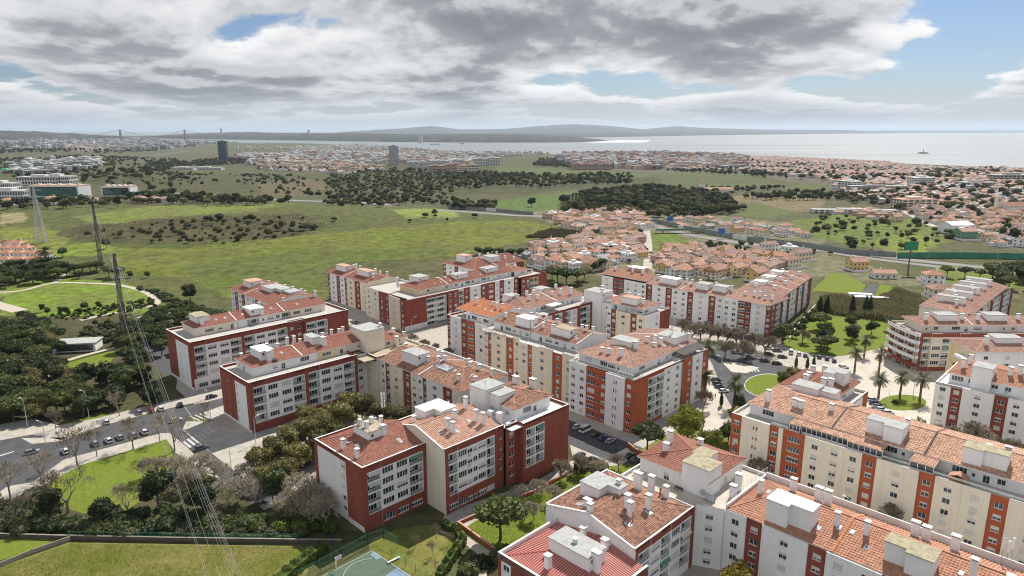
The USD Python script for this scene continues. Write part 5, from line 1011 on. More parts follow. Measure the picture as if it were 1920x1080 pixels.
# rounded end: a fan of short walls with balcony bands
arc = [(0, 0), (-1.4, 6), (-2.2, 13), (-1.9, 21.3)]
for q in range(5):
    z1 = 18 - q * 3.6
    m_ = 'white' if q < 4 else 'red'
    bm = MB()
    for p_, q_ in zip(arc[:-1], arc[1:]):
        p2, q2 = (p_[0] - 1.6, p_[1] - .4), (q_[0] - 1.6, q_[1] + .2)
        bm.hexa([(*q2, z1 - 1.5), (*p2, z1 - 1.5), (p2[0] + .2, p2[1], z1 - 1.5), (q2[0] + .2, q2[1], z1 - 1.5), (*q2, z1), (*p2, z1), (p2[0] + .2, p2[1], z1), (q2[0] + .2, q2[1], z1)])
        bm.hexa([(*q2, z1 - 1.62), (*p2, z1 - 1.62), (p_[0] + .3, p_[1], z1 - 1.62), (q_[0] + .3, q_[1], z1 - 1.62), (*q2, z1 - 1.5), (*p2, z1 - 1.5), (p_[0] + .3, p_[1], z1 - 1.5), (q_[0] + .3, q_[1], z1 - 1.5)])
    bm.hexa([(-1.6, -.4, z1 - 1.5), (0, -.4, z1 - 1.5), (0, -.2, z1 - 1.5), (-1.6, -.2, z1 - 1.5), (-1.6, -.4, z1), (0, -.4, z1), (0, -.2, z1), (-1.6, -.2, z1)])
    bm.build(b.path, 'balcony', m_)
for p_, q_ in zip(arc[:-1], arc[1:]): b.facade(q_, p_, 18, [(3.2, 'red', 'w'), (3, 'cream', 'g')], n=5, storey=3.5, band=.5, footcol='red')
b.box('cream_wall', 'cream', -1.8, 110, 21.3, 21.7, 0, 18); b.floor(0, 110, .3, 21.3, 17.1)
b.facade((3, 5), (110, 5), 20.3, [(5, 'beige', 'q'), (4, 'beige', 'w'), (5, 'white', '-'), (5, 'white', 'F'), (5, 'white', 'g'), (6, 'white', 'F'), (7, 'white', '-')] * 3, n=1, storey=3.2, band=.2, zbase=17.1); b.facade((3, 19), (3, 5), 20.3, [(14, 'beige', '-')], n=1, storey=3.2, band=.2, zbase=17.1)
b.roof(3, 110, 5, 20, 20.4, 2.4, 'tile_pink', 'X', (True, False), over=.8, dividers=(26, 56))
for X in (12, 35, 60, 85): b.housing(X, X + 9, 8, 14, 20.4, 24.2, 'felt', 'white', win=False)
for X, Y, h in ((7, 9, 3), (24, 9.5, 2.4), (31, 9, 2.4), (50, 9.4, 2.4), (57, 9, 3)): b.chimney(X, Y, h, 1.4, 1.1)
b.flush()
b = Building('apartment_building', 'pink roofed block with white upper floor directly behind the pale block at the right edge', 0, 0, 1, rz=1e-9, origin=(190.5, 267))
b.facade((0, 0), (90, 0), 19, [(8, 'white', 'w'), (8, 'white', 'w'), (8, 'white', 'g'), (8, 'red', 'w'), (8, 'white', 'w')] * 2, n=5, storey=3.3, band=1.0); b.facade((0, 17), (0, 0), 19, [(9, 'pale_yellow', '-'), (8, 'cream', 'q')], n=5, storey=3.3, band=1.0)
b.box('white_wall', 'white', 0, 90, 17, 17.3, 0, 19); b.roof(0, 90, 0, 17, 19.1, 2.4, 'tile_pink', 'X', (True, False), over=.5)
b.housing(12, 23, 6, 12, 19, 23, 'felt', 'white')
for X, Y, h in ((7, 5, 3.4), (25, 6, 2.6), (33, 6, 3), (40, 5, 2.6)): b.chimney(X, Y, h, 1.4, 1.1)
for q in range(3):
    bm = MB(); bm.box(-3.6, -.1, .5, 8, 14.6 - q * 4, 15.7 - q * 4); bm.build(b.path, 'balcony', ('white', 'red', 'white')[q])
b.flush()
b = Building('apartment_building', 'back right red roofed block in echelon with pale lift housings, by the reed thicket', -70, 401)
b.facade((-95.2, 401.5), (-73, 400.6), 16.8, [(23, 'white_old', '-')], n=1, storey=15, band=.5)
b.facade((-73, 401), (-69, 488), 17, [(2, 'red', '-', .6), (6, 'white', 'L'), (5, 'white', 'W'), (6, 'white', 'L')] * 4 + [(2, 'red', '-', .6)], n=5, storey=3.2, band=1.3, bandcol='ruin')
b.box('white_wall', 'white', -95.2, -94.8, 402, 488, 0, 16.8); b.box('white_wall', 'white', -95.2, -69.4, 487.6, 488, 0, 16.8)
b.roof(-95, -71.5, 401.4, 488, 17, 2.8, 'tile_pink', 'Y', (True, False), over=.5, dividers=(419, 436, 452, 470), div_m='tile_brown')
for Y in (411, 427, 443, 458, 473): b.housing(-90, -77.5, Y, Y + 4.5, 18, 22, 'felt', 'white', win=False)
for k in range(9): b.chimney(-80 - 2.5 * (k % 4), 408 + 8.6 * k, 2.6, 1.3, 1)
b.flush()

# ------------------------------------------------------------------ plants
def quads_at(c, size, rnd, up=0.0, nz=1.0):
    """one square leaf clump at every point c, turned at random (up > 0 leans them upwards)"""
    n = len(c); a = rnd.normal(size=(n, 3)); a[:, 2] = a[:, 2] * nz + up; a /= np.linalg.norm(a, axis=1, keepdims=True)
    b = np.cross(a, rnd.normal(size=(n, 3))); b /= np.linalg.norm(b, axis=1, keepdims=True) + 1e-9; d = np.cross(a, b)
    s = (size * rnd.uniform(0.6, 1.35, n))[:, None]; w = (rnd.uniform(0.55, 1.0, n))[:, None]
    V = np.stack([c - s * b, c - s * w * d * .8, c + s * b, c + s * w * d * .8], 1).reshape(-1, 3)
    return V, np.arange(4 * n).reshape(-1, 4)
def crown(parent, name, material, blobs, n, size, seed, core=0.78, shell=(0.72, 1.06), squash=1.0):
    """foliage: leaf clumps spread through lumpy blobs (centre, radii), over a dark uneven core"""
    rnd = np.random.default_rng(seed); mb = MB(); vol = np.array([np.prod(r) ** (2 / 3) for _, r in blobs]); cnt = rnd.multinomial(n, vol / vol.sum())
    import trimesh
    for (c, r), k in zip(blobs, cnt):
        c, r = np.array(c, float), np.array(r, float)
        d = rnd.normal(size=(k, 3)); d /= np.linalg.norm(d, axis=1, keepdims=True)
        bump = 1 + 0.16 * np.sin(d[:, 0] * 5 + seed) * np.sin(d[:, 1] * 6 + c[0]) + 0.10 * np.sin(d[:, 2] * 9 + c[1])
        q = c + d * r * (rnd.uniform(*shell, k) * bump)[:, None]
        V, Q = quads_at(q, size, rnd, 0.35); mb.addq(V, Q)
        if core:
            s = trimesh.creation.icosphere(2, 1.0); v = np.array(s.vertices); v = v * (1 + 0.16 * np.sin(v[:, :1] * 5 + seed) * np.sin(v[:, 1:2] * 6 + c[0]) + rnd.normal(0, .03, (len(v), 1)))
            mb.addq(c + v * r * core, np.array(s.faces))
    return mb.build(parent, name, material)
def trunk(parent, h, r0, r1, seed, limbs=(), material='trunk'):
    rnd = random.Random(seed); mb = MB(); x = y = 0.0; pts = [(0, 0, -0.4)]
    for k in range(1, 5): x += rnd.uniform(-.06, .06) * h / 4; y += rnd.uniform(-.06, .06) * h / 4; pts.append((x, y, h * k / 4))
    mb.tube(pts, np.linspace(r0, r1, 5), 6)
    for (ex, ey, ez) in limbs: mb.tube([(pts[2][0], pts[2][1], h * .55), (ex * .5, ey * .5, (h * .6 + ez) / 2 + .3), (ex, ey, ez)], [r1 * .9, r1 * .6, r1 * .25], 4)
    return mb.build(parent, 'trunk', material)

def proto_round(name, leafm, seed, h=8.0, r=3.6, n=1500, size=.42, nb=7, flat=.8, base=.3, core=.78):
    """a broad tree of several lumps; unit height h"""
    p = proto(name); rn = random.Random(seed); bl = [((0, 0, h * (base + .38)), (r * .72, r * .72, h * (1 - base) * .42))]; li = []
    for k in range(nb):
        a = 6.283 * k / nb + rn.uniform(-.4, .4); d = r * rn.uniform(.45, .72); z = h * (base + rn.uniform(.15, .55)); s = rn.uniform(.32, .5)
        bl.append(((d * math.cos(a), d * math.sin(a), z), (r * s, r * s, r * s * flat))); li.append((d * math.cos(a) * .8, d * math.sin(a) * .8, z))
    trunk(p, h * (base + .3), .035 * h * .9, .018 * h, seed, li[:4]); crown(p, 'crown', leafm, bl, n, size, seed, core=core)
    return p
def proto_pine(name, seed, h=9.0, r=5.0, n=1900, leafm='leaf_pine'):
    """umbrella pine: a wide flattened dome on a bare forked trunk"""
    p = proto(name); rn = random.Random(seed); bl = [((0, 0, h * .76), (r * .62, r * .62, h * .20))]; li = []
    for k in range(9):
        a = 6.283 * k / 9 + rn.uniform(-.3, .3); d = r * rn.uniform(.5, .72); s = rn.uniform(.27, .4); z = h * rn.uniform(.66, .8)
        bl.append(((d * math.cos(a), d * math.sin(a), z), (r * s, r * s, r * s * .62))); li.append((d * math.cos(a) * .7, d * math.sin(a) * .7, z - .3))
    trunk(p, h * .68, .3, .2, seed, li[:6]); crown(p, 'crown', leafm, bl, n, .40, seed, squash=.6)
    return p
TALL = {}
def proto_bare(name, seed, h=9.0, spread=.55, depth=6, material='twig', dense=3, r0=.17, tw=.034):
    """leafless tree: forking limbs down to twigs"""
    p = proto(name); rn = random.Random(seed); big, small = MB(), MB()
    def grow(a, d, L, r, k):
        b = a + d * L
        if k >= depth - 1: big.tube([a, b], [r, r * .7], 5)
        else: small.add([a + (r, 0, 0), a + (-r * .5, r * .87, 0), a + (-r * .5, -r * .87, 0), b], [(0, 1, 3), (1, 2, 3), (2, 0, 3)])
        if k == 0: return
        for _ in range(dense if k < depth else dense + 1):
            v = np.array([rn.gauss(0, 1), rn.gauss(0, 1), rn.gauss(0, .6)]); v -= d * (v @ d); v /= np.linalg.norm(v) + 1e-9
            nd = d * rn.uniform(.75, 1.1) + v * spread * rn.uniform(.7, 1.4) + np.array([0, 0, .14]); nd /= np.linalg.norm(nd)
            grow(a + d * L * rn.uniform(.72, 1.0), nd, L * rn.uniform(.62, .82), max(r * .62, tw), k - 1)
    grow(np.array([0, 0, -.3]), np.array([0, 0, 1.0]), h * .27, r0, depth)
    t = big.build(p, 'trunk', material); small.build(t, 'twigs', material, kind='stuff'); TALL[name] = max(TALL.get(name, 0), max(a[:, 2].max() for a in small.v))
    return p
def proto_palm(name, seed, h=9.0):
    p = proto(name); rn = random.Random(seed); mb = MB()
    mb.tube([(0, 0, -.3), (.05, 0, h * .2), (0.02, .05, h * .5), (0, 0, h * .88), (0, 0, h)], [.55, .45, .42, .60, .45], 8); mb.build(p, 'trunk', 'palm_trunk')
    for k in range(46):
        a = rn.uniform(0, 6.283); el = rn.uniform(-.95, 1.2); L = rn.uniform(3.3, 4.3); fr = MB(); pts = []; q = np.array([0, 0, h - .1 + .3 * max(el, 0)]); d = np.array([math.cos(a) * math.cos(el), math.sin(a) * math.cos(el), math.sin(el)])
        for s in range(7): pts.append(q.copy()); q = q + d * L / 6; d = d + np.array([0, 0, -.19]); d /= np.linalg.norm(d)
        pts = np.array(pts); fr.tube(pts, np.linspace(.05, .012, 7), 3); side = np.array([-math.sin(a), math.cos(a), 0])
        for s in np.linspace(.12, 1, 15):
            i = min(int(s * 6), 5); t = s * 6 - i; c = pts[i] * (1 - t) + pts[i + 1] * t; u = pts[min(i + 1, 6)] - pts[i]; u /= np.linalg.norm(u); l = .85 * math.sin(min(1, s * 1.1) * 2.6) + .2
            for sd in (-1, 1):
                tip = c + side * sd * l + u * l * .55 + np.array([0, 0, -.16 * l]); fr.add([c - u * .09, c + u * .09, tip], [(0, 1, 2)])
        fr.build(p, 'frond', 'leaf_palm' if el > -.45 else 'leaf_reed')
    return p
def proto_cypress(name, seed, h=7.0):
    p = proto(name); bl = [((0, 0, h * z), (r, r, h * .17)) for z, r in ((.2, .75), (.35, .85), (.5, .75), (.66, .58), (.82, .36))]
    trunk(p, h * .3, .14, .1, seed); crown(p, 'crown', 'leaf_dark', bl, 700, .26, seed); return p
def proto_shrub(name, leafm, seed, h=2.2, r=1.6, n=420, size=.26):
    p = proto(name); rn = random.Random(seed); bl = [((0, 0, h * .42), (r * .75, r * .75, h * .5))] + [((r * .55 * math.cos(a), r * .55 * math.sin(a), h * rn.uniform(.3, .5)), (r * .5, r * .5, h * .38)) for a in (0.3, 1.7, 2.9, 4.1, 5.3)]
    crown(p, 'foliage', leafm, bl, n, size, seed); return p

PR = {}
for k in range(3):
    PR['pine', k] = proto_pine('stone_pine', 20 + k); PR['dark', k] = proto_round('dark_tree', 'leaf_dark', 30 + k, 9, 3.9, 1700, .40)
    PR['olive', k] = proto_round('courtyard_tree', 'leaf_olive', 40 + k, 9, 4.6, 1900, .36, nb=9, core=.7); PR['green', k] = proto_round('green_tree', 'leaf_green', 50 + k, 8, 3.6, 1500, .36)
    PR['bare', k] = proto_bare('bare_tree', 60 + k); PR['bushbare', k] = proto_bare('bare_shrub', 70 + k, 6, .85, 5, 'pale_twig', 5, .12, .03)
    PR['street', k] = proto_bare('street_tree', 80 + k, 7.5, .75, 5, 'twig', 5, .2, .045); PR['palm', k] = proto_palm('palm_tree', 90 + k)
    PR['shrub', k] = proto_shrub('shrub', 'leaf_shrub', 100 + k); PR['hedgebush', k] = proto_shrub('green_shrub', 'leaf_hedge', 110 + k)
    PR['darkshrub', k] = proto_shrub('dark_shrub', 'leaf_dark', 115 + k); PR['fartree', k] = proto_round('far_tree', 'leaf_far', 120 + k, (8, 10, 6.5)[k], (4.2, 3.2, 4.6)[k], 520, .62, nb=(5, 4, 7)[k], core=.74)
PR['spring', 0] = proto_round('spring_tree', 'leaf_spring', 130, 9, 4.4, 2600, .28, nb=10, core=.55); PR['spring', 1] = proto_round('spring_tree', 'leaf_spring', 131, 8, 3.6, 2200, .28, nb=9, core=.5)
PR['yellow', 0] = proto_round('yellow_tree', 'leaf_yellow', 132, 7, 3.2, 1800, .28, nb=8, core=.5)
PR['conifer', 0] = proto_round('conifer_tree', 'leaf_dark', 133, 11, 4.2, 2400, .38, nb=12, base=.1); PR['conifer', 1] = proto_round('conifer_tree', 'leaf_dark', 134, 12, 4.0, 2400, .38, nb=12, base=.08)
PR['cypress', 0] = proto_cypress('cypress', 140)
SZ = {'pine': 9, 'dark': 9, 'olive': 10.5, 'green': 8, 'bare': TALL['bare_tree'], 'bushbare': TALL['bare_shrub'], 'street': TALL['street_tree'], 'palm': 10.5, 'shrub': 2.2, 'hedgebush': 2.2, 'darkshrub': 2.2, 'fartree': 8.5, 'spring': 10, 'yellow': 7.5, 'conifer': 12, 'cypress': 7}
TN = {'pine': ('stone_pine', 'tree'), 'dark': ('dark_tree', 'tree'), 'olive': ('courtyard_tree', 'tree'), 'green': ('green_tree', 'tree'), 'bare': ('bare_tree', 'tree'), 'bushbare': ('bare_shrub', 'shrub'), 'street': ('street_tree', 'tree'), 'palm': ('palm_tree', 'palm'), 'shrub': ('shrub', 'shrub'), 'hedgebush': ('green_shrub', 'shrub'), 'darkshrub': ('dark_shrub', 'shrub'), 'fartree': ('far_tree', 'tree'), 'spring': ('spring_tree', 'tree'), 'yellow': ('yellow_tree', 'tree'), 'conifer': ('conifer_tree', 'tree'), 'cypress': ('cypress', 'tree')}
RT = random.Random(5)
def plant(kind, px, py, h, label, group=None, wide=1.0, at=None):
    p = gp(px, py) if at is None else at; ks = [k for k in PR if k[0] == kind]; k = ks[RT.randrange(len(ks))]; s = h / SZ[kind]
    return thing(TN[kind][0], label, TN[kind][1], p, RT.uniform(0, 6.28), group, (s * wide, s * wide, s), PR[k])
FREE = []        # outlines on the ground that stay clear of scattered plants
def scatter_pts(outline, spacing, seed, jitter=.9, world=False, clear=()):
    """points about spacing apart inside an outline given in picture points of the land"""
    ring = ground([p[0] for p in outline], [p[1] for p in outline])[:, :2] if not world else np.array(outline)
    poly = sg.Polygon(ring).buffer(0); r = np.random.default_rng(seed); x0, y0, x1, y1 = poly.bounds
    gx, gy = np.meshgrid(np.arange(x0, x1, spacing), np.arange(y0, y1, spacing)); q = np.c_[gx.ravel(), gy.ravel()] + r.uniform(-.5, .5, (gx.size, 2)) * spacing * jitter
    q = q[shapely.contains_xy(poly, q[:, 0], q[:, 1])]
    q = q[q[:, 1] < coast(q[:, 0]) - 25]
    for c in clear: q = q[~shapely.contains_xy(c, q[:, 0], q[:, 1])]
    return np.c_[q, land_z(q[:, 0], q[:, 1])]
def grove(kinds, outline, spacing, hs, label, group, seed, clear=(), wide=(0.9, 1.15)):
    r = random.Random(seed)
    for p in scatter_pts(outline, spacing, seed, clear=clear):
        k = r.choice(kinds); plant(k, 0, 0, r.uniform(*hs), label if isinstance(label, str) else label[k], group if isinstance(group, str) else group[k], r.uniform(*wide), at=p)
def stuff_grove(name, kinds, outline, spacing, hs, label, seed, clear=(), pts=None):
    """a far-off wood that reads as one mass"""
    P_ = scatter_pts(outline, spacing, seed, clear=clear) if pts is None else pts
    if spacing > 25 and 'bushes' in name or spacing > 33: P_ = P_[(np.sin(P_[:, 0] / 47 + seed) * np.sin(P_[:, 1] / 83 + P_[:, 0] / 130) + np.random.default_rng(seed).normal(0, .35, len(P_))) > .1]
    if not len(P_): return
    r = np.random.default_rng(seed); path = '/World/' + free_name('/World', name); pi = UsdGeom.PointInstancer.Define(stage, path)
    prs = [PR[k] for k in PR if k[0] in kinds]; pn = path + '/kinds'; UsdGeom.Scope.Define(stage, pn); tg = []
    for i, pp in enumerate(prs):
        x = UsdGeom.Xform.Define(stage, pn + '/kind_%03d' % i); x.GetPrim().GetReferences().AddInternalReference(pp); tg.append(x.GetPath())
    x = stage.GetPrimAtPath(pn); UsdGeom.Imageable(x)
    pi.CreatePrototypesRel().SetTargets(tg)
    n = len(P_); ks = r.integers(0, len(prs), n); names = [k[0] for k in PR if k[0] in kinds]
    sc = np.array([r.uniform(*hs) / SZ[names[k]] for k in ks]); w = r.uniform(.85, 1.25, n)
    pi.CreatePositionsAttr(Vt.Vec3fArray.FromNumpy(P_.astype(np.float32))); pi.CreateProtoIndicesAttr(Vt.IntArray.FromNumpy(ks.astype(np.int32)))
    pi.CreateScalesAttr(Vt.Vec3fArray.FromNumpy(np.c_[sc * w, sc * w, sc].astype(np.float32)))
    a = r.uniform(0, math.pi, n); pi.CreateOrientationsAttr(Vt.QuathArray([Gf.Quath(float(math.cos(t)), 0, 0, float(math.sin(t))) for t in a]))
    meta(pi.GetPrim(), label, 'wood' if 'wood' in name else 'bushes', kind='stuff')

# ------------------------------------------------------------------ paving, roads, lawns of the estate
sheet('pavement', [(300, 650), (420, 600), (640, 560), (860, 520), (1125, 560), (1330, 610), (1450, 640), (1540, 655), (1690, 650), (1990, 700), (2100, 1000), (1950, 1250), (1300, 1250), (960, 1110), (900, 1010), (828, 985), (835, 960), (1000, 905), (1075, 862), (1060, 800), (700, 760), (590, 905), (480, 965), (395, 905), (365, 845), (330, 790), (400, 790), (320, 720)], .004, 'cobble', 'pale stone paving between the apartment blocks')
road = sheet('road', [(-40, 832), (0, 826), (60, 812), (118, 822), (190, 799), (300, 772), (350, 762), (410, 748), (440, 740), (450, 752), (428, 757), (352, 783), (342, 806), (420, 868), (470, 905), (545, 928), (480, 950), (425, 910), (355, 838), (315, 812), (290, 812), (180, 845), (120, 862), (60, 908), (0, 935), (-60, 960)], .010, 'asphalt', 'grey asphalt road curving past the park with a side street')
sheet('pavement', [(-40, 950), (15, 912), (60, 905), (120, 862), (300, 813), (318, 812), (350, 838), (398, 888), (380, 880), (330, 850), (312, 824), (150, 873), (85, 908), (30, 935), (-40, 985)], .10, 'cobble', 'pale pavement along the lower side of the curving road', thick=.1)
sheet('pavement', [(40, 822), (125, 820), (118, 827), (60, 833)], .10, 'cobble', 'small pale traffic island in the curving road', thick=.1)
sheet('pavement', [(-20, 800), (60, 785), (110, 798), (180, 785), (300, 755), (400, 735), (408, 746), (300, 770), (190, 799), (118, 826), (60, 815), (-20, 830)], .10, 'cobble', 'pale pavement along the park side of the curving road', thick=.1)
for k, (x0, y0, dx, dy) in enumerate([(342 + 7.3 * i, 829 - 4.6 * i, 14, 11) for i in range(7)]):
    sheet('road_marking', [(x0, y0), (x0 + 4, y0 - 2.4), (x0 + 4 + dx, y0 - 2.4 + dy), (x0 + dx, y0 + dy)], .016, 'paint', 'white bars of the zebra crossing in front of the red street corner block')
for k in range(6):
    x0, y0 = 355 + 9 * k, 781 - 2.4 * k; sheet('road_marking', [(x0, y0), (x0 + 3, y0 - 1), (x0 + 21, y0 + 7), (x0 + 18, y0 + 8)], .016, 'paint', 'white bars of the hatched area by the left street corner')
sheet('road_marking', [(346, 763), (372, 800), (373, 799.6), (346.8, 762.8)], .016, 'paint', 'thin white stop line across the curving road')
sheet('road_marking', [(-30, 862), (26, 846), (27, 847), (-30, 865)], .016, 'paint', 'white lane line at the left edge of the road')
sheet('lawn', smooth_ring([(108, 882), (200, 852), (305, 824), (318, 836), (322, 868), (280, 925), (215, 965), (140, 958), (95, 930)], 4), .012, 'lawn', 'bright green lawn with bare trees beside the curving road')
sheet('lawn', [(108, 683), (158, 668), (212, 658), (218, 664), (190, 702), (152, 698)], .012, 'lawn', 'small bright lawn beside the low flat roofed pavilion')
sheet('lawn', [(60, 800), (110, 798), (190, 772), (200, 780), (120, 806), (70, 812)], .012, 'lawn', 'thin grass strip under the trees along the road')
sheet('road', [(268, 645), (318, 622), (330, 640), (322, 700), (305, 705)], .010, 'asphalt', 'small parking place left of the far left block')
sheet('road', gpoly((-262, 171), (-104, 171), (-104, 187), (-262, 187)), .010, 'asphalt', 'asphalt street between the front block and the long centre block', world=True)
sheet('road', smooth_ring([(1235, 620), (1310, 646), (1400, 666), (1490, 692), (1502, 702), (1482, 728), (1450, 748), (1416, 788), (1392, 796), (1370, 760), (1353, 727), (1341, 697), (1328, 672), (1295, 655)], 4), .010, 'asphalt', 'asphalt street widening around the round green island')
sheet('lawn', [(1440 + 43 * math.cos(t), 723 + 21 * math.sin(t)) for t in np.linspace(0, 6.28, 40)], .12, 'lawn', 'oval green traffic island with a clipped lawn', thick=.12)
sheet('kerb', [(1440 + 45 * math.cos(t), 723 + 22.2 * math.sin(t)) for t in np.linspace(0, 6.28, 40)], .10, 'kerb', 'pale kerb round the oval green island', thick=.1)
sheet('pavement', [(1290, 664), (1328, 693), (1345, 727), (1360, 764), (1378, 800), (1330, 830), (1310, 800), (1322, 760), (1322, 700), (1280, 672)], .10, 'plaza', 'pale pavement with palms along the end of the centre block', thick=.1)
sheet('pavement', [(1352, 678), (1388, 681), (1424, 690), (1400, 700), (1372, 698)], .11, 'plaza', 'pale paved wedge between the two road arms at the green island', thick=.11)
sheet('road', gpoly((-400, 181), (-230, 181), (-230, 198), (-400, 198)), .010, 'asphalt', 'back street between the left blocks and the back left block', world=True)
for k in range(6):
    sheet('road_marking', [(1386 + 6 * k, 692 - .2 * k), (1389 + 6 * k, 692 - .2 * k), (1395 + 6 * k, 697), (1392 + 6 * k, 697)], .016, 'paint', 'white bars of the hatched wedge in front of the green island')
sheet('pavement', smooth_ring([(1490, 692), (1560, 684), (1640, 660), (1700, 668), (1800, 710), (1800, 800), (1700, 850), (1600, 800), (1500, 730)], 4), .008, 'plaza', 'wide sunlit sandy stone plaza with palms')
sheet('lawn', [(1693 + 44 * math.cos(t), 755 + 14.5 * math.sin(t)) for t in np.linspace(0, 6.28, 40)], .12, 'lawn', 'round palm lawn on the sandy plaza', thick=.12)
sheet('lawn', smooth_ring([(1470, 648), (1500, 615), (1530, 585), (1610, 590), (1690, 602), (1690, 640), (1640, 655), (1560, 668)], 4), .012, 'lawn', 'park lawn with dark trees beyond the parked cars')
lawn_plot = sheet('lawn', [(1522, 545), (1562, 508), (1600, 520), (1626, 536), (1612, 551)], .012, 'lawn', 'bright green building plot above the white cabins')
sheet('lawn', [(1640, 556), (1650, 533), (1692, 538), (1690, 560)], .012, 'lawn', 'small green plot right of the grey drive')
sheet('path', [(1612, 552), (1626, 534), (1648, 534), (1638, 556)], .012, 'asphalt', 'grey drive between two green plots')
sheet('lawn', smooth_ring([(868, 992), (1000, 925), (1085, 884), (1190, 872), (1170, 905), (1050, 955), (1030, 1010), (965, 1045), (915, 1030)], 3), .014, 'lawn', 'green garden strip with a stone pine between the front blocks')
sheet('lawn', [(1190, 850), (1290, 790), (1390, 760), (1395, 800), (1370, 850), (1330, 880), (1240, 850)], .014, 'rough_grass', 'rough bright grass below the spring green trees')
sheet('lawn', smooth_ring([(700, 1010), (790, 985), (850, 1000), (840, 1060), (800, 1120), (745, 1120), (700, 1050)], 3), .014, 'rough_grass', 'worn grass yard beside the sports court')
court_c = [(590, 1088), (697, 1031), (775, 1083), (690, 1160)]
sheet('sports_court', court_c, .016, 'court_green', 'green and blue sports court at the lower edge')
sheet('court_area', [(660, 1122), (745, 1064), (775, 1083), (700, 1145)], .020, 'court_blue', 'blue end zone of the sports court')
sheet('court_area', [(697, 1036), (704, 1036), (716, 1045), (706, 1049), (695, 1041)], .020, 'court_blue', 'small blue rectangle at the top corner of the court')
def strip(name, pts, width, z, material, label=None, kind='structure', world=False, closed=False):
    w = np.array([p[:2] for p in pts] if world else [tuple(pix(*p)[:2]) for p in pts]); g = sg.LineString(w).buffer(width / 2, cap_style=2)
    return sheet(name, list(g.exterior.coords)[:-1], z, material, label, kind, world=True)
c_ = [tuple(pix(*p)[:2]) for p in court_c]; cc = np.array(c_)
arc_c = pix(690, 1075)[:2]; strip('court_line', [tuple(arc_c + 6.0 * np.array((math.cos(t), math.sin(t)))) for t in np.linspace(1.6, 4.4, 20)], .12, .026, 'paint', 'curved white line of the sports court', world=True)
strip('court_line', [(598, 1084), (697, 1033)], .12, .026, 'paint', 'white side line of the sports court'); strip('court_line', [(699, 1034), (772, 1082)], .12, .026, 'paint', 'white end line of the sports court')
for l in ([(715, 1075), (728, 1064)], [(728, 1064), (755, 1082)], [(735, 1058), (700, 1085)]): strip('court_line', l, .12, .027, 'dark_cap', 'dark lines of the blue end zone')
strip('path', smooth_ring([(-30, 556), (40, 545), (99, 531), (169, 531), (220, 534), (265, 545), (290, 560), (292, 571), (240, 582), (200, 589), (91, 605)], 6)[:58], 3.6, .014, 'path', 'pale curved path through the park meadow')
strip('path', [(99, 531), (121, 516), (128, 508)], 4, .018, 'path', 'short path to the white terraced houses'); strip('path', [(-30, 560), (-10, 570), (38, 583)], 9, .014, 'path', 'pale path at the left edge of the park')
strip('path', [(60, 735), (107, 682), (150, 668), (215, 652)], 3, .014, 'path', 'pale path along the flat roofed pavilion'); strip('path', [(255, 620), (240, 602), (300, 585)], 4, .014, 'path', 'pale path below the park meadow')
strip('path', [(830, 992), (870, 1008), (905, 1035), (900, 1090)], 3.2, .018, 'path', 'pale garden path by the low red wall')
sheet('field', [(-60, 1075), (0, 1062), (130, 1017), (560, 1024), (600, 1030), (520, 1180), (-60, 1220)], .012, 'rough_grass', 'rough yellow green field along the lower left edge')
sheet('yard', [(-40, 1010), (110, 1010), (40, 1040), (-40, 1062)], .012, 'lawn', 'small allotment corner behind the low wall')
sheet('garden_ground', [(-60, 960), (60, 910), (140, 955), (215, 965), (330, 870), (420, 900), (500, 960), (600, 985), (690, 1000), (720, 1010), (600, 1022), (560, 1018), (0, 1004), (-60, 1010)], .009, 'scrub', 'dark planted strip of shrubs below the lawn')
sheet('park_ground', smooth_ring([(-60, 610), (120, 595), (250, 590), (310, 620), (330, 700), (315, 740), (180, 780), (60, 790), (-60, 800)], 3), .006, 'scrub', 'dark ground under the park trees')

# walls and fences
def wall(name, pts, h, t, material, label, cope=None, z0=0.0, world=False, cat='wall'):
    w = [pix(*p) for p in pts] if not world else [np.array((*p, 0.0)) for p in pts]; p_ = thing(name, label, cat, (w[0][0], w[0][1], z0)); o = w[0]
    for a, b in zip(w[:-1], w[1:]):
        d = (b - a); d /= np.linalg.norm(d); m = MB(); m.bar(a - o + (0, 0, h / 2) - d * t * .45, b - o + (0, 0, h / 2) + d * t * .45, t, h); m.build(p_, 'wall_panel', material)
        if cope: m = MB(); m.bar(a - o + (0, 0, h + .07) - d * t * .5, b - o + (0, 0, h + .07) + d * t * .5, t + .15, .13); m.build(p_, 'coping', cope)
    return p_
wall('boundary_wall', [(-40, 1006), (130, 1011), (350, 1015), (560, 1018), (640, 1019)], 1.1, .3, 'rust_steel_wall_shade', 'long straight boundary wall above the rough field', 'ruin')  # dark panel colour stands for the shade on the wall face
wall('boundary_wall', [(131, 1013), (60, 1038), (0, 1063), (-60, 1090)], 1.2, .3, 'ruin', 'slanting low wall at the lower left corner')
wall('garden_wall', [(860, 985), (885, 1003), (935, 1040)], 1.1, .4, 'orange_red', 'low red garden wall by the stone pine', 'tile_pale'); wall('garden_wall', [(858, 984), (930, 952), (1000, 925), (1064, 890), (1100, 862)], .9, .35, 'orange_red', 'low red wall along the front block', 'tile_pink')
wall('garden_wall', [(1178, 836), (1190, 846), (1215, 860)], 1.2, .4, 'orange_red', 'short red wall below the round pine at the street', 'tile_pink')
wall('garden_wall', [(1480, 640), (1495, 615), (1528, 578)], 2.2, .3, 'white', 'white garden wall at the end of the white row', 'white')
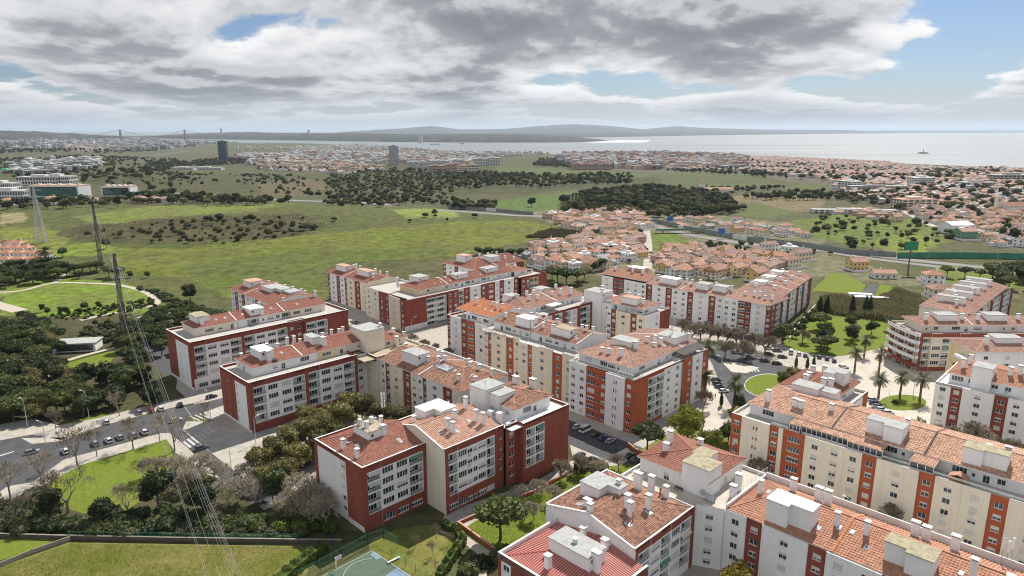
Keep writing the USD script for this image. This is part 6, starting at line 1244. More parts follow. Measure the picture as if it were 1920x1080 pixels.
def mesh_fence(pts, h, label):
    w = [pix(*p) for p in pts]; o = w[0]; p_ = thing('wire_fence', label, 'fence', o); net = MB()
    for a, b in zip(w[:-1], w[1:]):
        n = max(1, int(np.linalg.norm(b - a) / 3.0)); net.bar(a - o + (0, 0, h), b - o + (0, 0, h), .06); net.bar(a - o + (0, 0, h * .5), b - o + (0, 0, h * .5), .04)
        for t in np.linspace(0, 1, n + 1):
            q = a + (b - a) * t - o; m = MB(); m.box(q[0] - .05, q[0] + .05, q[1] - .05, q[1] + .05, 0, h + .1); m.build(p_, 'post', 'barrier_green')
        for t in np.linspace(0, 1, n * 6): q = a + (b - a) * t - o; net.bar(q + (0, 0, .1), q + (0, 0, h), .014)
        for z in np.arange(.3, h, .5): net.bar(a - o + (0, 0, z), b - o + (0, 0, z), .014)
    net.build(p_, 'wire_mesh', 'barrier_green', kind='stuff')
mesh_fence([(560, 1095), (640, 1052), (690, 1024), (720, 1014), (745, 1030)], 3.6, 'green wire fence with high frame around the sports court'); mesh_fence([(735, 1045), (760, 1062), (800, 1085)], 2.6, 'low wire fence between court and worn grass yard')
mesh_fence([(130, 1009), (350, 1012), (560, 1014)], 2.0, 'thin green wire fence standing behind the long boundary wall')
# basketball hoop, bench, goal
p = pix(630, 1065); t = thing('basketball_hoop', 'white basketball board with red rim beside the court', 'basketball hoop', p)
m = MB(); m.box(-.1, .1, -.1, .1, 0, 3.1); m.bar((0, 0, 3.0), (.8, -.5, 3.1), .1); m.build(t, 'post', 'white'); m = MB(); m.hexa([(.3, -1.2, 2.7), (1.5, .3, 2.7), (1.54, .27, 2.7), (.34, -1.23, 2.7), (.3, -1.2, 3.8), (1.5, .3, 3.8), (1.54, .27, 3.8), (.34, -1.23, 3.8)]); m.build(t, 'backboard', 'white')
m = MB(); m.tube([(1.25 + .25 * math.cos(a), -.75 + .25 * math.sin(a), 2.95) for a in np.linspace(0, 6.28, 13)], .03, 4); r_ = m.build(t, 'rim', 'car_red'); m = MB()
for a in np.linspace(0, 6.28, 9)[:-1]: m.bar((1.25 + .25 * math.cos(a), -.75 + .25 * math.sin(a), 2.94), (1.25 + .16 * math.cos(a + .3), -.75 + .16 * math.sin(a + .3), 2.5), .02)
m.build(r_, 'net', 'car_red')
p = pix(738, 1052); t = thing('park_bench', 'long white bench on the end of the court', 'bench', p, .75)
for k in range(3): m = MB(); m.box(-1.8, 1.8, -.3 + .2 * k, -.14 + .2 * k, .44, .5); m.build(t, 'slat', 'white')
for x in (-1.5, 0, 1.5): m = MB(); m.box(x - .05, x + .05, -.28, .28, 0, .44); m.build(t, 'leg', 'steel')

# ------------------------------------------------------------------ low buildings in the park, cabins
def flat_house(name, label, px, py, w, d, h, rz, wallm='white', roofm='felt', over=.6, cat='building', dark=True):
    p = gp(px, py); t = thing(name, label, cat, p, rz); m = MB(); m.box(-w / 2, w / 2, -d / 2, d / 2, -.5, h); m.build(t, 'wall', wallm); m = MB(); m.box(-w / 2 - over, w / 2 + over, -d / 2 - over, d / 2 + over, h, h + .35); m.build(t, 'roof', roofm)
    if dark: m = MB(); m.box(-w / 2 + 1, w / 2 - 1, -d / 2 - .06, -d / 2 + .02, .6, h - .5); m.build(t, 'window', 'glass')
    return t
flat_house('pavilion', 'low flat roofed pavilion with a dark glazed front among the park trees', 142, 655, 22, 9, 4.2, .18)
flat_house('pavilion', 'white kiosk roof left of the pavilion, half hidden by trees', 92, 662, 8, 6, 3.4, .18)
for k, (x, y) in enumerate(((1612, 560), (1632, 566))): flat_house('site_cabin', ('longer white cabin' if k else 'shorter white cabin') + ' with a blue window band by the reeds', x, y, 20 if k else 14, 4, 3.2, -.16, 'white', 'white_felt', .2)

# ------------------------------------------------------------------ planting near the camera
plant('pine', 938, 1014, 12.5, 'big dark umbrella pine on the garden strip between the front blocks', wide=1.0)
plant('pine', 1213, 850, 11.5, 'round dark umbrella pine on the street corner below the centre block', wide=.95)
plant('spring', 1288, 832, 15, 'large yellow green spring tree in front of the centre block end', wide=1.0); plant('spring', 1330, 848, 9, 'lower yellow green bush tree right of the large spring tree', wide=1.1)
plant('green', 1365, 830, 8, 'small green tree beside the red corner of the long cream block'); plant('dark', 1385, 775, 8, 'dark tree at the pavement edge left of the long cream block', wide=.8)
plant('street', 1318, 770, 10, 'leafing brown tree behind the large spring tree', wide=.8); plant('bare', 1398, 800, 8, 'thin bare sapling on the rough bright grass', wide=.6)
for k, (x, y, h) in enumerate(((488, 890, 11), (520, 872, 12), (545, 850, 12), (575, 838, 13), (610, 822, 12), (645, 806, 13), (680, 792, 13), (715, 800, 12), (750, 806, 11), (560, 880, 11), (600, 862, 12), (640, 845, 12), (690, 832, 12), (735, 826, 10), (500, 915, 9), (535, 905, 10), (620, 800, 11), (660, 780, 12), (578, 800, 10))):
    plant('olive', x, y, h, 'olive brown evergreen tree of the dense row in the courtyard', 'courtyard trees', .95)
for x, y, h, w, l in ((145, 873, 14, 1, 'tall bare tree at the near left end of the bright lawn'), (182, 856, 12, .8, 'bare tree on the lawn edge left of the middle one'), (250, 843, 13, 1, 'bare tree in the middle of the lawn edge by the parked cars'), (300, 829, 11, .7, 'slim bare tree near the right corner of the lawn'), (328, 846, 15, .95, 'largest bare tree at the right corner of the lawn'), (78, 906, 12, 1, 'bare tree on the pavement at the bend of the road'), (128, 962, 15, 1.3, 'wide bare tree at the lower end of the lawn'), (20, 935, 12, 1.2, 'bare tree at the left edge below the road'), (240, 968, 11, 1.1, 'bare tree between dark bushes below the lawn'), (382, 795, 10, .7, 'bare tree on the pavement by the zebra crossing'), (105, 805, 9, .9, 'bare tree leaning over the traffic island'), (224, 780, 10, .9, 'bare tree among the conifers by the road'), (50, 975, 9, 1, 'spreading bare tree in front of the shrub belt at left')):
    plant('bare', x, y, h, l, wide=w)
for x, y, h in ((288, 898, 8), (372, 890, 8), (352, 918, 8), (480, 942, 9), (428, 948, 9), (568, 945, 10), (592, 965, 10), (330, 890, 7), (402, 900, 7), (465, 900, 7), (612, 985, 9), (545, 965, 8)): plant('bushbare', x, y, h, 'pale leafless shrub of the planted strip right of the lawn', 'pale leafless shrubs', 1.2)
for x, y, h, l in ((297, 952, 12, 'tall dark evergreen standing at the right edge of the lawn'), (193, 985, 8, 'dark rounded evergreen at the lower lawn end'), (382, 968, 10, 'dark evergreen under the power lines'), (512, 940, 10, 'dark evergreen between pale shrubs by the front block'), (98, 968, 8, 'dark bushy evergreen left of the wide bare tree'), (82, 945, 6, 'low dark evergreen on the left shrub belt')): plant('dark', x, y, h, l, wide=.95)
def many(kind, outline, n_sp, hs, label, group, seed, **k): grove([kind], outline, n_sp, hs, label, group, seed, **k)
many('shrub', [(-20, 940), (60, 935), (140, 985), (300, 985), (420, 975), (560, 985), (620, 1012), (300, 1006), (-20, 1000)], 3.6, (1.8, 3.2), 'grey green rounded shrub in the belt above the boundary wall', 'shrub belt bushes', 21, wide=(1.0, 1.5))
many('hedgebush', [(420, 965), (560, 960), (640, 1000), (560, 1012), (430, 1000)], 4.6, (2, 3), 'light green shrub in the belt near the front block', 'light green shrubs', 22, wide=(1, 1.4))
many('darkshrub', [(40, 920), (150, 985), (280, 945), (380, 960), (460, 975), (620, 995), (300, 1004), (0, 1000)], 4.6, (2, 4), 'dark shrub of the belt below the lawn', 'dark shrubs', 23, wide=(1, 1.5))
for x, y, h, l in ((200, 720, 13, 'left front conifer of the dark clump beside the power pole'), (232, 735, 14, 'conifer in the middle of the dark clump beside the power pole'), (265, 722, 13, 'right rear conifer of the dark clump beside the power pole'), (218, 762, 12, 'conifer at the road edge of the dark clump'), (285, 760, 11, 'conifer at the right road corner of the dark clump'), (250, 705, 12, 'rear conifer of the dark clump'), (180, 770, 11, 'conifer left of the bare tree by the road')): plant('conifer', x, y, h, l, wide=1.1)
GP_, DP_ = 'dark umbrella pine of the thick grove in the left park', 'dark leafy tree of the thick grove in the left park'
clear0 = [sg.Polygon([tuple(pix(*p)[:2]) for p in o]) for o in ([(100, 690), (155, 662), (225, 655), (215, 690), (160, 705)], [(85, 668), (120, 640), (200, 640), (190, 668)])]
grove(['pine', 'dark', 'pine', 'olive'], [(-60, 640), (60, 612), (130, 640), (100, 690), (160, 715), (175, 785), (60, 800), (-60, 810)], 7.5, (8, 11), {'pine': GP_, 'dark': DP_, 'olive': 'grey green tree of the thick grove in the left park'}, {'pine': 'park pines', 'dark': 'park leafy trees', 'olive': 'park grey green trees'}, 24, clear=clear0)
grove(['pine', 'dark'], [(230, 640), (300, 600), (380, 590), (320, 630), (300, 690), (240, 690)], 8, (7, 10), {'pine': 'dark umbrella pine between park and far left block', 'dark': 'dark tree between park and far left block'}, {'pine': 'pines by the far left block', 'dark': 'trees by the far left block'}, 25)
for x, y, h in ((330, 590, 8), (300, 598, 8), (360, 596, 8), (345, 604, 7), (250, 618, 7), (280, 618, 8), (345, 660, 8)): plant('pine', x, y, h, 'umbrella pine in the row at the meadow side of the far left block', 'pines at the meadow edge', 1.2)
plant('dark', 357, 563, 10, 'single round dark tree on the meadow edge behind the far left block', wide=1.1)
for x, y, h in ((80, 585, 5), (115, 590, 5), (125, 590, 5), (150, 590, 4), (160, 583, 6), (186, 580, 5), (90, 592, 5), (245, 590, 5), (215, 580, 4), (265, 575, 5), (230, 605, 4), (205, 610, 4), (180, 612, 4)): plant('green', x, y, h, 'small young tree beside the lower park path', 'young trees by the park path', .8)
grove(['darkshrub'], [(95, 590), (285, 560), (292, 575), (200, 595), (100, 602)], 4, (1, 1.8), 'low dark hedge shrub along the lower park path', 'hedge shrubs by the park path', 26)
grove(['darkshrub'], [(240, 534), (300, 548), (360, 572), (430, 590), (432, 600), (350, 580), (290, 555)], 4, (1.5, 2.6), 'low dark hedge shrub between park lawn and meadow', 'hedge shrubs at the meadow', 27, wide=(1.2, 1.8))
grove(['shrub', 'darkshrub'], [(140, 625), (240, 600), (300, 610), (250, 650), (170, 640)], 5, (1.5, 3.2), {'shrub': 'grey green shrub on the dark park ground below the path', 'darkshrub': 'dark shrub on the park ground below the path'}, {'shrub': 'grey park shrubs', 'darkshrub': 'dark park shrubs'}, 28)
grove(['dark', 'pine'], [(-20, 515), (40, 505), (125, 505), (130, 520), (70, 535), (-20, 545)], 9, (8, 11), {'dark': 'dark tree of the grove below the terraced houses', 'pine': 'umbrella pine of the grove below the terraced houses'}, {'dark': 'trees below the terraced houses', 'pine': 'pines below the terraced houses'}, 29)
for x, y, h in ((140, 517, 9), (155, 515, 9), (170, 512, 9), (182, 511, 9), (125, 520, 6), (150, 522, 6), (108, 518, 12), (205, 520, 9), (220, 522, 9)): plant('pine', x, y, h, 'umbrella pine in the group beside the far power pole', 'pines by the far power pole', 1.1)
plant('palm', 88, 498, 14, 'shaggy palm beside the white terraced houses', wide=1.4); plant('dark', 118, 482, 8, 'dark round tree right of the terraced houses', wide=1.2)
plant('dark', 200, 466, 9, 'dark tree behind the far power pole'); plant('dark', 245, 521, 5, 'left one of two small round bushes on the meadow'); plant('dark', 277, 521, 5, 'right one of two small round bushes on the meadow')
# hedges
def hedge(pts, w, h, label, seed, material='leaf_hedge', n=130):
    q = [pix(*p) for p in pts]; o = q[0]; t = thing('hedge', label, 'hedge', o); rnd = np.random.default_rng(seed); core, lv = MB(), MB()
    for a, b in zip(q[:-1], q[1:]):
        L = np.linalg.norm(b - a); e = (b - a) / L; s = np.array([-e[1], e[0], 0]); k = int(L * n); core.bar(a - o + (0, 0, h * .45), b - o + (0, 0, h * .45), w * .8, h * .85)
        u = rnd.uniform(0, L, k); th = rnd.uniform(0, math.pi, k); rr = rnd.uniform(.8, 1.1, k) * (1 + .15 * np.sin(u * 1.7))
        c = (a - o) + u[:, None] * e + (np.cos(th) * w / 2 * rr)[:, None] * s; c[:, 2] = h * (.15 + .85 * np.sin(th) * rr); V, Q = quads_at(c, .24, rnd, .4); lv.addq(V, Q)
    core.build(t, 'branches', material); lv.build(t, 'foliage', material)
hedge([(832, 990), (858, 1003), (868, 1018), (850, 1045), (822, 1090)], 2.4, 2.6, 'bright green clipped hedge beside the worn grass yard', 31)
hedge([(608, 1030), (580, 1050), (545, 1078), (520, 1100)], 3.6, 2.6, 'wide light green hedge left of the sports court', 32); hedge([(300, 1006), (560, 1012)], 1.0, 1.2, 'low dark hedge along the boundary wall', 33, 'leaf_dark', 30)
for x, y, h, l in ((780, 1025, 4, 'small bare sapling on the yard, nearest the front block'), (812, 1042, 4.5, 'small bare sapling in the middle of the worn yard'), (818, 1010, 5, 'bare sapling by the bright hedge'), (843, 1022, 4, 'bare sapling tight against the hedge'), (815, 1072, 4, 'bare sapling at the lower edge of the yard')): plant('bare', x, y, h, l, wide=.8)
for x, y, h in ((1000, 975, 6), (1050, 905, 9), (1085, 890, 8), (1160, 882, 7), (975, 935, 5), (1010, 930, 6), (1120, 890, 6), (1035, 945, 6)): plant('street' if h > 6 else 'bushbare', x, y, h, 'thin leafless tree along the garden strip between the front blocks' if h > 6 else 'leafless bush on the garden strip between the front blocks', 'garden strip trees' if h > 6 else 'garden strip bushes')
for x, y in ((1110, 872), (1125, 880), (960, 1040), (975, 1048), (900, 1060), (880, 1075), (935, 1050), (1090, 880), (1270, 850), (1250, 842), (1300, 855), (1350, 860)): plant('darkshrub', x, y, 3, 'dark shrub at a wall of the garden strip or below the spring trees', 'garden shrubs', 1.3)
for x, y, l in ((1420, 895, 'bare tree in the gap before the penthouse terrace'), (1590, 1000, 'bare tree in the gap before the long cream block'), (1660, 985, 'twiggy bush tree in the gap before the long cream block')): plant('street', x, y, 8, l)
plant('yellow', 1376, 1128, 10, 'yellow leaved tree crown at the lower edge in front of the orange row', wide=.9)
for x, y, h, l in ((1720, 835, 12, 'left leafless bushy tree in front of the block at the right edge'), (1770, 846, 12, 'middle leafless bushy tree in front of the block at the right edge'), (1815, 855, 14, 'right leafless tree against the wall of the block at the right edge'), (1890, 870, 10, 'leafless tree at the very right edge')): plant('street', x, y, h, l, wide=1.2)
# palms and the plaza
for x, y, h, l in ((1325, 692, 13, 'tall palm at the corner of the centre block, beside the road'), (1322, 745, 11, 'shorter palm behind the parked dark cars at the end of the centre block'), (1376, 762, 12.5, 'palm on the pavement edge left of the green island'), (1602, 697, 10.5, 'palm left of the parked white car at the plaza edge'), (1620, 668, 10, 'palm furthest back at the plaza, before the park lawn'), (1647, 700, 11, 'palm at the back of the plaza before the rounded balcony block'), (1646, 750, 10.5, 'palm at the left edge of the round plaza lawn'), (1687, 744, 10.5, 'palm on the back edge of the round plaza lawn'), (1724, 752, 11, 'palm on the right edge of the round plaza lawn')): plant('palm', x, y, h, l)
plant('darkshrub', 1678, 756, 1.3, 'small dark bush on the round plaza lawn', wide=1.2)
for x, y, l in ((1492, 690, 'left slim cypress beyond the olive bush of the green island'), (1513, 693, 'middle slim cypress beyond the olive bush'), (1525, 690, 'right slim cypress beyond the olive bush'), (1352, 762, 'lone slim cypress on the pavement by the palms')): plant('cypress', x, y, 6.5, l)
for x, y, h, l in ((1470, 725, 8, 'left olive green tree on the green island'), (1490, 720, 9, 'middle olive green tree on the green island'), (1505, 735, 8, 'right olive green tree on the green island')): plant('olive', x, y, h, l)
for x, y in ((1297, 638), (1313, 636), (1330, 641), (1346, 641), (1362, 646), (1380, 647), (1396, 652), (1415, 656), (1434, 662), (1360, 668), (1278, 628), (1392, 672)): plant('street', x, y, 10.5, 'brown leafless street tree in the row before the white block', 'street trees before the white row', 1.3)
plant('dark', 1467, 645, 11, 'dark round tree at the right corner of the white row', wide=1.1)
grove(['dark', 'green', 'street', 'pine'], [(1490, 640), (1530, 612), (1600, 600), (1690, 620), (1640, 650), (1540, 664)], 14, (7, 10), {'dark': 'dark tree on the park lawn beyond the parked cars', 'green': 'green tree on the park lawn beyond the parked cars', 'street': 'leafless tree on the park lawn beyond the parked cars', 'pine': 'umbrella pine on the park lawn beyond the parked cars'}, {'dark': 'park lawn dark trees', 'green': 'park lawn green trees', 'street': 'park lawn leafless trees', 'pine': 'park lawn pines'}, 41)
grove(['green', 'darkshrub'], [(1465, 645), (1530, 575), (1545, 580), (1480, 650)], 6, (3, 5.5), {'green': 'small green tree of the belt along the white garden wall', 'darkshrub': 'dark shrub of the belt along the white garden wall'}, {'green': 'garden wall trees', 'darkshrub': 'garden wall shrubs'}, 42)
for x in (1536, 1549, 1597, 1622, 1630): plant('cypress', x, 590, 12, 'tall dark cypress before the reed thicket', 'cypresses before the reeds', 1.2)
def reeds(name, outline, n, hs, label, seed, material='leaf_reed'):
    ring = ground([p[0] for p in outline], [p[1] for p in outline])[:, :2]; poly = sg.Polygon(ring).buffer(0); r = np.random.default_rng(seed); x0, y0, x1, y1 = poly.bounds; q = np.c_[r.uniform(x0, x1, n * 3), r.uniform(y0, y1, n * 3)]; q = q[shapely.contains_xy(poly, q[:, 0], q[:, 1])][:n]
    h = r.uniform(*hs, len(q)) * (.8 + .3 * np.sin(q[:, 0] / 5) * np.sin(q[:, 1] / 7)); a = r.uniform(0, 6.28, len(q)); w = .28 * hs[1] / 3.2; z = land_z(q[:, 0], q[:, 1]); d = np.c_[np.cos(a), np.sin(a)] * w; ln = r.normal(0, .28, (len(q), 2)) * h[:, None] * .5
    V = np.stack([np.c_[q - d, z], np.c_[q + d, z], np.c_[q + d * .7 + ln, z + h], np.c_[q - d * .7 + ln, z + h]], 1).reshape(-1, 3); mb = MB(); mb.addq(V, np.arange(4 * len(q)).reshape(-1, 4)); mb.build('/World', name, material, kind='stuff', label=label, category='plants')
reeds('reeds', [(1530, 578), (1545, 560), (1640, 568), (1680, 548), (1725, 560), (1742, 592), (1690, 606), (1560, 590)], 16000, (2.6, 4.6), 'olive brown reed thicket beside the white cabins', 51)
reeds('grass', [(0, 1066), (130, 1020), (560, 1026), (600, 1034), (540, 1110), (0, 1110)], 30000, (.14, .34), 'rough tufted grass of the lower left field', 52, 'leaf_grass')
reeds('grass', [(870, 990), (1000, 928), (1085, 888), (1180, 876), (1160, 905), (1050, 955), (1025, 1010), (965, 1045), (915, 1030)], 9000, (.14, .38), 'long grass of the garden strip', 53, 'leaf_grass')
reeds('grass', [(215, 470), (330, 472), (560, 445), (840, 422), (990, 418), (1060, 430), (940, 462), (832, 487), (612, 545), (432, 560), (240, 520)], 24000, (.3, .7), 'tufted grass of the wide meadow', 54, 'leaf_grass')
reeds('bushes', [(110, 448), (180, 425), (320, 408), (600, 402), (640, 420), (560, 442), (430, 462), (200, 460)], 5000, (.6, 1.6), 'low olive brown scrub of the hillside', 55, 'leaf_shrub') 

# ------------------------------------------------------------------ street furniture, cars, people
def lamp_post(px, py, h, az, label, double=False):
    p = pix(px, py); t = thing('street_lamp', label, 'street lamp', p, az); m = MB(); m.tube([(0, 0, -.2), (0, 0, h * .5), (0, 0, h * .9)], [.14, .11, .09], 6); m.build(t, 'post', 'rail')
    m = MB(); arc = [(1.9 * (1 - math.cos(a)), 0, h * .9 + h * .1 * math.sin(a)) for a in np.linspace(0, 1.5, 6)]; m.tube(arc, .07, 5); m.build(t, 'arm', 'rail')
    e = arc[-1]; m = MB(); m.hexa([(e[0] - .1, -.16, e[2] - .1), (e[0] + 1.1, -.2, e[2] - .02), (e[0] + 1.1, .2, e[2] - .02), (e[0] - .1, .16, e[2] - .1), (e[0] - .1, -.12, e[2] + .1), (e[0] + 1.0, -.12, e[2] + .15), (e[0] + 1.0, .12, e[2] + .15), (e[0] - .1, .12, e[2] + .1)]); m.build(t, 'lamp_head', 'lamp')
for x, y, h, a, l in ((52, 800, 11, 2.6, 'tall curved street lamp at the left edge by the park'), (167, 783, 11, 2.9, 'curved street lamp in front of the dark park trees'), (397, 800, 14, 2.4, 'tall street lamp at the zebra crossing corner'), (86, 835, 9, 2.8, 'street lamp on the small traffic island'), (435, 893, 10, .4, 'street lamp in the shaded side street'), (317, 618, 9, 1.5, 'street lamp by the small parking place'), (773, 636, 12, .4, 'tall street lamp between the back left blocks'), (480, 832, 10, 1.2, 'street lamp before the street corner block'), (1392, 664, 10, .3, 'street lamp on the street before the white row'), (1305, 650, 9, .4, 'street lamp under the brown street trees'), (1232, 842, 8, 2.6, 'street lamp beside the round dark pine'), (1352, 700, 8, 2.2, 'street lamp by the row of dark parked cars'), (1712, 742, 8, 1.0, 'street lamp between the two plaza palms'), (1664, 765, 8, 1.0, 'street lamp at the plaza car row'), (1590, 985, 8, 2.0, 'street lamp in the gap before the long cream block'), (1762, 842, 9, 2.0, 'street lamp before the block at the right edge'), (165, 615, 6, 1.0, 'lower lamp by the park path'), (62, 530, 7, 1.0, 'lamp at the park lawn edge')): lamp_post(x, y, h, a, l)
def proto_car(paint, van=False):
    p = proto('van' if van else 'car'); L, W, H = (5.2, 2.0, 2.0) if van else (4.4, 1.8, 1.46); s = L / 2; w = W / 2; m = MB()
    prof = [(-s, .35), (-s, .95 if van else .82), (-s + .12, H if van else 1.02), ] if van else [(-s, .35), (-s + .02, .85), (-s + .12, 1.0)]
    def loft(sec, mb):       # sec: (x, zlow, zhigh, half width low, half width high)
        V = []; 
        for x, z0, z1, a, b_ in sec: V += [(x, -a, z0), (x, a, z0), (x, a * 1.0, (z0 * .4 + z1 * .6)), (x, b_, z1), (x, -b_, z1), (x, -a, (z0 * .4 + z1 * .6))]
        n = 6; F = [(k * n + j, k * n + (j + 1) % n, (k + 1) * n + (j + 1) % n, (k + 1) * n + j) for k in range(len(sec) - 1) for j in range(n)]
        mb.add(V, F + [tuple(range(n))[::-1], tuple(range((len(sec) - 1) * n, len(sec) * n))])
    hb = 1.1 if van else .92
    loft([(-s, .42, .72, w * .88, w * .80), (-s + .15, .28, hb * .95, w * .96, w * .90), (-s * .4, .24, hb, w, w * .95), (s * .45, .24, hb * .98, w, w * .94), (s - .35, .26, hb * .82, w * .96, w * .84), (s, .38, .62, w * .82, w * .70)], m)
    ca = [(-s + .05, hb - .03, hb + .02, w * .92, w * .9), (-s + .12, hb - .03, H - .06, w * .9, w * .78), (-s + .8, hb - .03, H, w * .9, w * .80), (s * .42, hb - .03, H - .03, w * .9, w * .78), (s * .78, hb - .05, hb, w * .88, w * .86)] if van else [(-s + .12, hb - .03, hb + .02, w * .88, w * .86), (-s + .55, hb - .03, H - .07, w * .88, w * .70), (-s * .2, hb - .03, H, w * .9, w * .72), (s * .12, hb - .03, H - .03, w * .9, w * .71), (s * .52, hb - .04, hb, w * .86, w * .82)]
    m.build(p, 'body', paint, smooth=False); g = MB(); loft(ca, g); g.build(p, 'windows', 'glass'); r = MB(); k0, k1 = ca[1], ca[3]
    r.hexa([(k0[0] + .1, -k0[4] * .96, k0[2] - .02), (k1[0] - .05, -k1[4] * .96, k1[2] - .02), (k1[0] - .05, k1[4] * .96, k1[2] - .02), (k0[0] + .1, k0[4] * .96, k0[2] - .02), (k0[0] + .15, -k0[4] * .9, k0[2] + .05), (k1[0] - .1, -k1[4] * .9, k1[2] + .05), (k1[0] - .1, k1[4] * .9, k1[2] + .05), (k0[0] + .15, k0[4] * .9, k0[2] + .05)]); r.build(p, 'roof', paint)
    for i, x in enumerate((-s * .62, s * .62)):
        for sd in (-1, 1):
            t = MB(); t.tube([(x, sd * (w - .18), .33), (x, sd * (w + .02), .33)], [.33, .33], 10); q = t.build(p, 'wheel', 'rubber'); t = MB(); t.tube([(x, sd * (w + .0), .33), (x, sd * (w + .035), .33)], [.2, .18], 8); t.build(q, 'rim', 'steel')
    for sd in (-1, 1):
        t = MB(); t.box(s - .22, s - .06, sd * w * .62 - .16, sd * w * .62 + .16, .58, .72); t.build(p, 'headlight', 'lamp'); t = MB(); t.box(-s - .01, -s + .1, sd * w * .7 - .1, sd * w * .7 + .1, .7, .95); t.build(p, 'tail_light', 'tail')
    return p
PC = {c: proto_car(c) for c in ('car_white', 'car_silver', 'car_grey', 'car_black', 'car_blue', 'car_red')}; PC['van'] = proto_car('car_white', True)
AE = math.pi / 4
def car(px, py, c, az, label, group=None, s=1.05): thing('parked_van' if c == 'van' else 'parked_car', label, 'van' if c == 'van' else 'car', pix(px, py, .02), az, group, s, PC[c])
W_, S_, K_, B_, G_ = 'car_white', 'car_silver', 'car_black', 'car_blue', 'car_grey'
for x, y, c, l in ((123, 848, W_, 'white car furthest left in the row along the lower pavement'), (179, 834, S_, 'silver car second in the row along the lower pavement'), (204, 828, W_, 'white car in the middle of the row by the lawn, left of a silver one'), (225, 822, S_, 'silver grey car between two white ones by the lawn'), (250, 818, S_, 'car behind the trunk of the middle bare tree'), (271, 812, W_, 'white car at the right end of the row by the lawn')): car(x, y, c, 2.35, l)
for x, y, c, a, l in ((200, 793, W_, 2.2, 'white car parked at the park side of the road, left'), (302, 768, W_, 2.2, 'white car under the power lines at the park side'), (338, 761, K_, 2.2, 'dark car right of the white one under the power lines'), (261, 775, S_, 2.2, 'silver car half hidden by a bare tree at the park side'), (284, 771, 'car_red', 2.2, 'dark red car between white cars at the park side'), (397, 746, K_, .8, 'black car passing before the far left block'), (378, 842, G_, .8, 'grey car in the shaded side street'), (318, 638, G_, .8, 'grey car on the small parking place'), (583, 858, W_, 1.0, 'white car half hidden beside the front block wall'), (571, 873, B_, 1.0, 'blue car half hidden beside the front block wall'),
    (1083, 802, W_, .78, 'white car left of the white van in the street'), (1118, 817, K_, .78, 'black car right of the white van'), (1131, 823, B_, .78, 'dark blue car between black and silver ones in the street'), (1144, 829, S_, .78, 'silver car at the right end of the street row'), (1088, 856, K_, .85, 'single black car on the pavement by the front block'), (1182, 857, K_, .7, 'dark car before the low red wall, left'), (1192, 863, G_, .7, 'dark car before the low red wall, right'),
    (1337, 669, K_, -.6, 'black car standing on the street by the tall corner palm'), (1442, 655, W_, -.3, 'pale car in the back row before the park lawn'), (1458, 659, G_, -.3, 'grey car in the back row before the park lawn'), (1442, 666, K_, -.3, 'black car in the middle of the street before the white row'), (1467, 671, K_, -.3, 'black car right of another on the street before the park'), (1434, 678, K_, -.2, 'dark car nearest the green island, left'), (1457, 683, K_, -.2, 'dark car nearest the green island, right'), (1498, 665, W_, 1.2, 'pale car right of the white van at the park lawn'), (1510, 668, B_, 1.2, 'first blue car of the row at the park lawn'), (1536, 671, B_, 1.2, 'second blue car of the row at the park lawn'), (1550, 674, B_, 1.2, 'third blue car of the row at the park lawn'), (1564, 678, B_, 1.2, 'last blue car of the row at the park lawn'), (1582, 690, W_, -.1, 'white car alone behind the roof of the long cream block'),
    (1343, 714, K_, .2, 'uppermost dark car of the row at the end of the centre block'), (1345, 721, K_, .2, 'second dark car of the row at the end of the centre block'), (1349, 727, K_, .2, 'third dark car of the row at the end of the centre block'), (1357, 735, W_, .2, 'white car below the dark ones at the end of the centre block'), (1637, 752, W_, -.3, 'uppermost white car at the plaza lawn'), (1641, 758, B_, -.3, 'blue car between white ones at the plaza lawn'), (1647, 764, W_, -.3, 'third car down at the plaza lawn, white'), (1653, 770, W_, -.3, 'fourth car down at the plaza lawn, white'), (1665, 776, S_, -.3, 'lowest silver car at the plaza lawn'), (590, 609, S_, .8, 'silver car at the back street between the left blocks'), (666, 606, S_, .8, 'silver car behind the left blocks by a street tree')): car(x, y, c, a, l)
car(1098, 808, 'van', .78, 'white van parked in the street between white and black cars', s=1.15); car(1483, 662, 'van', 1.2, 'white van parked before the park lawn')
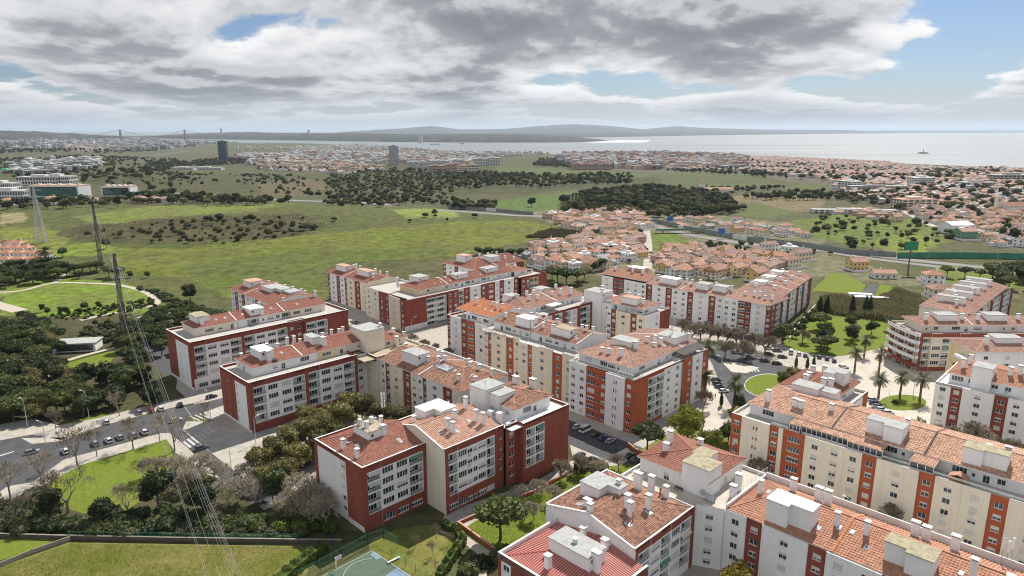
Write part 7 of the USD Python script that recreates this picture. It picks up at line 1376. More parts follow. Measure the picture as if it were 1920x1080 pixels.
def person(px, py, az, label, h=1.75):
    import manifold3d as mf, trimesh
    J = dict(hd=(0, 0, .93, .062), nk=(0, 0, .85, .035), ch=(0, 0, .74, .095), wa=(0, 0, .58, .08), hp=(0, 0, .50, .09), ls=(0, .105, .80, .042), rs=(0, -.105, .80, .042), le=(-.03, .14, .64, .032), re=(.05, -.14, .64, .032), lh=(.03, .15, .50, .025), rh=(.12, -.14, .52, .025), lp=(0, .05, .49, .06), rp=(0, -.05, .49, .06), lk=(.06, .055, .27, .042), rk=(-.02, -.055, .27, .042), lf=(.05, .055, .035, .032), rf=(-.10, -.055, .05, .032), lt=(.13, .055, .025, .025), rt=(-.03, -.055, .025, .025))
    def hull(a, b):
        pts = []
        for q in (a, b):
            s = trimesh.creation.icosphere(1, J[q][3]).vertices + np.array(J[q][:3]); pts.append(s)
        return mf.Manifold.hull_points(np.vstack(pts))
    t = thing('person', label, 'person', pix(px, py, .02), az, scale=h)
    def part(name, bones, m):
        a = hull(*bones[0])
        for bb in bones[1:]: a = a + hull(*bb)
        me = a.to_mesh(); mb = MB(); mb.addq(np.array(me.vert_properties)[:, :3], np.array(me.tri_verts)); return mb.build(t, name, m)
    part('body', [('hd', 'nk'), ('nk', 'ch'), ('ch', 'wa'), ('wa', 'hp'), ('ch', 'ls'), ('ch', 'rs'), ('ls', 'le'), ('le', 'lh'), ('rs', 're'), ('re', 'rh'), ('hp', 'lp'), ('hp', 'rp'), ('lp', 'lk'), ('lk', 'lf'), ('rp', 'rk'), ('rk', 'rf'), ('lf', 'lt'), ('rf', 'rt')], 'skin')
    for q in J: J[q] = (*J[q][:3], J[q][3] * 1.12)
    part('jacket', [('ch', 'wa'), ('wa', 'hp'), ('ch', 'ls'), ('ch', 'rs'), ('ls', 'le'), ('rs', 're'), ('le', 'lh'), ('re', 'rh')], 'cloth'); part('trousers', [('hp', 'lp'), ('hp', 'rp'), ('lp', 'lk'), ('rp', 'rk'), ('lk', 'lf'), ('rk', 'rf')], 'cloth')
    m = MB(); m.tube([(-.02, 0, .94), (-.012, 0, 1.0)], [.066, .03], 8); m.build(t, 'hair', 'rubber')
person(163, 531, .5, 'person in dark clothes walking on the curved park path', 1.9); person(1330, 742, 1.2, 'person in dark clothes walking on the palm pavement', 1.8); person(1341, 745, 1.0, 'person in dark jacket near the lone cypress', 1.8)

# ------------------------------------------------------------------ power line: poles, lattice pylon, wires
def pole_pylon(base, h, label, arms):
    t = thing('power_pole', label, 'pylon', base, -.57); m = MB()
    for sx in (-1, 1):
        for sy in (-1, 1): m.bar((sx * 1.25, sy * 1.25, -.5), (sx * .42, sy * .42, h), .28)
    m.build(t, 'leg', 'rust_steel_wall_shade', kind='stuff'); m = MB(); n = 34
    for k in range(n):
        a, b_ = k / n, (k + 1) / n; ra, rb_ = 1.25 - .83 * a, 1.25 - .83 * b_
        for (x0, y0), (x1, y1) in (((-1, -1), (1, -1)), ((1, -1), (1, 1)), ((1, 1), (-1, 1)), ((-1, 1), (-1, -1))):
            m.bar((x0 * ra, y0 * ra, a * h), (x1 * rb_, y1 * rb_, b_ * h), .12); m.bar((x1 * ra, y1 * ra, a * h), (x0 * rb_, y0 * rb_, b_ * h), .12)
    m.build(t, 'lattice', 'rust_steel_wall_shade', kind='stuff')
    for z, w in arms:
        m = MB(); m.bar((-w, 0, z), (w, 0, z), .25, .3); m.bar((-w, 0, z + .1), (0, 0, z + 1.3), .12); m.bar((w, 0, z + .1), (0, 0, z + 1.3), .12); m.build(t, 'cross_arm', 'steel')
        m = MB()
        for sx in (-1, 1):
            for f in (.55, 1.0): m.cyl(sx * w * f, 0, z - 1.5, z, .13, .09, 6)
        m.build(t, 'insulator', 'rail')
    return base
ARMS = [(45.0, 3.6), (40.5, 5.6), (36.0, 4.6)]
pA = pix(237, 648); pB = gp(190, 500)
pole_pylon(pA, 48, 'tall dark power pole rising from the park trees near the left blocks', ARMS); pole_pylon(pB, 50, 'farther dark power pole at the meadow edge beside the pines', ARMS)
dirv = np.array([157.0, -244.0]); dirv /= np.linalg.norm(dirv); pC = np.array([pA[0] + dirv[0] * 420, pA[1] + dirv[1] * 420, 0])
perp = np.array([math.cos(-.57), math.sin(-.57)])
def wires(a, b, sag, label, lines):
    t = thing('power_lines', label, 'wires', a)
    for z, off in lines:
        s = np.linspace(0, 1, 40); A, B_ = a + np.array([*(perp * off), z]), b + np.array([*(perp * off), z]); q = A + (B_ - A) * s[:, None]; q[:, 2] -= sag * 4 * s * (1 - s); m = MB(); m.tube(q - a, .022, 4); m.build(t, 'wire', 'wire')
LN = [(43.5, -3.6), (43.5, 3.6), (39, -5.6), (39, 5.6), (34.5, -4.6), (34.5, 4.6), (41, 2.6), (48, 0)]
wires(pA, pC, 9, 'light power lines sagging from the near pole across the planted strip', LN)
for k, (X, c) in enumerate(((-285, W_), (-281.5, K_), (-278, S_), (-271, B_), (-267, W_), (-260, G_), (-250, K_), (-246, W_), (-240, S_))): thing('parked_car', '%s of the cars parked along the back street between the left blocks' % ('first', 'second', 'third', 'fourth', 'fifth', 'sixth', 'seventh', 'eighth', 'last')[k], 'car', (*G(X, 183.5)[:2], .02), AE, None, 1.05, PC[c])
for X in (-283, -272, -262, -252, -243): plant('street', 0, 0, 7, 'leafless street tree in the back street between the left blocks', 'back street trees', at=G(X, 200))
for x, y, c, l in ((1215, 750, K_, 'black car alone on the street below the centre block corner'), (905, 705, W_, 'white car in the narrow street before the cream row'), (690, 612, K_, 'black car by the tall lamp between the back left blocks'), (455, 885, W_, 'white car under the courtyard trees of the side street'), (545, 905, K_, 'dark car parked beside the courtyard trees'), (1380, 662, S_, 'silver car on the street before the bare street trees'), (1352, 655, W_, 'white car on the street before the bare street trees'), (1407, 672, G_, 'grey car entering the junction'), (60, 850, S_, 'silver car driving at the left bend of the road'), (330, 790, W_, 'white car driving under the power lines')): car(x, y, c, .75 if x < 1300 else -.35, l)
wires(pA, pB, 5, 'power lines between the two dark poles', LN[:7])
far_l = gp(78, 455); wires(pB, np.array([far_l[0], far_l[1], far_l[2]]) * np.array([1, 1, 1]), 6, 'thin power lines from the farther pole to the lattice pylon', LN[:4])
t = thing('lattice_pylon', 'grey lattice pylon on the brown hillside at left', 'pylon', far_l, .3); m = MB(); hp_ = 52
for k in range(22):
    a, b_ = k / 22, (k + 1) / 22; ra, rb_ = 4.2 * (1 - a) ** 1.3 + .5, 4.2 * (1 - b_) ** 1.3 + .5
    for (x0, y0), (x1, y1) in (((-1, -1), (1, -1)), ((1, -1), (1, 1)), ((1, 1), (-1, 1)), ((-1, 1), (-1, -1))):
        m.bar((x0 * ra, y0 * ra, a * hp_), (x0 * rb_, y0 * rb_, b_ * hp_), .34); m.bar((x0 * ra, y0 * ra, a * hp_), (x1 * rb_, y1 * rb_, b_ * hp_), .2); m.bar((x1 * ra, y1 * ra, a * hp_), (x0 * rb_, y0 * rb_, b_ * hp_), .2)
m.build(t, 'lattice', 'steel', kind='stuff')
for z in (36, 42, 48): m = MB(); m.bar((-6, 0, z), (6, 0, z), .35); m.bar((-6, 0, z), (0, 0, z + 2), .2); m.bar((6, 0, z), (0, 0, z + 2), .2); m.build(t, 'cross_arm', 'steel')
for x, y, l in ((38, 470, 'thin post left of the lattice pylon'), (57, 465, 'thin post nearest the lattice pylon')):
    t = thing('power_post', l, 'post', gp(x, y)); m = MB(); m.cyl(0, 0, -.5, 11, .18, .12, 6); m.build(t, 'post', 'rust_steel_wall_shade'); m = MB(); m.box(-1, 1, -.08, .08, 10.2, 10.4); m.build(t, 'cross_arm', 'rust_steel_wall_shade')
p = gp(1076, 400); t = thing('mast', 'slim tall lamp mast above the village at the wood edge', 'mast', p); m = MB(); m.cyl(0, 0, -.5, 38, .5, .25, 6); m.build(t, 'post', 'rail'); m = MB(); m.cyl(0, 0, 37.5, 38.4, 1.0, 1.0, 8); m.build(t, 'ring', 'rail')
# antenna array on the red roofed front part, on the left front housing
t = thing('antenna_mast', 'telephone antenna mast on the roof housing of the front block', 'antenna', (*G(-157.5, 104.5)[:2], 22.5), .4); m = MB(); m.cyl(0, 0, -1, 11.5, .12, .1, 6); m.build(t, 'post', 'rust_steel_wall_shade')
for k in range(3):
    a = k * 2.1
    for z in (7, 9.3): m = MB(); x, y = .5 * math.cos(a), .5 * math.sin(a); m.box(x - .17, x + .17, y - .17, y + .17, z, z + 2); m.build(t, 'antenna_panel', 'white')
for (X, Y, l) in ((-162.6, 99.8, 'left white equipment cabinet on the front block roof housing'), (-160, 100.2, 'right white equipment cabinet on the front block roof housing'), (-161.5, 103, 'rear white equipment cabinet on the front block roof housing')):
    t = thing('equipment_cabinet', l, 'cabinet', (*G(X, Y)[:2], 23.82), -AE); m = MB(); m.box(-.7, .7, -.45, .45, .05, 1.9); m.build(t, 'case', 'white'); m = MB(); m.box(-.5, .5, -.5, -.45, .5, 1.6); m.build(t, 'door', 'rail')
t = thing('roof_frame', 'light steel railing frame round the cabinets on the front block', 'railing', (*G(-160.2, 101.7)[:2], 23.82), -AE); m = MB()
for x in np.linspace(-3.8, 3.8, 7): m.bar((x, -3, 0), (x, -3, 1.3), .07); m.bar((x, 3, 0), (x, 3, 1.3), .07)
for z in (.65, 1.3): m.bar((-3.8, -3, z), (3.8, -3, z), .06); m.bar((-3.8, 3, z), (3.8, 3, z), .06)
m.build(t, 'railing', 'steel', kind='stuff')
t = thing('antenna_mast', 'slim antennas on the orange roofed row at the lower right corner', 'antenna', (*G(-17.2, 164.5)[:2], 17.5), .2); m = MB()
for x, h in ((0, 7), (1.4, 5.4), (2.4, 6)): m.cyl(x, 0, -1, h, .09, .07, 5)
m.build(t, 'post', 'steel', kind='stuff')
for x, z in ((0, 4), (1.4, 3), (2.4, 3.6)): m = MB(); m.box(x - .2, x + .2, -.2, .2, z, z + 2.6); m.build(t, 'antenna_panel', 'white')

# ------------------------------------------------------------------ village houses and the town
def proto_house(name, w, d, h, wallm, roofm, kind, rise=1.9, seed=0, chim=True, far=False):
    """kind: hip, gable, flat or lean"""
    p = proto(name); r = random.Random(seed); m = MB(); m.box(-w / 2, w / 2, -d / 2, d / 2, -2.5, h)
    x, y = w / 2, d / 2
    if kind == 'gable': m.add([(-x, -y, h), (-x, y, h), (-x, 0, h + rise)], [(0, 2, 1)]); m.add([(x, -y, h), (x, y, h), (x, 0, h + rise)], [(0, 1, 2)])
    m.build(p, 'wall', wallm); o = .45; R = MB()
    if kind == 'flat':
        R.box(-x - .1, x + .1, -y - .1, y + .1, h, h + .35); R.build(p, 'roof', roofm); m = MB(); m.box(-x * .5, x * .1, -y * .4, y * .4, h + .35, h + 2.4); m.build(p, 'roof_housing', wallm)
    else:
        sl = rise / y; z0 = h - o * sl; X, Y = x + o, y + o; rx = (x - min(y, x * .98)) if kind == 'hip' else X
        pts = [(-X, -Y, z0), (X, -Y, z0), (X, Y, z0), (-X, Y, z0), (-rx, 0, h + rise), (rx, 0, h + rise)]
        top = [(a, b, c + .22) for a, b, c in pts]
        R.add(pts + top, [(6, 7, 11, 10), (8, 9, 10, 11), (7, 8, 11), (9, 6, 10), (0, 1, 7, 6), (1, 2, 8, 7), (2, 3, 9, 8), (3, 0, 6, 9), (3, 2, 1, 0)] if kind == 'hip' else [(6, 7, 11, 10), (8, 9, 10, 11), (1, 0, 4, 5), (3, 2, 5, 4), (0, 1, 7, 6), (2, 3, 9, 8), (0, 6, 10, 4), (4, 10, 9, 3), (1, 5, 11, 7), (5, 2, 8, 11)])
        rp = R.build(p, 'roof', roofm)
        m = MB(); m.bar((-rx, 0, h + rise + .25), (rx, 0, h + rise + .25), .35, .18); m.build(rp, 'ridge_tiles', roofm)
        if not far:
            T = MB()
            for sy in (-1, 1):
                for q in np.arange(-X + .5, X, .8):
                    top_ = (h + rise + .22); t_ = min(1.0, (X - abs(q)) / max(X - rx, .01)) if kind == 'hip' else 1.0
                    T.bar((q, sy * Y, z0 + .24), (q, sy * Y * (1 - t_), z0 + .24 + (top_ - z0 - .22) * t_), .3, .12)
            T.build(rp, 'tile_rows', roofm, kind='stuff')
    if chim:
        cx = r.uniform(-.6, .6) * x; m = MB(); m.box(cx - .4, cx + .4, y * .3 - .35, y * .3 + .35, h, h + rise + 1.0); c = m.build(p, 'chimney', wallm); m = MB(); m.box(cx - .5, cx + .5, y * .3 - .45, y * .3 + .45, h + rise + 1.0, h + rise + 1.15); m.build(c, 'cap', 'white')
    if not far and seed % 3 != 1:
        m = MB(); m.box(-x * .2, x * .9, y, y + 3.2, -2.5, 2.6); a = m.build(p, 'annex', wallm); m = MB(); m.hexa([(-x * .2 - .3, y, 2.9), (x * .9 + .3, y, 2.9), (x * .9 + .3, y + 3.6, 2.4), (-x * .2 - .3, y + 3.6, 2.4), (-x * .2 - .3, y, 3.1), (x * .9 + .3, y, 3.1), (x * .9 + .3, y + 3.6, 2.6), (-x * .2 - .3, y + 3.6, 2.6)]); m.build(a, 'annex_roof', roofm)
        m = MB(); m.box(-x - 1.5, x + 1.5, -y - 4.2, -y - 4, -2.5, 1.3); m.box(-x - 1.5, -x - 1.3, -y - 4, y, -2.5, 1.3); m.build(p, 'yard_wall', 'white_old', kind='stuff')
    fl = max(1, int(h / 2.7))
    for side, (n, L) in (('f', (max(2, int(w / 3)), w)), ('b', (max(2, int(w / 3)), w)), ('l', (2, d)), ('r', (2, d))):
        for f in range(fl):
            for k in range(n):
                c = -L / 2 + L * (k + .5) / n; z = .9 + f * 2.8
                if z + 1.3 > h: continue
                door = side == 'f' and f == 0 and k == n // 2
                z0_, z1_, ww = (0.05, 2.1, .55) if door else (z, z + 1.25, .6)
                fr, gl = MB(), MB()
                def bx(mb, u0, u1, v0, v1, za, zb):
                    if side == 'f': mb.box(u0, u1, -y - v1, -y - v0, za, zb)
                    elif side == 'b': mb.box(u0, u1, y + v0, y + v1, za, zb)
                    elif side == 'l': mb.box(-x - v1, -x - v0, u0, u1, za, zb)
                    else: mb.box(x + v0, x + v1, u0, u1, za, zb)
                bx(fr, c - ww - .1, c + ww + .1, -.05, .04, z0_ - .1, z1_ + .1); q = fr.build(p, 'door' if door else 'window', 'frame' if not door else 'timber')
                if not door: bx(gl, c - ww, c + ww, .0, .06, z0_, z1_); gl.build(q, 'pane', 'glass')
    return p
HK = []
for i, (wm, rm, kd, w, d, h, rs) in enumerate((('white', 'tile_orange', 'hip', 11, 9, 5.8, 2.1), ('white', 'tile_far', 'gable', 12, 8, 5.6, 2.0), ('cream', 'tile_far', 'gable', 13, 9, 6.0, 2.2), ('yellow', 'tile_pink', 'gable', 12, 9, 6.0, 2.2), ('pale_yellow', 'tile_pale', 'gable', 11, 8, 5.8, 2.0), ('white', 'tile_pale', 'hip', 10, 9, 3.6, 1.9), ('beige', 'tile_brown', 'hip', 12, 10, 5.8, 2.0), ('white_old', 'tile_pale', 'gable', 14, 8, 3.4, 1.9), ('grey_wall', 'felt', 'gable', 13, 9, 4.0, 1.6), ('white', 'white_felt', 'flat', 9, 9, 6.0, 0), ('pink', 'tile_far', 'hip', 12, 9, 5.6, 2.0), ('cream', 'tile_pale', 'hip', 10, 8, 5.8, 1.9))):
    WN = {'white_old': 'weathered white', 'pale_yellow': 'pale yellow', 'grey_wall': 'grey'}.get(wm, wm); RN = {'tile_orange': 'orange tiled', 'tile_pink': 'pinkish tiled', 'tile_pale': 'pale tiled', 'tile_brown': 'brown tiled', 'tile_far': 'dull tiled', 'felt': 'grey', 'white_felt': 'flat white'}[rm]
    HK.append((proto_house('house', w, d, h, wm, rm, kd, rs, i, kd != 'flat'), WN, RN, kd, 'low ' if h < 4.5 else ''))
AREAS = {}
def village(outline, spacing, seed, where, ang, mix=None, clear=(), jit=.42, sc=(.9, 1.12)):
    r = random.Random(seed)
    for p in scatter_pts(outline, spacing, seed, jit, clear=clear):
        k = r.choice(mix or list(range(12))); hp, wn, rn, kd, low = HK[k]; AREAS[where] = AREAS.get(where, 0) + 1
        lab = '%s%s house with %s%s roof %s' % (low, wn, rn, '' if kd == 'flat' else ' hipped' if kd == 'hip' else ' gable', where)
        thing('house', lab, 'house', p, ang + r.choice((0, 0, math.pi / 2)) + r.uniform(-.12, .12), 'houses ' + where, (r.uniform(.82, 1.25), r.uniform(.85, 1.15), r.uniform(.8, 1.1)), hp)
VC = [sg.Polygon(ground([q[0] for q in o], [q[1] for q in o])[:, :2]).buffer(0) for o in ([(1214, 436), (1268, 432), (1305, 452), (1258, 474), (1216, 474)], [(1196, 440), (1222, 436), (1222, 500), (1205, 500)], [(1500, 535), (1565, 500), (1700, 520), (1700, 565), (1520, 560)])]
village([(985, 478), (1010, 462), (1080, 452), (1140, 446), (1200, 430), (1218, 482), (1130, 506), (1010, 512)], 12.4, 201, 'in the village behind the back blocks', .6, clear=VC)
village([(1216, 478), (1280, 468), (1400, 478), (1470, 486), (1450, 514), (1330, 522), (1230, 514)], 12.4, 202, 'behind the white row', .75, [1, 4, 2, 0, 1, 3, 6, 11, 5, 10, 7], clear=VC)
village([(1235, 420), (1300, 412), (1400, 422), (1520, 434), (1520, 450), (1400, 440), (1290, 432)], 22, 204, 'beyond the motorway barrier', .5, clear=VC)
for (x, y, a, k, l) in ((1340, 520, .75, 3, 'yellow house with gable roof directly behind the corner of the white row'), (1380, 515, .75, 4, 'pale yellow house with gable roof next to the wing of the white row'), (1418, 525, .7, 3, 'long yellow house beside the pink roofed wing'), (1655, 520, -.1, 7, 'low weathered house with pale roof above the green plots'), (1605, 505, .2, 3, 'yellow orange house by the parked cars on the plots'), (1748, 530, -.2, 0, 'white house with hipped roof left of the back right block'), (1760, 558, -.1, 6, 'brown roofed white house above the reed thicket'), (1480, 500, .5, 6, 'brown gabled house at the grass plot corner'), (1500, 487, .4, 2, 'cream house above the grass plot'), (1440, 470, .3, 1, 'white house with pale roof below the noise barrier'), (1480, 476, .3, 9, 'flat white house below the noise barrier'), (1040, 500, .9, 0, 'white gabled house nearest the back left block'), (1075, 497, .9, 4, 'yellow house with pink roof behind the umbrella pines'), (1012, 498, .7, 8, 'grey house with long grey roof behind the umbrella pines')): thing('house', l, 'house', gp(x, y), a, None, 1.15, HK[k][0])
village([(1560, 400), (1640, 396), (1680, 405), (1700, 420), (1600, 408)], 20, 205, 'round the market shed', .2, [1, 7, 10, 4], clear=VC)
# terraced houses at the left edge
for l, y, xs in (('front row', 498, (-12, 14, 40, 66)), ('second row', 486, (-8, 16, 40, 62, 82)), ('third row', 476, (-4, 14, 32, 50)), ('rear row', 467, (-8, 8, 22, 36))):
    for k, x in enumerate(xs): thing('terraced_house', '%s house in the %s of white terraced houses with orange roofs' % (('leftmost', 'second', 'third', 'fourth', 'last')[k], l), 'house', gp(x, y), -.12, None, 1.0, HK[0][0])
for x, y, k, s, l in ((98, 384, 0, 1.3, 'orange roofed house alone behind the meadow crest'), (150, 384, 10, 1.2, 'pink house behind the meadow crest'), (176, 384, 1, 1.1, 'white house behind the meadow crest'), (262, 384, 10, 1.3, 'long pink house behind the meadow crest'), (290, 384, 10, 1.2, 'second pink house behind the meadow crest'), (316, 384, 2, 1.1, 'cream house behind the meadow crest'), (15, 388, 0, 1.3, 'orange roofed house at the far left of the crest')): thing('house', l, 'house', gp(x, y - 3), .1, None, s, HK[k][0])

# ---- blocks: bands of windows as real recesses
def proto_block(name, w, d, h, wallm, roofm, glassm='glass', fl=None, bay=3.2, top=True):
    p = proto(name); core = MB(); core.box(-w / 2 + .25, w / 2 - .25, -d / 2 + .25, d / 2 - .25, -4, h - .4); core.build(p, 'glazing', glassm); fl = fl or max(2, int(h / 3.1)); s = h / fl; W = MB()
    for k in range(fl + 1):
        z = k * s; z0, z1 = (z - .75 if k else -4), min(z + .85, h) if k < fl else h
        W.box(-w / 2, w / 2, -d / 2, d / 2, z0, z1)
    W.build(p, 'floor_band', wallm, kind='stuff'); W = MB()
    for L, horizontal in ((w, True), (d, False)):
        n = max(2, int(L / bay))
        for k in range(n + 1):
            c = -L / 2 + L * k / n; e = .55
            a, b_ = max(-L / 2, c - e), min(L / 2, c + e)
            for sd in (-1, 1):
                if horizontal: W.box(a, b_, sd * d / 2 - (.25 if sd > 0 else 0) + .01 * sd, sd * d / 2 + (.25 if sd < 0 else 0) + .01 * sd, 0, h - .1)
                else: W.box(sd * w / 2 - (.25 if sd > 0 else 0) + .01 * sd, sd * w / 2 + (.25 if sd < 0 else 0) + .01 * sd, a, b_, 0, h - .1)
    W.build(p, 'pier', wallm, kind='stuff'); R = MB(); R.box(-w / 2 - .2, w / 2 + .2, -d / 2 - .2, d / 2 + .2, h, h + .6); R.build(p, 'roof', roofm)
    if top: R = MB(); R.box(-w * .2, w * .15, -d * .25, d * .25, h + .6, h + 3.2); R.build(p, 'roof_housing', wallm)
    return p
stucco('block_white', (0.62, 0.61, 0.585), .08, .05); stucco('block_pink', (0.50, 0.345, 0.29), .08, .05); stucco('block_grey', (0.34, 0.345, 0.35), .08, .05); stucco('dark_panel', (0.05, 0.06, 0.07), .1, .05); stucco('block_green', (0.50, 0.56, 0.52), .06, .05)
BK = {'white': proto_block('town_block', 26, 15, 18, 'block_white', 'white_felt'), 'cream': proto_block('town_block', 22, 14, 15, 'cream', 'tile_pink'), 'pink': proto_block('town_block', 30, 15, 18, 'block_pink', 'tile_pink'), 'grey': proto_block('town_block', 34, 18, 15, 'block_grey', 'felt'), 'low': proto_block('town_block', 48, 22, 9, 'block_white', 'felt', fl=2), 'tall': proto_block('town_block', 20, 16, 36, 'block_white', 'felt')}
def block(px, py, kind, label, sx=1.0, sy=1.0, sz=1.0, az=0.0, group=None, cat='building'): thing('town_building', label, cat, gp(px, py), az, group, (sx, sy, sz), BK[kind])
# landmarks that can be told apart
def tower(px, py, w, d, h, m, g, label, az=.1, fl=24):
    p = gp(px, py); P_ = proto_block('tower', w, d, h, m, 'felt', g, fl=fl, bay=4.0); thing('tower_block', label, 'tower', p, az, None, None, P_)
tower(739, 309, 40, 34, 84, 'tower_grey', 'glass_pale', 'tall grey office tower standing alone left of the white flats', .25, 20); tower(420, 303, 34, 30, 90, 'dark_panel', 'glass_blue', 'tall dark glass tower in the far valley at left', .12, 22)
def glass_office(px, py, w, h, d, label, az=0.0):
    p = gp(px, py); t = thing('office_building', label, 'office', p, az); m = MB(); m.box(-w / 2 + .6, w / 2 - .6, -d / 2 + .6, d / 2 - .6, -6, h - 1); m.build(t, 'glazing', 'glass_green'); s = h / 4
    for k in (0.9, 4): m = MB(); m.box(-w / 2, w / 2, -d / 2, d / 2, k * s - 1.4 if k == 4 else k * s - .9, k * s + .2); m.build(t, 'floor_band', 'office_white')
    for k in (2, 3): m = MB(); m.box(-w / 2 + .5, w / 2 - .5, -d / 2 + .45, d / 2 - .45, k * s - .25, k * s); m.build(t, 'floor_slab', 'glass_green')
    for x in (-w / 2, w / 2 - 2.4): m = MB(); m.box(x, x + 2.4, -d / 2 - .05, d / 2 + .05, s * .5, h + .25); m.build(t, 'end_wall', 'office_white')
    m = MB(); m.box(-w / 2, w / 2, -d / 2, d / 2, h + .25, h + .8); r = m.build(t, 'roof', 'tile_pale')
    for k in range(5): m = MB(); x = -w / 2 + w * (k + .5) / 5; m.box(x - 2, x + 2, -3, 3, h + .8, h + 2.4); m.build(r, 'plant_box', 'office_white')
glass_office(115, 372, 76, 20, 30, 'long green glass office building with white frame, the larger of two', -.02); glass_office(226, 370, 42, 17, 26, 'short green glass office building right of the larger one', .08)
for k, (x, y, w, l) in enumerate(((80, 345, 80, 'long white office terrace behind the green glass building'), (5, 358, 50, 'white office block at the left edge beside the green glass one'), (20, 374, 60, 'low white hall at the left edge in front of the offices'), (110, 344, 60, 'right part of the white office terrace'))): block(x, y, 'low', l, w / 48, 1.3, 1.5)
t = thing('sports_hall', 'white hall with bright green ribbed roof at the left', 'hall', gp(48, 322), .03); m = MB(); m.box(-62, 62, -16, 16, -4, 7); m.build(t, 'wall', 'office_white'); m = MB()
for k in range(11): x = -62 + k * 11.3; m.hexa([(x, -17, 7), (x + 11, -17, 7), (x + 11, 17, 7), (x, 17, 7), (x + 2, -17, 10), (x + 9, -17, 10), (x + 9, 17, 10), (x + 2, 17, 10)])
m.build(t, 'roof', 'green_roof', kind='stuff')
for k, (x, y, kd, sx, sz) in enumerate(((772, 314, 'white', .8, 1.2), (792, 314, 'white', .8, 1.2), (814, 312, 'white', .8, 1.1), (833, 312, 'white', .9, 1.1), (857, 310, 'white', 1.0, 1.15), (900, 311, 'white', 1.4, 1.4), (925, 310, 'white', 1.3, 1.4), (818, 324, 'pink', 1.0, 1.0), (840, 322, 'pink', .9, 1.1), (870, 325, 'cream', 1.1, 1.3), (886, 328, 'cream', .9, 1.6), (855, 324, 'pink', .7, 1.3))):
    block(x, y, kd, '%s %s flats in the row right of the grey office tower' % (('leftmost', 'second', 'third', 'fourth', 'fifth', 'long', 'right end', 'first low', 'second low', 'third low', 'front', 'narrow')[k], {'white': 'white', 'pink': 'pink', 'cream': 'cream'}[kd]), sx * 1.5, 1.4, sz * 1.15, .3)
for k, x in enumerate((1082, 1100, 1118, 1136)): block(x, 318, 'pink', '%s reddish block of the terrace behind the bright field' % ('first', 'second', 'third', 'fourth')[k], 1.3, 1.2, 1.1, -.1)
for k, (x, y) in enumerate(((1080, 309), (1110, 306), (1150, 308), (1170, 306), (1190, 312), (1210, 310))): block(x, y, 'white', '%s white block behind the reddish terrace' % ('first', 'second', 'third', 'fourth', 'fifth', 'sixth')[k], 1.2, 1.2, 1.2, .2)
for k, (x, y, sx) in enumerate(((490, 296, 3.0), (545, 294, 3.0), (585, 295, 2.2), (610, 294, 1.0), (385, 318, 2.6), (345, 318, 1.6))): block(x, y, 'grey' if k < 3 else 'tall' if k == 3 else 'low', '%s in the far industrial estate' % ('long grey hall at left', 'long grey hall in the middle', 'grey hall at right', 'blue grey end tower', 'wide pale hall', 'smaller pale hall')[k], sx, 1.6, .9 if k != 3 else .9)
for (x, y, kd, sx, sy, sz, az, l) in ((1592, 357, 'white', 1.0, 2.2, 1.0, .3, 'pale green white wing at the left end of the grey courtyard building'), (1640, 360, 'grey', 2.9, 1.0, .75, -.05, 'long grey courtyard building with rows of windows'), (1725, 350, 'white', 1.6, 1.6, 1.0, .2, 'pale greenish apartment block in the town at right'), (1712, 392, 'cream', 2.4, 1.8, .95, .1, 'large cream stepped apartment block above the town street'), (1895, 345, 'grey', 2.6, 1.6, 1.3, 0, 'wide grey hospital like block at the right edge'), (1830, 352, 'grey', 2.0, 1.4, .7, 0, 'low grey block left of the wide grey one'), (1600, 400, 'low', 2.2, .7, .55, -.1, 'long low shed with brown roof above the green slope'), (1735, 440, 'white', .0001, 1, 1, 0, '')):
    if l: block(x, y, kd, l, sx, sy, sz, az)
t = thing('church_tower', 'slender pale church tower in the town at right', 'church', gp(1868, 400), .2); m = MB(); m.box(-3, 3, -3, 3, -3, 22); m.build(t, 'shaft', 'beige'); m = MB(); m.add([(-3.2, -3.2, 22), (3.2, -3.2, 22), (3.2, 3.2, 22), (-3.2, 3.2, 22), (0, 0, 26)], [(0, 1, 4), (1, 2, 4), (2, 3, 4), (3, 0, 4)]); m.build(t, 'cap', 'beige')
for sx in (-1, 1): m = MB(); m.box(sx * 1.3 - .6, sx * 1.3 + .6, -3.06, -2.9, 16, 19.5); m.build(t, 'belfry_opening', 'dark_cap')
t = thing('church', 'white church with dark red roof beside the pale tower', 'church', gp(1895, 400), .15); m = MB(); m.box(-16, 16, -8, 8, -3, 10); m.add([(-16, -8, 10), (-16, 8, 10), (-16, 0, 15)], [(0, 2, 1)]); m.add([(16, -8, 10), (16, 8, 10), (16, 0, 15)], [(0, 1, 2)]); m.build(t, 'wall', 'white'); m = MB(); m.hexa([(-16.5, -8.6, 9.7), (16.5, -8.6, 9.7), (16.5, 0, 15.1), (-16.5, 0, 15.1), (-16.5, -8.6, 10), (16.5, -8.6, 10), (16.5, 0, 15.4), (-16.5, 0, 15.4)]); m.hexa([(-16.5, 0, 15.1), (16.5, 0, 15.1), (16.5, 8.6, 9.7), (-16.5, 8.6, 9.7), (-16.5, 0, 15.4), (16.5, 0, 15.4), (16.5, 8.6, 10), (-16.5, 8.6, 10)]); m.build(t, 'roof', 'tile_brown')
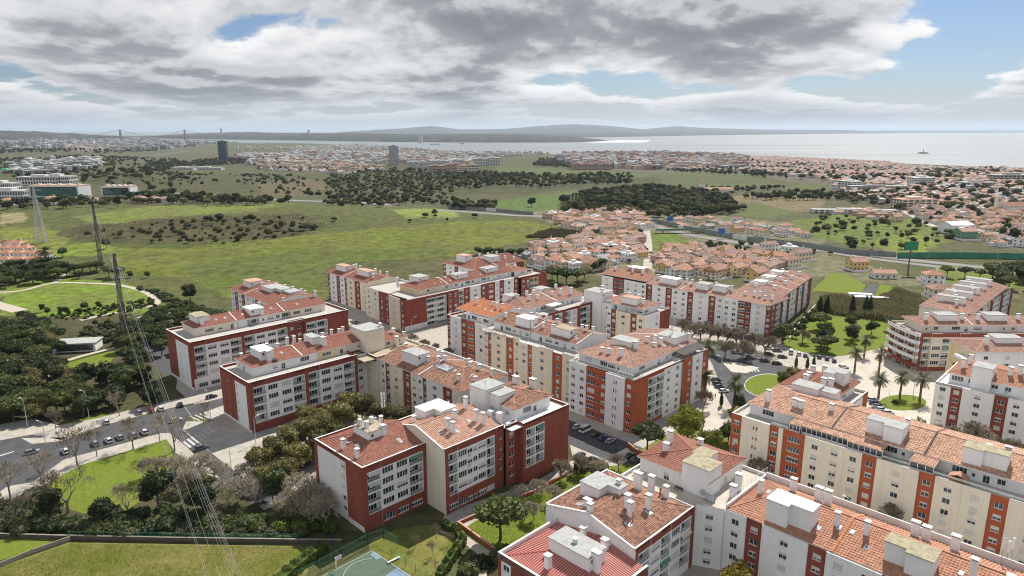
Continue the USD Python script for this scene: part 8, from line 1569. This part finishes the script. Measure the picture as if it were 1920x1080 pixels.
t = thing('farmstead', 'white farmstead with orange roof and little tower on the green slope', 'farm', gp(1338, 362), .05); m = MB(); m.box(-36, 36, -7, 7, -3, 7); m.build(t, 'wall', 'white'); m = MB(); m.add([(-37, -8, 7), (37, -8, 7), (37, 8, 7), (-37, 8, 7), (-31, 0, 11), (31, 0, 11)], [(0, 1, 5, 4), (2, 3, 4, 5), (1, 2, 5), (3, 0, 4)]); m.build(t, 'roof', 'tile_orange'); m = MB(); m.box(-26, -18, -6, 4, 7, 20); m.build(t, 'tower', 'white'); m = MB(); m.add([(-27, -7, 20), (-17, -7, 20), (-17, 5, 20), (-27, 5, 20), (-22, -1, 24)], [(0, 1, 4), (1, 2, 4), (2, 3, 4), (3, 0, 4)]); m.build(t, 'tower_roof', 'tile_red')
t = thing('warehouse', 'white gabled warehouse in the town at right', 'hall', gp(1790, 436), .25); m = MB(); m.box(-14, 14, -9, 9, -3, 9); m.add([(-14, -9, 9), (-14, 9, 9), (-14, 0, 12)], [(0, 2, 1)]); m.add([(14, -9, 9), (14, 9, 9), (14, 0, 12)], [(0, 1, 2)]); m.build(t, 'wall', 'white'); m = MB(); m.hexa([(-14.3, -9.4, 8.9), (14.3, -9.4, 8.9), (14.3, 0, 12.05), (-14.3, 0, 12.05), (-14.3, -9.4, 9.2), (14.3, -9.4, 9.2), (14.3, 0, 12.35), (-14.3, 0, 12.35)]); m.hexa([(-14.3, 0, 12.05), (14.3, 0, 12.05), (14.3, 9.4, 8.9), (-14.3, 9.4, 8.9), (-14.3, 0, 12.35), (14.3, 0, 12.35), (14.3, 9.4, 9.2), (-14.3, 9.4, 9.2)]); m.build(t, 'roof', 'white_felt')
thing('house', 'green walled house with pale roof below the white warehouse', 'house', gp(1808, 448), .1, None, 1.4, proto_house('house', 12, 9, 6, 'green_wall', 'tile_pale', 'gable', 1.8, 77))
# motorway, barrier, signs, tracks
def ribbon(name, pts, width, mtl, label, dz=.12, kind='structure'):
    q = ground([p[0] for p in pts], [p[1] for p in pts]); s = np.linspace(0, len(q) - 1, 60); q = np.stack([np.interp(s, np.arange(len(q)), q[:, j]) for j in range(3)], 1); d = np.gradient(q[:, :2], axis=0); d /= np.linalg.norm(d, axis=1, keepdims=True); n = np.c_[-d[:, 1], d[:, 0]] * width / 2
    a, b_ = q[:, :2] + n, q[:, :2] - n; z = np.maximum(np.maximum(land_z(a[:, 0], a[:, 1]), land_z(b_[:, 0], b_[:, 1])), q[:, 2]) + dz; m = MB(); V = np.concatenate([np.c_[a, z], np.c_[b_, z], np.c_[a, z - 2], np.c_[b_, z - 2]]); k = np.arange(59)
    m.addq(V, np.stack([k, k + 60, k + 61, k + 1], 1)); m.addq(np.zeros((0, 3)), np.stack([k, k + 1, k + 121, k + 120], 1) - len(V)); m.addq(np.zeros((0, 3)), np.stack([k + 61, k + 60, k + 180, k + 181], 1) - len(V)); m.build('/World', name, mtl, kind=kind, label=label); return q
stucco('motorway', (0.23, 0.225, 0.215), .12, .05, streak=False)
ribbon('motorway', [(1195, 416), (1290, 440), (1400, 458), (1500, 466), (1600, 474), (1720, 489), (1860, 503), (1990, 512)], 13, 'motorway', 'far carriageway of the motorway behind the village')
ribbon('motorway', [(1560, 474), (1640, 486), (1740, 498), (1860, 512), (1990, 524)], 10, 'motorway', 'near carriageway of the motorway at right')
ribbon('motorway', [(1212, 430), (1216, 460), (1214, 505)], 7, 'cobble', 'pale village street leading away from the white row'); ribbon('motorway', [(1690, 394), (1740, 420), (1800, 440)], 9, 'cobble', 'pale street climbing into the town at right')
ribbon('motorway', [(318, 362), (400, 366), (480, 373), (560, 377), (680, 381), (740, 386)], 16, 'motorway', 'motorway crossing the valley behind the meadow'); ribbon('motorway', [(810, 394), (880, 398), (960, 404), (1085, 408)], 13, 'motorway', 'motorway stretch left of the village')
ribbon('motorway', [(215, 300), (240, 296), (300, 290), (420, 282)], 16, 'motorway', 'far road climbing the slope at left')
def barrier(pts, h, mtl, label, cat='noise barrier'):
    q = ground([p[0] for p in pts], [p[1] for p in pts]); o = q[0]; t = thing('noise_barrier', label, cat, o); s = 0.0
    for a, b_ in zip(q[:-1], q[1:]):
        L = np.linalg.norm(b_ - a); n = max(1, int(L / 14))
        for k in range(n):
            p0, p1 = a + (b_ - a) * k / n - o, a + (b_ - a) * (k + .985) / n - o; m = MB(); m.hexa([(p0[0], p0[1] - .15, p0[2] - 2), (p1[0], p1[1] - .15, p1[2] - 2), (p1[0], p1[1] + .15, p1[2] - 2), (p0[0], p0[1] + .15, p0[2] - 2), (p0[0], p0[1] - .15, p0[2] + h), (p1[0], p1[1] - .15, p1[2] + h), (p1[0], p1[1] + .15, p1[2] + h), (p0[0], p0[1] + .15, p0[2] + h)]); m.build(t, 'panel', mtl if not (k == n - 1 and n > 3) else 'block_white')
barrier([(1195, 414), (1245, 421), (1300, 434), (1400, 452), (1508, 463), (1590, 476), (1680, 482)], 4.6, 'barrier', 'long grey green noise barrier along the motorway'); barrier([(1682, 484), (1740, 484), (1806, 484), (1870, 485), (1980, 488)], 5.2, 'barrier_green', 'bright green noise barrier at the right'); barrier([(840, 391), (930, 397), (1000, 403)], 4, 'barrier', 'noise barrier along the motorway left of the village')
t = thing('billboard', 'green billboard on a tall dark post beside the motorway', 'billboard', gp(1702, 512), 0); m = MB(); m.cyl(0, 0, -1, 19, .55, .45, 8); m.build(t, 'post', 'rust_steel_wall_shade'); m = MB(); m.box(-5, 5, -.5, .5, 18, 24.5); m.build(t, 'panel', 'sign_green'); m = MB(); m.box(-5.2, 5.2, -.35, .35, 17.9, 24.7); m.build(t, 'frame', 'rust_steel_wall_shade')
for x, y, l in ((1256, 424, 'blue motorway sign on the bridge by the village'), (1352, 448, 'blue motorway sign in front of the noise barrier')):
    t = thing('road_sign', l, 'sign', gp(x, y), 0); m = MB(); m.box(-3.4, 3.4, -.15, .15, 5.5, 10.5); m.build(t, 'panel', 'sign_blue'); m = MB(); m.cyl(-2.6, 0, -1, 10.4, .2, n=6); m.build(t, 'post', 'steel'); m = MB(); m.cyl(2.6, 0, -1, 10.4, .2, n=6); m.build(t, 'post', 'steel')
t = thing('footbridge', 'pale road bridge over the motorway by the village', 'bridge', gp(1270, 437), .1); m = MB(); m.box(-24, 24, -2, 2, 2.5, 3.6); m.build(t, 'deck', 'concrete'); m = MB(); m.box(-24, 24, -2.1, -1.9, 3.6, 4.8); m.build(t, 'railing', 'barrier_green')
for x in (-16, 16): m = MB(); m.box(x - .7, x + .7, -1.2, 1.2, -4, 2.5); m.build(t, 'pier', 'concrete')

# ------------------------------------------------------------------ mid-distance trees
HC = []
def bushes(outline, sp, hs, label, group, seed, kinds=('fartree',), clear=()): grove(list(kinds), outline, sp, hs, label, group, seed, clear=clear)
for x, y, h in ((1045, 530, 11), (1062, 534, 12), (1082, 532, 11), (1095, 526, 9), (1035, 524, 9)): plant('pine', x, y, h, 'dark umbrella pine of the clump right of the back left block', 'pines right of the back left block', 1.15)
for x, y, h in ((915, 482, 9), (935, 484, 9), (955, 484, 8), (975, 480, 7), (898, 478, 7)): plant('dark', x, y, h, 'dark tree of the clump above the back left block', 'clump above the back left block', 1.4)
for x, y, h in ((1130, 505, 9), (1115, 508, 7)): plant('dark', x, y, h, 'round dark tree among the houses above the white row', 'dark trees above the white row', 1.3)
plant('conifer', 1330, 475, 14, 'tall dark fir among the village houses'); plant('conifer', 1900, 450, 16, 'tall dark fir in the town at the right edge')
bushes([(150, 440), (330, 412), (470, 408), (620, 425), (560, 445), (420, 460), (250, 450)], 15, (1.6, 4.2), 'bush scattered over the brown hillside', 'hillside bushes', 61, ('shrub', 'darkshrub', 'shrub', 'hedgebush'))
bushes([(120, 452), (240, 440), (350, 420), (600, 408), (690, 425), (500, 450), (330, 462)], 40, (4, 8), 'round dark tree scattered over the brown hillside', 'hillside trees', 62)
for x, y, h in ((412, 412, 9), (388, 414, 7), (470, 416, 9), (528, 432, 8), (550, 432, 8), (570, 432, 9), (590, 430, 7)): plant('fartree', x, y, h, 'single round tree on the meadow hill', 'single trees on the meadow hill')
reeds('bushes', [(1080, 448), (1140, 432), (1030, 432), (985, 446)], 5000, (2, 4), 'brown green thicket at the village edge', 63)
bushes([(690, 442), (760, 418), (870, 420), (900, 408), (830, 398), (780, 412)], 30, (4, 8), 'dark tree along the lower meadow edge', 'trees along the lower meadow', 64)
bushes([(1490, 425), (1560, 405), (1720, 415), (1790, 440), (1740, 475), (1600, 466), (1520, 450)], 21, (3, 8), 'bush or tree on the green slope above the noise barrier', 'green slope trees', 65, ('fartree', 'darkshrub', 'olive'))
for x, y, h in ((1775, 520, 9), (1808, 522, 9), (1836, 524, 8)): plant('pine', x, y, h, 'small umbrella pine in the row by the motorway at right', 'small pines by the motorway', 1.1)
bushes([(1850, 520), (1960, 500), (1960, 560), (1890, 545)], 11, (9, 13), 'dark tree of the clump at the right edge below the motorway', 'clump at the right edge', 66, ('dark', 'pine'))
bushes([(1210, 470), (1440, 480), (1440, 515), (1240, 512)], 13, (3, 6), 'garden tree between the houses behind the white row', 'garden trees behind the white row', 67, ('green', 'dark', 'street'))
bushes([(990, 478), (1200, 440), (1210, 500), (1020, 510)], 14, (3, 7), 'garden tree between the village houses', 'village garden trees', 68, ('green', 'dark', 'olive'))
bushes([(1290, 448), (1440, 462), (1560, 478), (1500, 485), (1380, 470)], 15, (3, 6), 'bush on the near bank of the motorway', 'motorway bank bushes', 69, ('shrub', 'darkshrub', 'olive'))
bushes([(1690, 400), (1960, 385), (1960, 470), (1800, 440)], 30, (6, 11), 'garden tree in the town at right', 'town garden trees', 70)
plant('fartree', 997, 388, 14, 'single tree on the bright green field')
# far woods and far town: masses past counting
W3 = ('fartree', 'olive', 'dark')
stuff_grove('wood', W3, [(1055, 402), (1050, 380), (1100, 364), (1230, 354), (1345, 367), (1400, 398), (1290, 412)], 14, (7, 14), 'mixed dark wood beyond the village', 81)
stuff_grove('wood', W3, [(1270, 400), (1290, 382), (1345, 384), (1355, 396), (1300, 406)], 10, (9, 13), 'dark round wood below the farmstead', 82)
stuff_grove('wood', W3, [(827, 332), (900, 326), (1040, 330), (1187, 328), (1187, 346), (1010, 354), (930, 350), (850, 356)], 26, (7, 15), 'dark wooded belt across the valley', 83)
stuff_grove('wood', W3, [(610, 338), (827, 330), (860, 372), (700, 392), (610, 385)], 27, (4, 11), 'loose trees and bushes of the valley slope', 84)
stuff_grove('wood', W3, [(780, 380), (930, 384), (935, 393), (860, 395)], 17, (7, 12), 'dark tree belt behind the meadow', 98); stuff_grove('bushes', ('shrub', 'darkshrub', 'olive'), [(610, 320), (930, 326), (1010, 345), (840, 358), (640, 390)], 20, (2, 6), 'scrub of the valley', 99)
stuff_grove('wood', W3, [(1000, 312), (1090, 318), (1050, 300), (1010, 300)], 26, (10, 16), 'dark wood above the bright far field', 85)
stuff_grove('wood', W3, [(270, 306), (420, 300), (620, 302), (410, 312), (280, 312)], 26, (10, 16), 'dark tree line behind the far valley', 86)
stuff_grove('wood', W3, [(1380, 372), (1500, 362), (1600, 366), (1720, 372), (1680, 380), (1560, 376), (1450, 378)], 17, (7, 12), 'dark tree line above the vineyard', 87); stuff_grove('wood', W3, [(1260, 368), (1330, 355), (1480, 352), (1400, 362), (1290, 372)], 22, (7, 11), 'dark trees along the farm track', 97)
stuff_grove('bushes', ('darkshrub', 'fartree'), [(130, 330), (300, 322), (640, 330), (650, 370), (330, 358), (200, 360)], 28, (3, 8), 'dark bushes dotted over the far green valley slope', 88)
stuff_grove('wood', W3, [(230, 372), (330, 366), (560, 384), (420, 388), (230, 384)], 17, (8, 13), 'dark trees in front of the far motorway', 89); stuff_grove('wood', W3, [(0, 385), (60, 382), (230, 378), (230, 390), (0, 396)], 20, (8, 13), 'dark trees below the glass offices', 90)
stuff_grove('wood', W3, [(0, 300), (200, 295), (330, 300), (300, 335), (150, 345), (0, 335)], 34, (9, 15), 'trees between the far offices', 91); stuff_grove('wood', W3, [(420, 300), (640, 305), (900, 330), (640, 328), (440, 315)], 48, (8, 14), 'street trees of the far suburb', 92)
stuff_grove('wood', W3, [(0, 258), (260, 262), (380, 272), (200, 290), (0, 290)], 60, (12, 22), 'dark woods on the far left ridge', 93)
stuff_grove('wood', W3, [(1550, 372), (1920, 345), (1960, 400), (1700, 400), (1620, 385)], 24, (8, 14), 'street trees of the town at right', 94); stuff_grove('wood', W3, [(1180, 312), (1400, 300), (1700, 318), (1960, 320), (1960, 345), (1600, 350), (1300, 325)], 34, (9, 17), 'trees among the far seaside town', 95)
def far_town(outline, spacing, prs, hs, label, seed, clear=()):
    P_ = scatter_pts(outline, spacing, seed); r = np.random.default_rng(seed); path = '/World/' + free_name('/World', 'far_town'); pi = UsdGeom.PointInstancer.Define(stage, path); tg = []
    for i, pp in enumerate(prs): x = UsdGeom.Xform.Define(stage, path + '/kind_%03d' % i); x.GetPrim().GetReferences().AddInternalReference(pp); tg.append(x.GetPath())
    pi.CreatePrototypesRel().SetTargets(tg); n = len(P_); pi.CreatePositionsAttr(Vt.Vec3fArray.FromNumpy(P_.astype(np.float32))); pi.CreateProtoIndicesAttr(Vt.IntArray.FromNumpy(r.integers(0, len(prs), n).astype(np.int32)))
    s = r.uniform(*hs, (n, 3)); pi.CreateScalesAttr(Vt.Vec3fArray.FromNumpy(s.astype(np.float32))); pi.CreateOrientationsAttr(Vt.QuathArray([Gf.Quath(float(math.cos(t)), 0, 0, float(math.sin(t))) for t in r.choice([0, .25, .8, 1.1], n) + r.normal(0, .06, n)])); meta(pi.GetPrim(), label, 'town', kind='stuff')
FH = [proto_house('far_house', 12, 10, 6.0, wm, rm, kd, 2.2, 300 + i, False, True) for i, (wm, rm, kd) in enumerate((('block_white', 'tile_far', 'hip'), ('block_white', 'tile_pink', 'gable'), ('block_pink', 'tile_far', 'gable'), ('cream', 'tile_pale', 'hip'), ('block_white', 'white_felt', 'flat')))]
far_town([(1240, 300), (1400, 296), (1560, 300), (1700, 313), (1960, 320), (1960, 350), (1750, 352), (1580, 348), (1420, 322), (1250, 318)], 24, FH, (.9, 1.4), 'tiled roofs of the far seaside town', 101); far_town([(1040, 296), (1180, 290), (1400, 297), (1400, 318), (1250, 318), (1180, 318), (1050, 308)], 48, [BK['white'], BK['cream'], BK['pink'], BK['grey']], (.7, 1.5), 'pale blocks of the far seaside town', 102)
HP_ = [h[0] for h in HK]
far_town([(1020, 410), (1090, 402), (1190, 398), (1225, 420), (1180, 442), (1090, 440)], 15, HP_, (.9, 1.15), 'roofs of the far end of the village', 110); far_town([(1690, 398), (1760, 385), (1920, 380), (1960, 470), (1860, 465), (1790, 438)], 19, HP_, (.95, 1.3), 'houses of the town at right', 111)
far_town([(1560, 340), (1760, 346), (1960, 345), (1960, 372), (1960, 382), (1740, 388), (1660, 385), (1570, 366)], 23, FH, (.9, 1.4), 'tiled roofs of the upper town at right', 103); far_town([(440, 292), (640, 286), (760, 292), (900, 298), (880, 312), (740, 304), (620, 312), (460, 312)], 46, [BK['white'], BK['white'], BK['white'], BK['pink'], BK['cream'], BK['low'], FH[0]], (.7, 1.25), 'pale houses of the far suburb', 104)
far_town([(470, 306), (640, 305), (730, 318), (660, 330), (480, 318)], 32, [BK['cream'], FH[0], FH[4], FH[1]], (.8, 1.2), 'white low houses of the far suburb', 105); far_town([(420, 280), (620, 276), (900, 286), (1040, 290), (900, 296), (620, 288)], 60, [BK['white'], BK['cream'], FH[0], FH[1]], (.8, 1.4), 'pale houses along the far river bank', 106)
far_town([(110, 274), (235, 266), (250, 276), (130, 284)], 38, [BK['cream'], FH[1], FH[1]], (.9, 1.3), 'orange cream housing on the far left slope', 107); far_town([(0, 318), (40, 308), (190, 302), (200, 312), (60, 332)], 60, [BK['low'], BK['grey'], BK['white']], (.8, 1.5), 'office blocks at the far left', 108); far_town([(0, 262), (240, 262), (430, 268), (300, 280), (0, 284)], 130, [BK['white'], BK['low'], BK['grey']], (1, 1.9), 'scattered blocks on the far left ridge', 109)
def shore_pts(x0, x1, d0, d1, n, seed, z):
    r = np.random.default_rng(seed); px = r.uniform(x0, x1, n); d = r.uniform(d0, d1, n); return np.c_[(px - 960) / 1280 * d / _cp, d, np.full(n, z)]

# ------------------------------------------------------------------ far landmarks across the water
t = thing('suspension_bridge', 'distant suspension bridge with two tall towers across the river', 'bridge', (*sea_pt(262, 11000), SEA)); A_ = np.array([*sea_pt(262, 11000), SEA]); B_ = np.array([*sea_pt(377, 12000), SEA]); d_ = (B_ - A_); n_ = d_ / np.linalg.norm(d_)
for q in (A_, B_):
    m = MB(); o = q - A_
    for sd in (-1, 1): m.hexa([(o[0] - 9, o[1] + sd * 14 - 9, -2), (o[0] + 9, o[1] + sd * 14 - 9, -2), (o[0] + 9, o[1] + sd * 14 + 9, -2), (o[0] - 9, o[1] + sd * 14 + 9, -2), (o[0] - 6, o[1] + sd * 11 - 6, 178), (o[0] + 6, o[1] + sd * 11 - 6, 178), (o[0] + 6, o[1] + sd * 11 + 6, 178), (o[0] - 6, o[1] + sd * 11 + 6, 178)])
    for z in (30, 75, 120, 172): m.box(o[0] - 5, o[0] + 5, o[1] - 14, o[1] + 14, z, z + 9)
    m.build(t, 'tower', 'rust_steel_wall_shade')
m = MB(); a = -n_ * 520; b_ = d_ + n_ * 900; m.bar(a + (0, 0, 70), b_ + (0, 0, 66), 26, 9); m.build(t, 'deck', 'rust_steel_wall_shade')
for sd in (-1, 1):
    m = MB(); s = np.linspace(0, 1, 25); q = d_ * s[:, None]; q[:, 2] = 176 - 95 * 4 * s * (1 - s); q[:, 1] += sd * 11; m.tube(q, 1.5, 4); m.tube([(a[0], a[1] + sd * 11, 72), (0, sd * 11, 176)], 1.5, 4); m.tube([(d_[0], d_[1] + sd * 11, 176), (d_[0] + n_[0] * 520, d_[1] + n_[1] * 520 + sd * 11, 72)], 1.5, 4); m.build(t, 'cable', 'rust_steel_wall_shade', kind='stuff')
    m = MB()
    for s_ in np.linspace(.03, .97, 32): z = 176 - 95 * 4 * s_ * (1 - s_); m.bar((d_[0] * s_, d_[1] * s_ + sd * 11, 72), (d_[0] * s_, d_[1] * s_ + sd * 11, z), .5)
    m.build(t, 'hanger', 'rust_steel_wall_shade', kind='stuff')
p = sea_pt(442, 13600); t = thing('monument', 'tall pale monument of four pillars carrying a cross shaped statue on the far bank', 'monument', (p[0], p[1], 62))
for x in (-1, 1):
    for y in (-1, 1): m = MB(); m.box(x * 9 - 3.5, x * 9 + 3.5, y * 9 - 3.5, y * 9 + 3.5, -30, 62); m.build(t, 'pillar', 'concrete')
m = MB(); m.box(-14, 14, -14, 14, 62, 68); m.build(t, 'platform', 'concrete'); m = MB(); m.cyl(0, 0, 68, 92, 5, 3, 8); m.build(t, 'figure', 'concrete'); m = MB(); m.box(-12, 12, -2, 2, 84, 87); m.build(t, 'arms', 'concrete')
p = sea_pt(1697, 5300); t = thing('lighthouse_island', 'small round fort with lighthouse out in the bright water', 'lighthouse', (p[0], p[1], SEA)); m = MB(); m.cyl(0, 0, -3, 4, 52, 44, 20); m.build(t, 'rocks', 'ruin'); m = MB(); m.cyl(0, 0, 4, 12, 31, 29, 20); m.build(t, 'fort', 'ruin'); m = MB(); m.cyl(0, 0, 12, 27, 5, 3.5, 10); m.build(t, 'tower', 'beige'); m = MB(); m.cyl(0, 0, 27, 31, 2.8, 2.4, 8); m.build(t, 'lantern', 'car_red')
for x, d, h, w, l in ((797, 9700, 95, 60, 'pale silo group on the far bank'), (598, 12000, 60, 34, 'lone tower block on the far hill')): p = sea_pt(x, d); thing('far_block', l, 'building', (p[0], p[1], SEA + (5 if x > 700 else 115)), 0, None, (w / 20, 2, h / 36), BK['tall'])
for k, (x, d, w) in enumerate(((822, 8600, 120), (870, 8900, 60))):
    p = sea_pt(x, d); t = thing('cargo_ship', ('larger' if w > 100 else 'smaller') + ' dark ship lying on the grey river', 'ship', (p[0], p[1], SEA)); m = MB(); m.hexa([(-w / 2, -7, -2), (w / 2 - 8, -5, -2), (w / 2 - 8, 5, -2), (-w / 2, 7, -2), (-w / 2, -8, 7), (w / 2, -6, 9), (w / 2, 6, 9), (-w / 2, 8, 7)]); m.build(t, 'hull', 'dark_panel'); m = MB(); m.box(-w / 2 + 3, -w / 2 + 14, -6, 6, 7, 20); m.build(t, 'bridge', 'office_white')
haze()
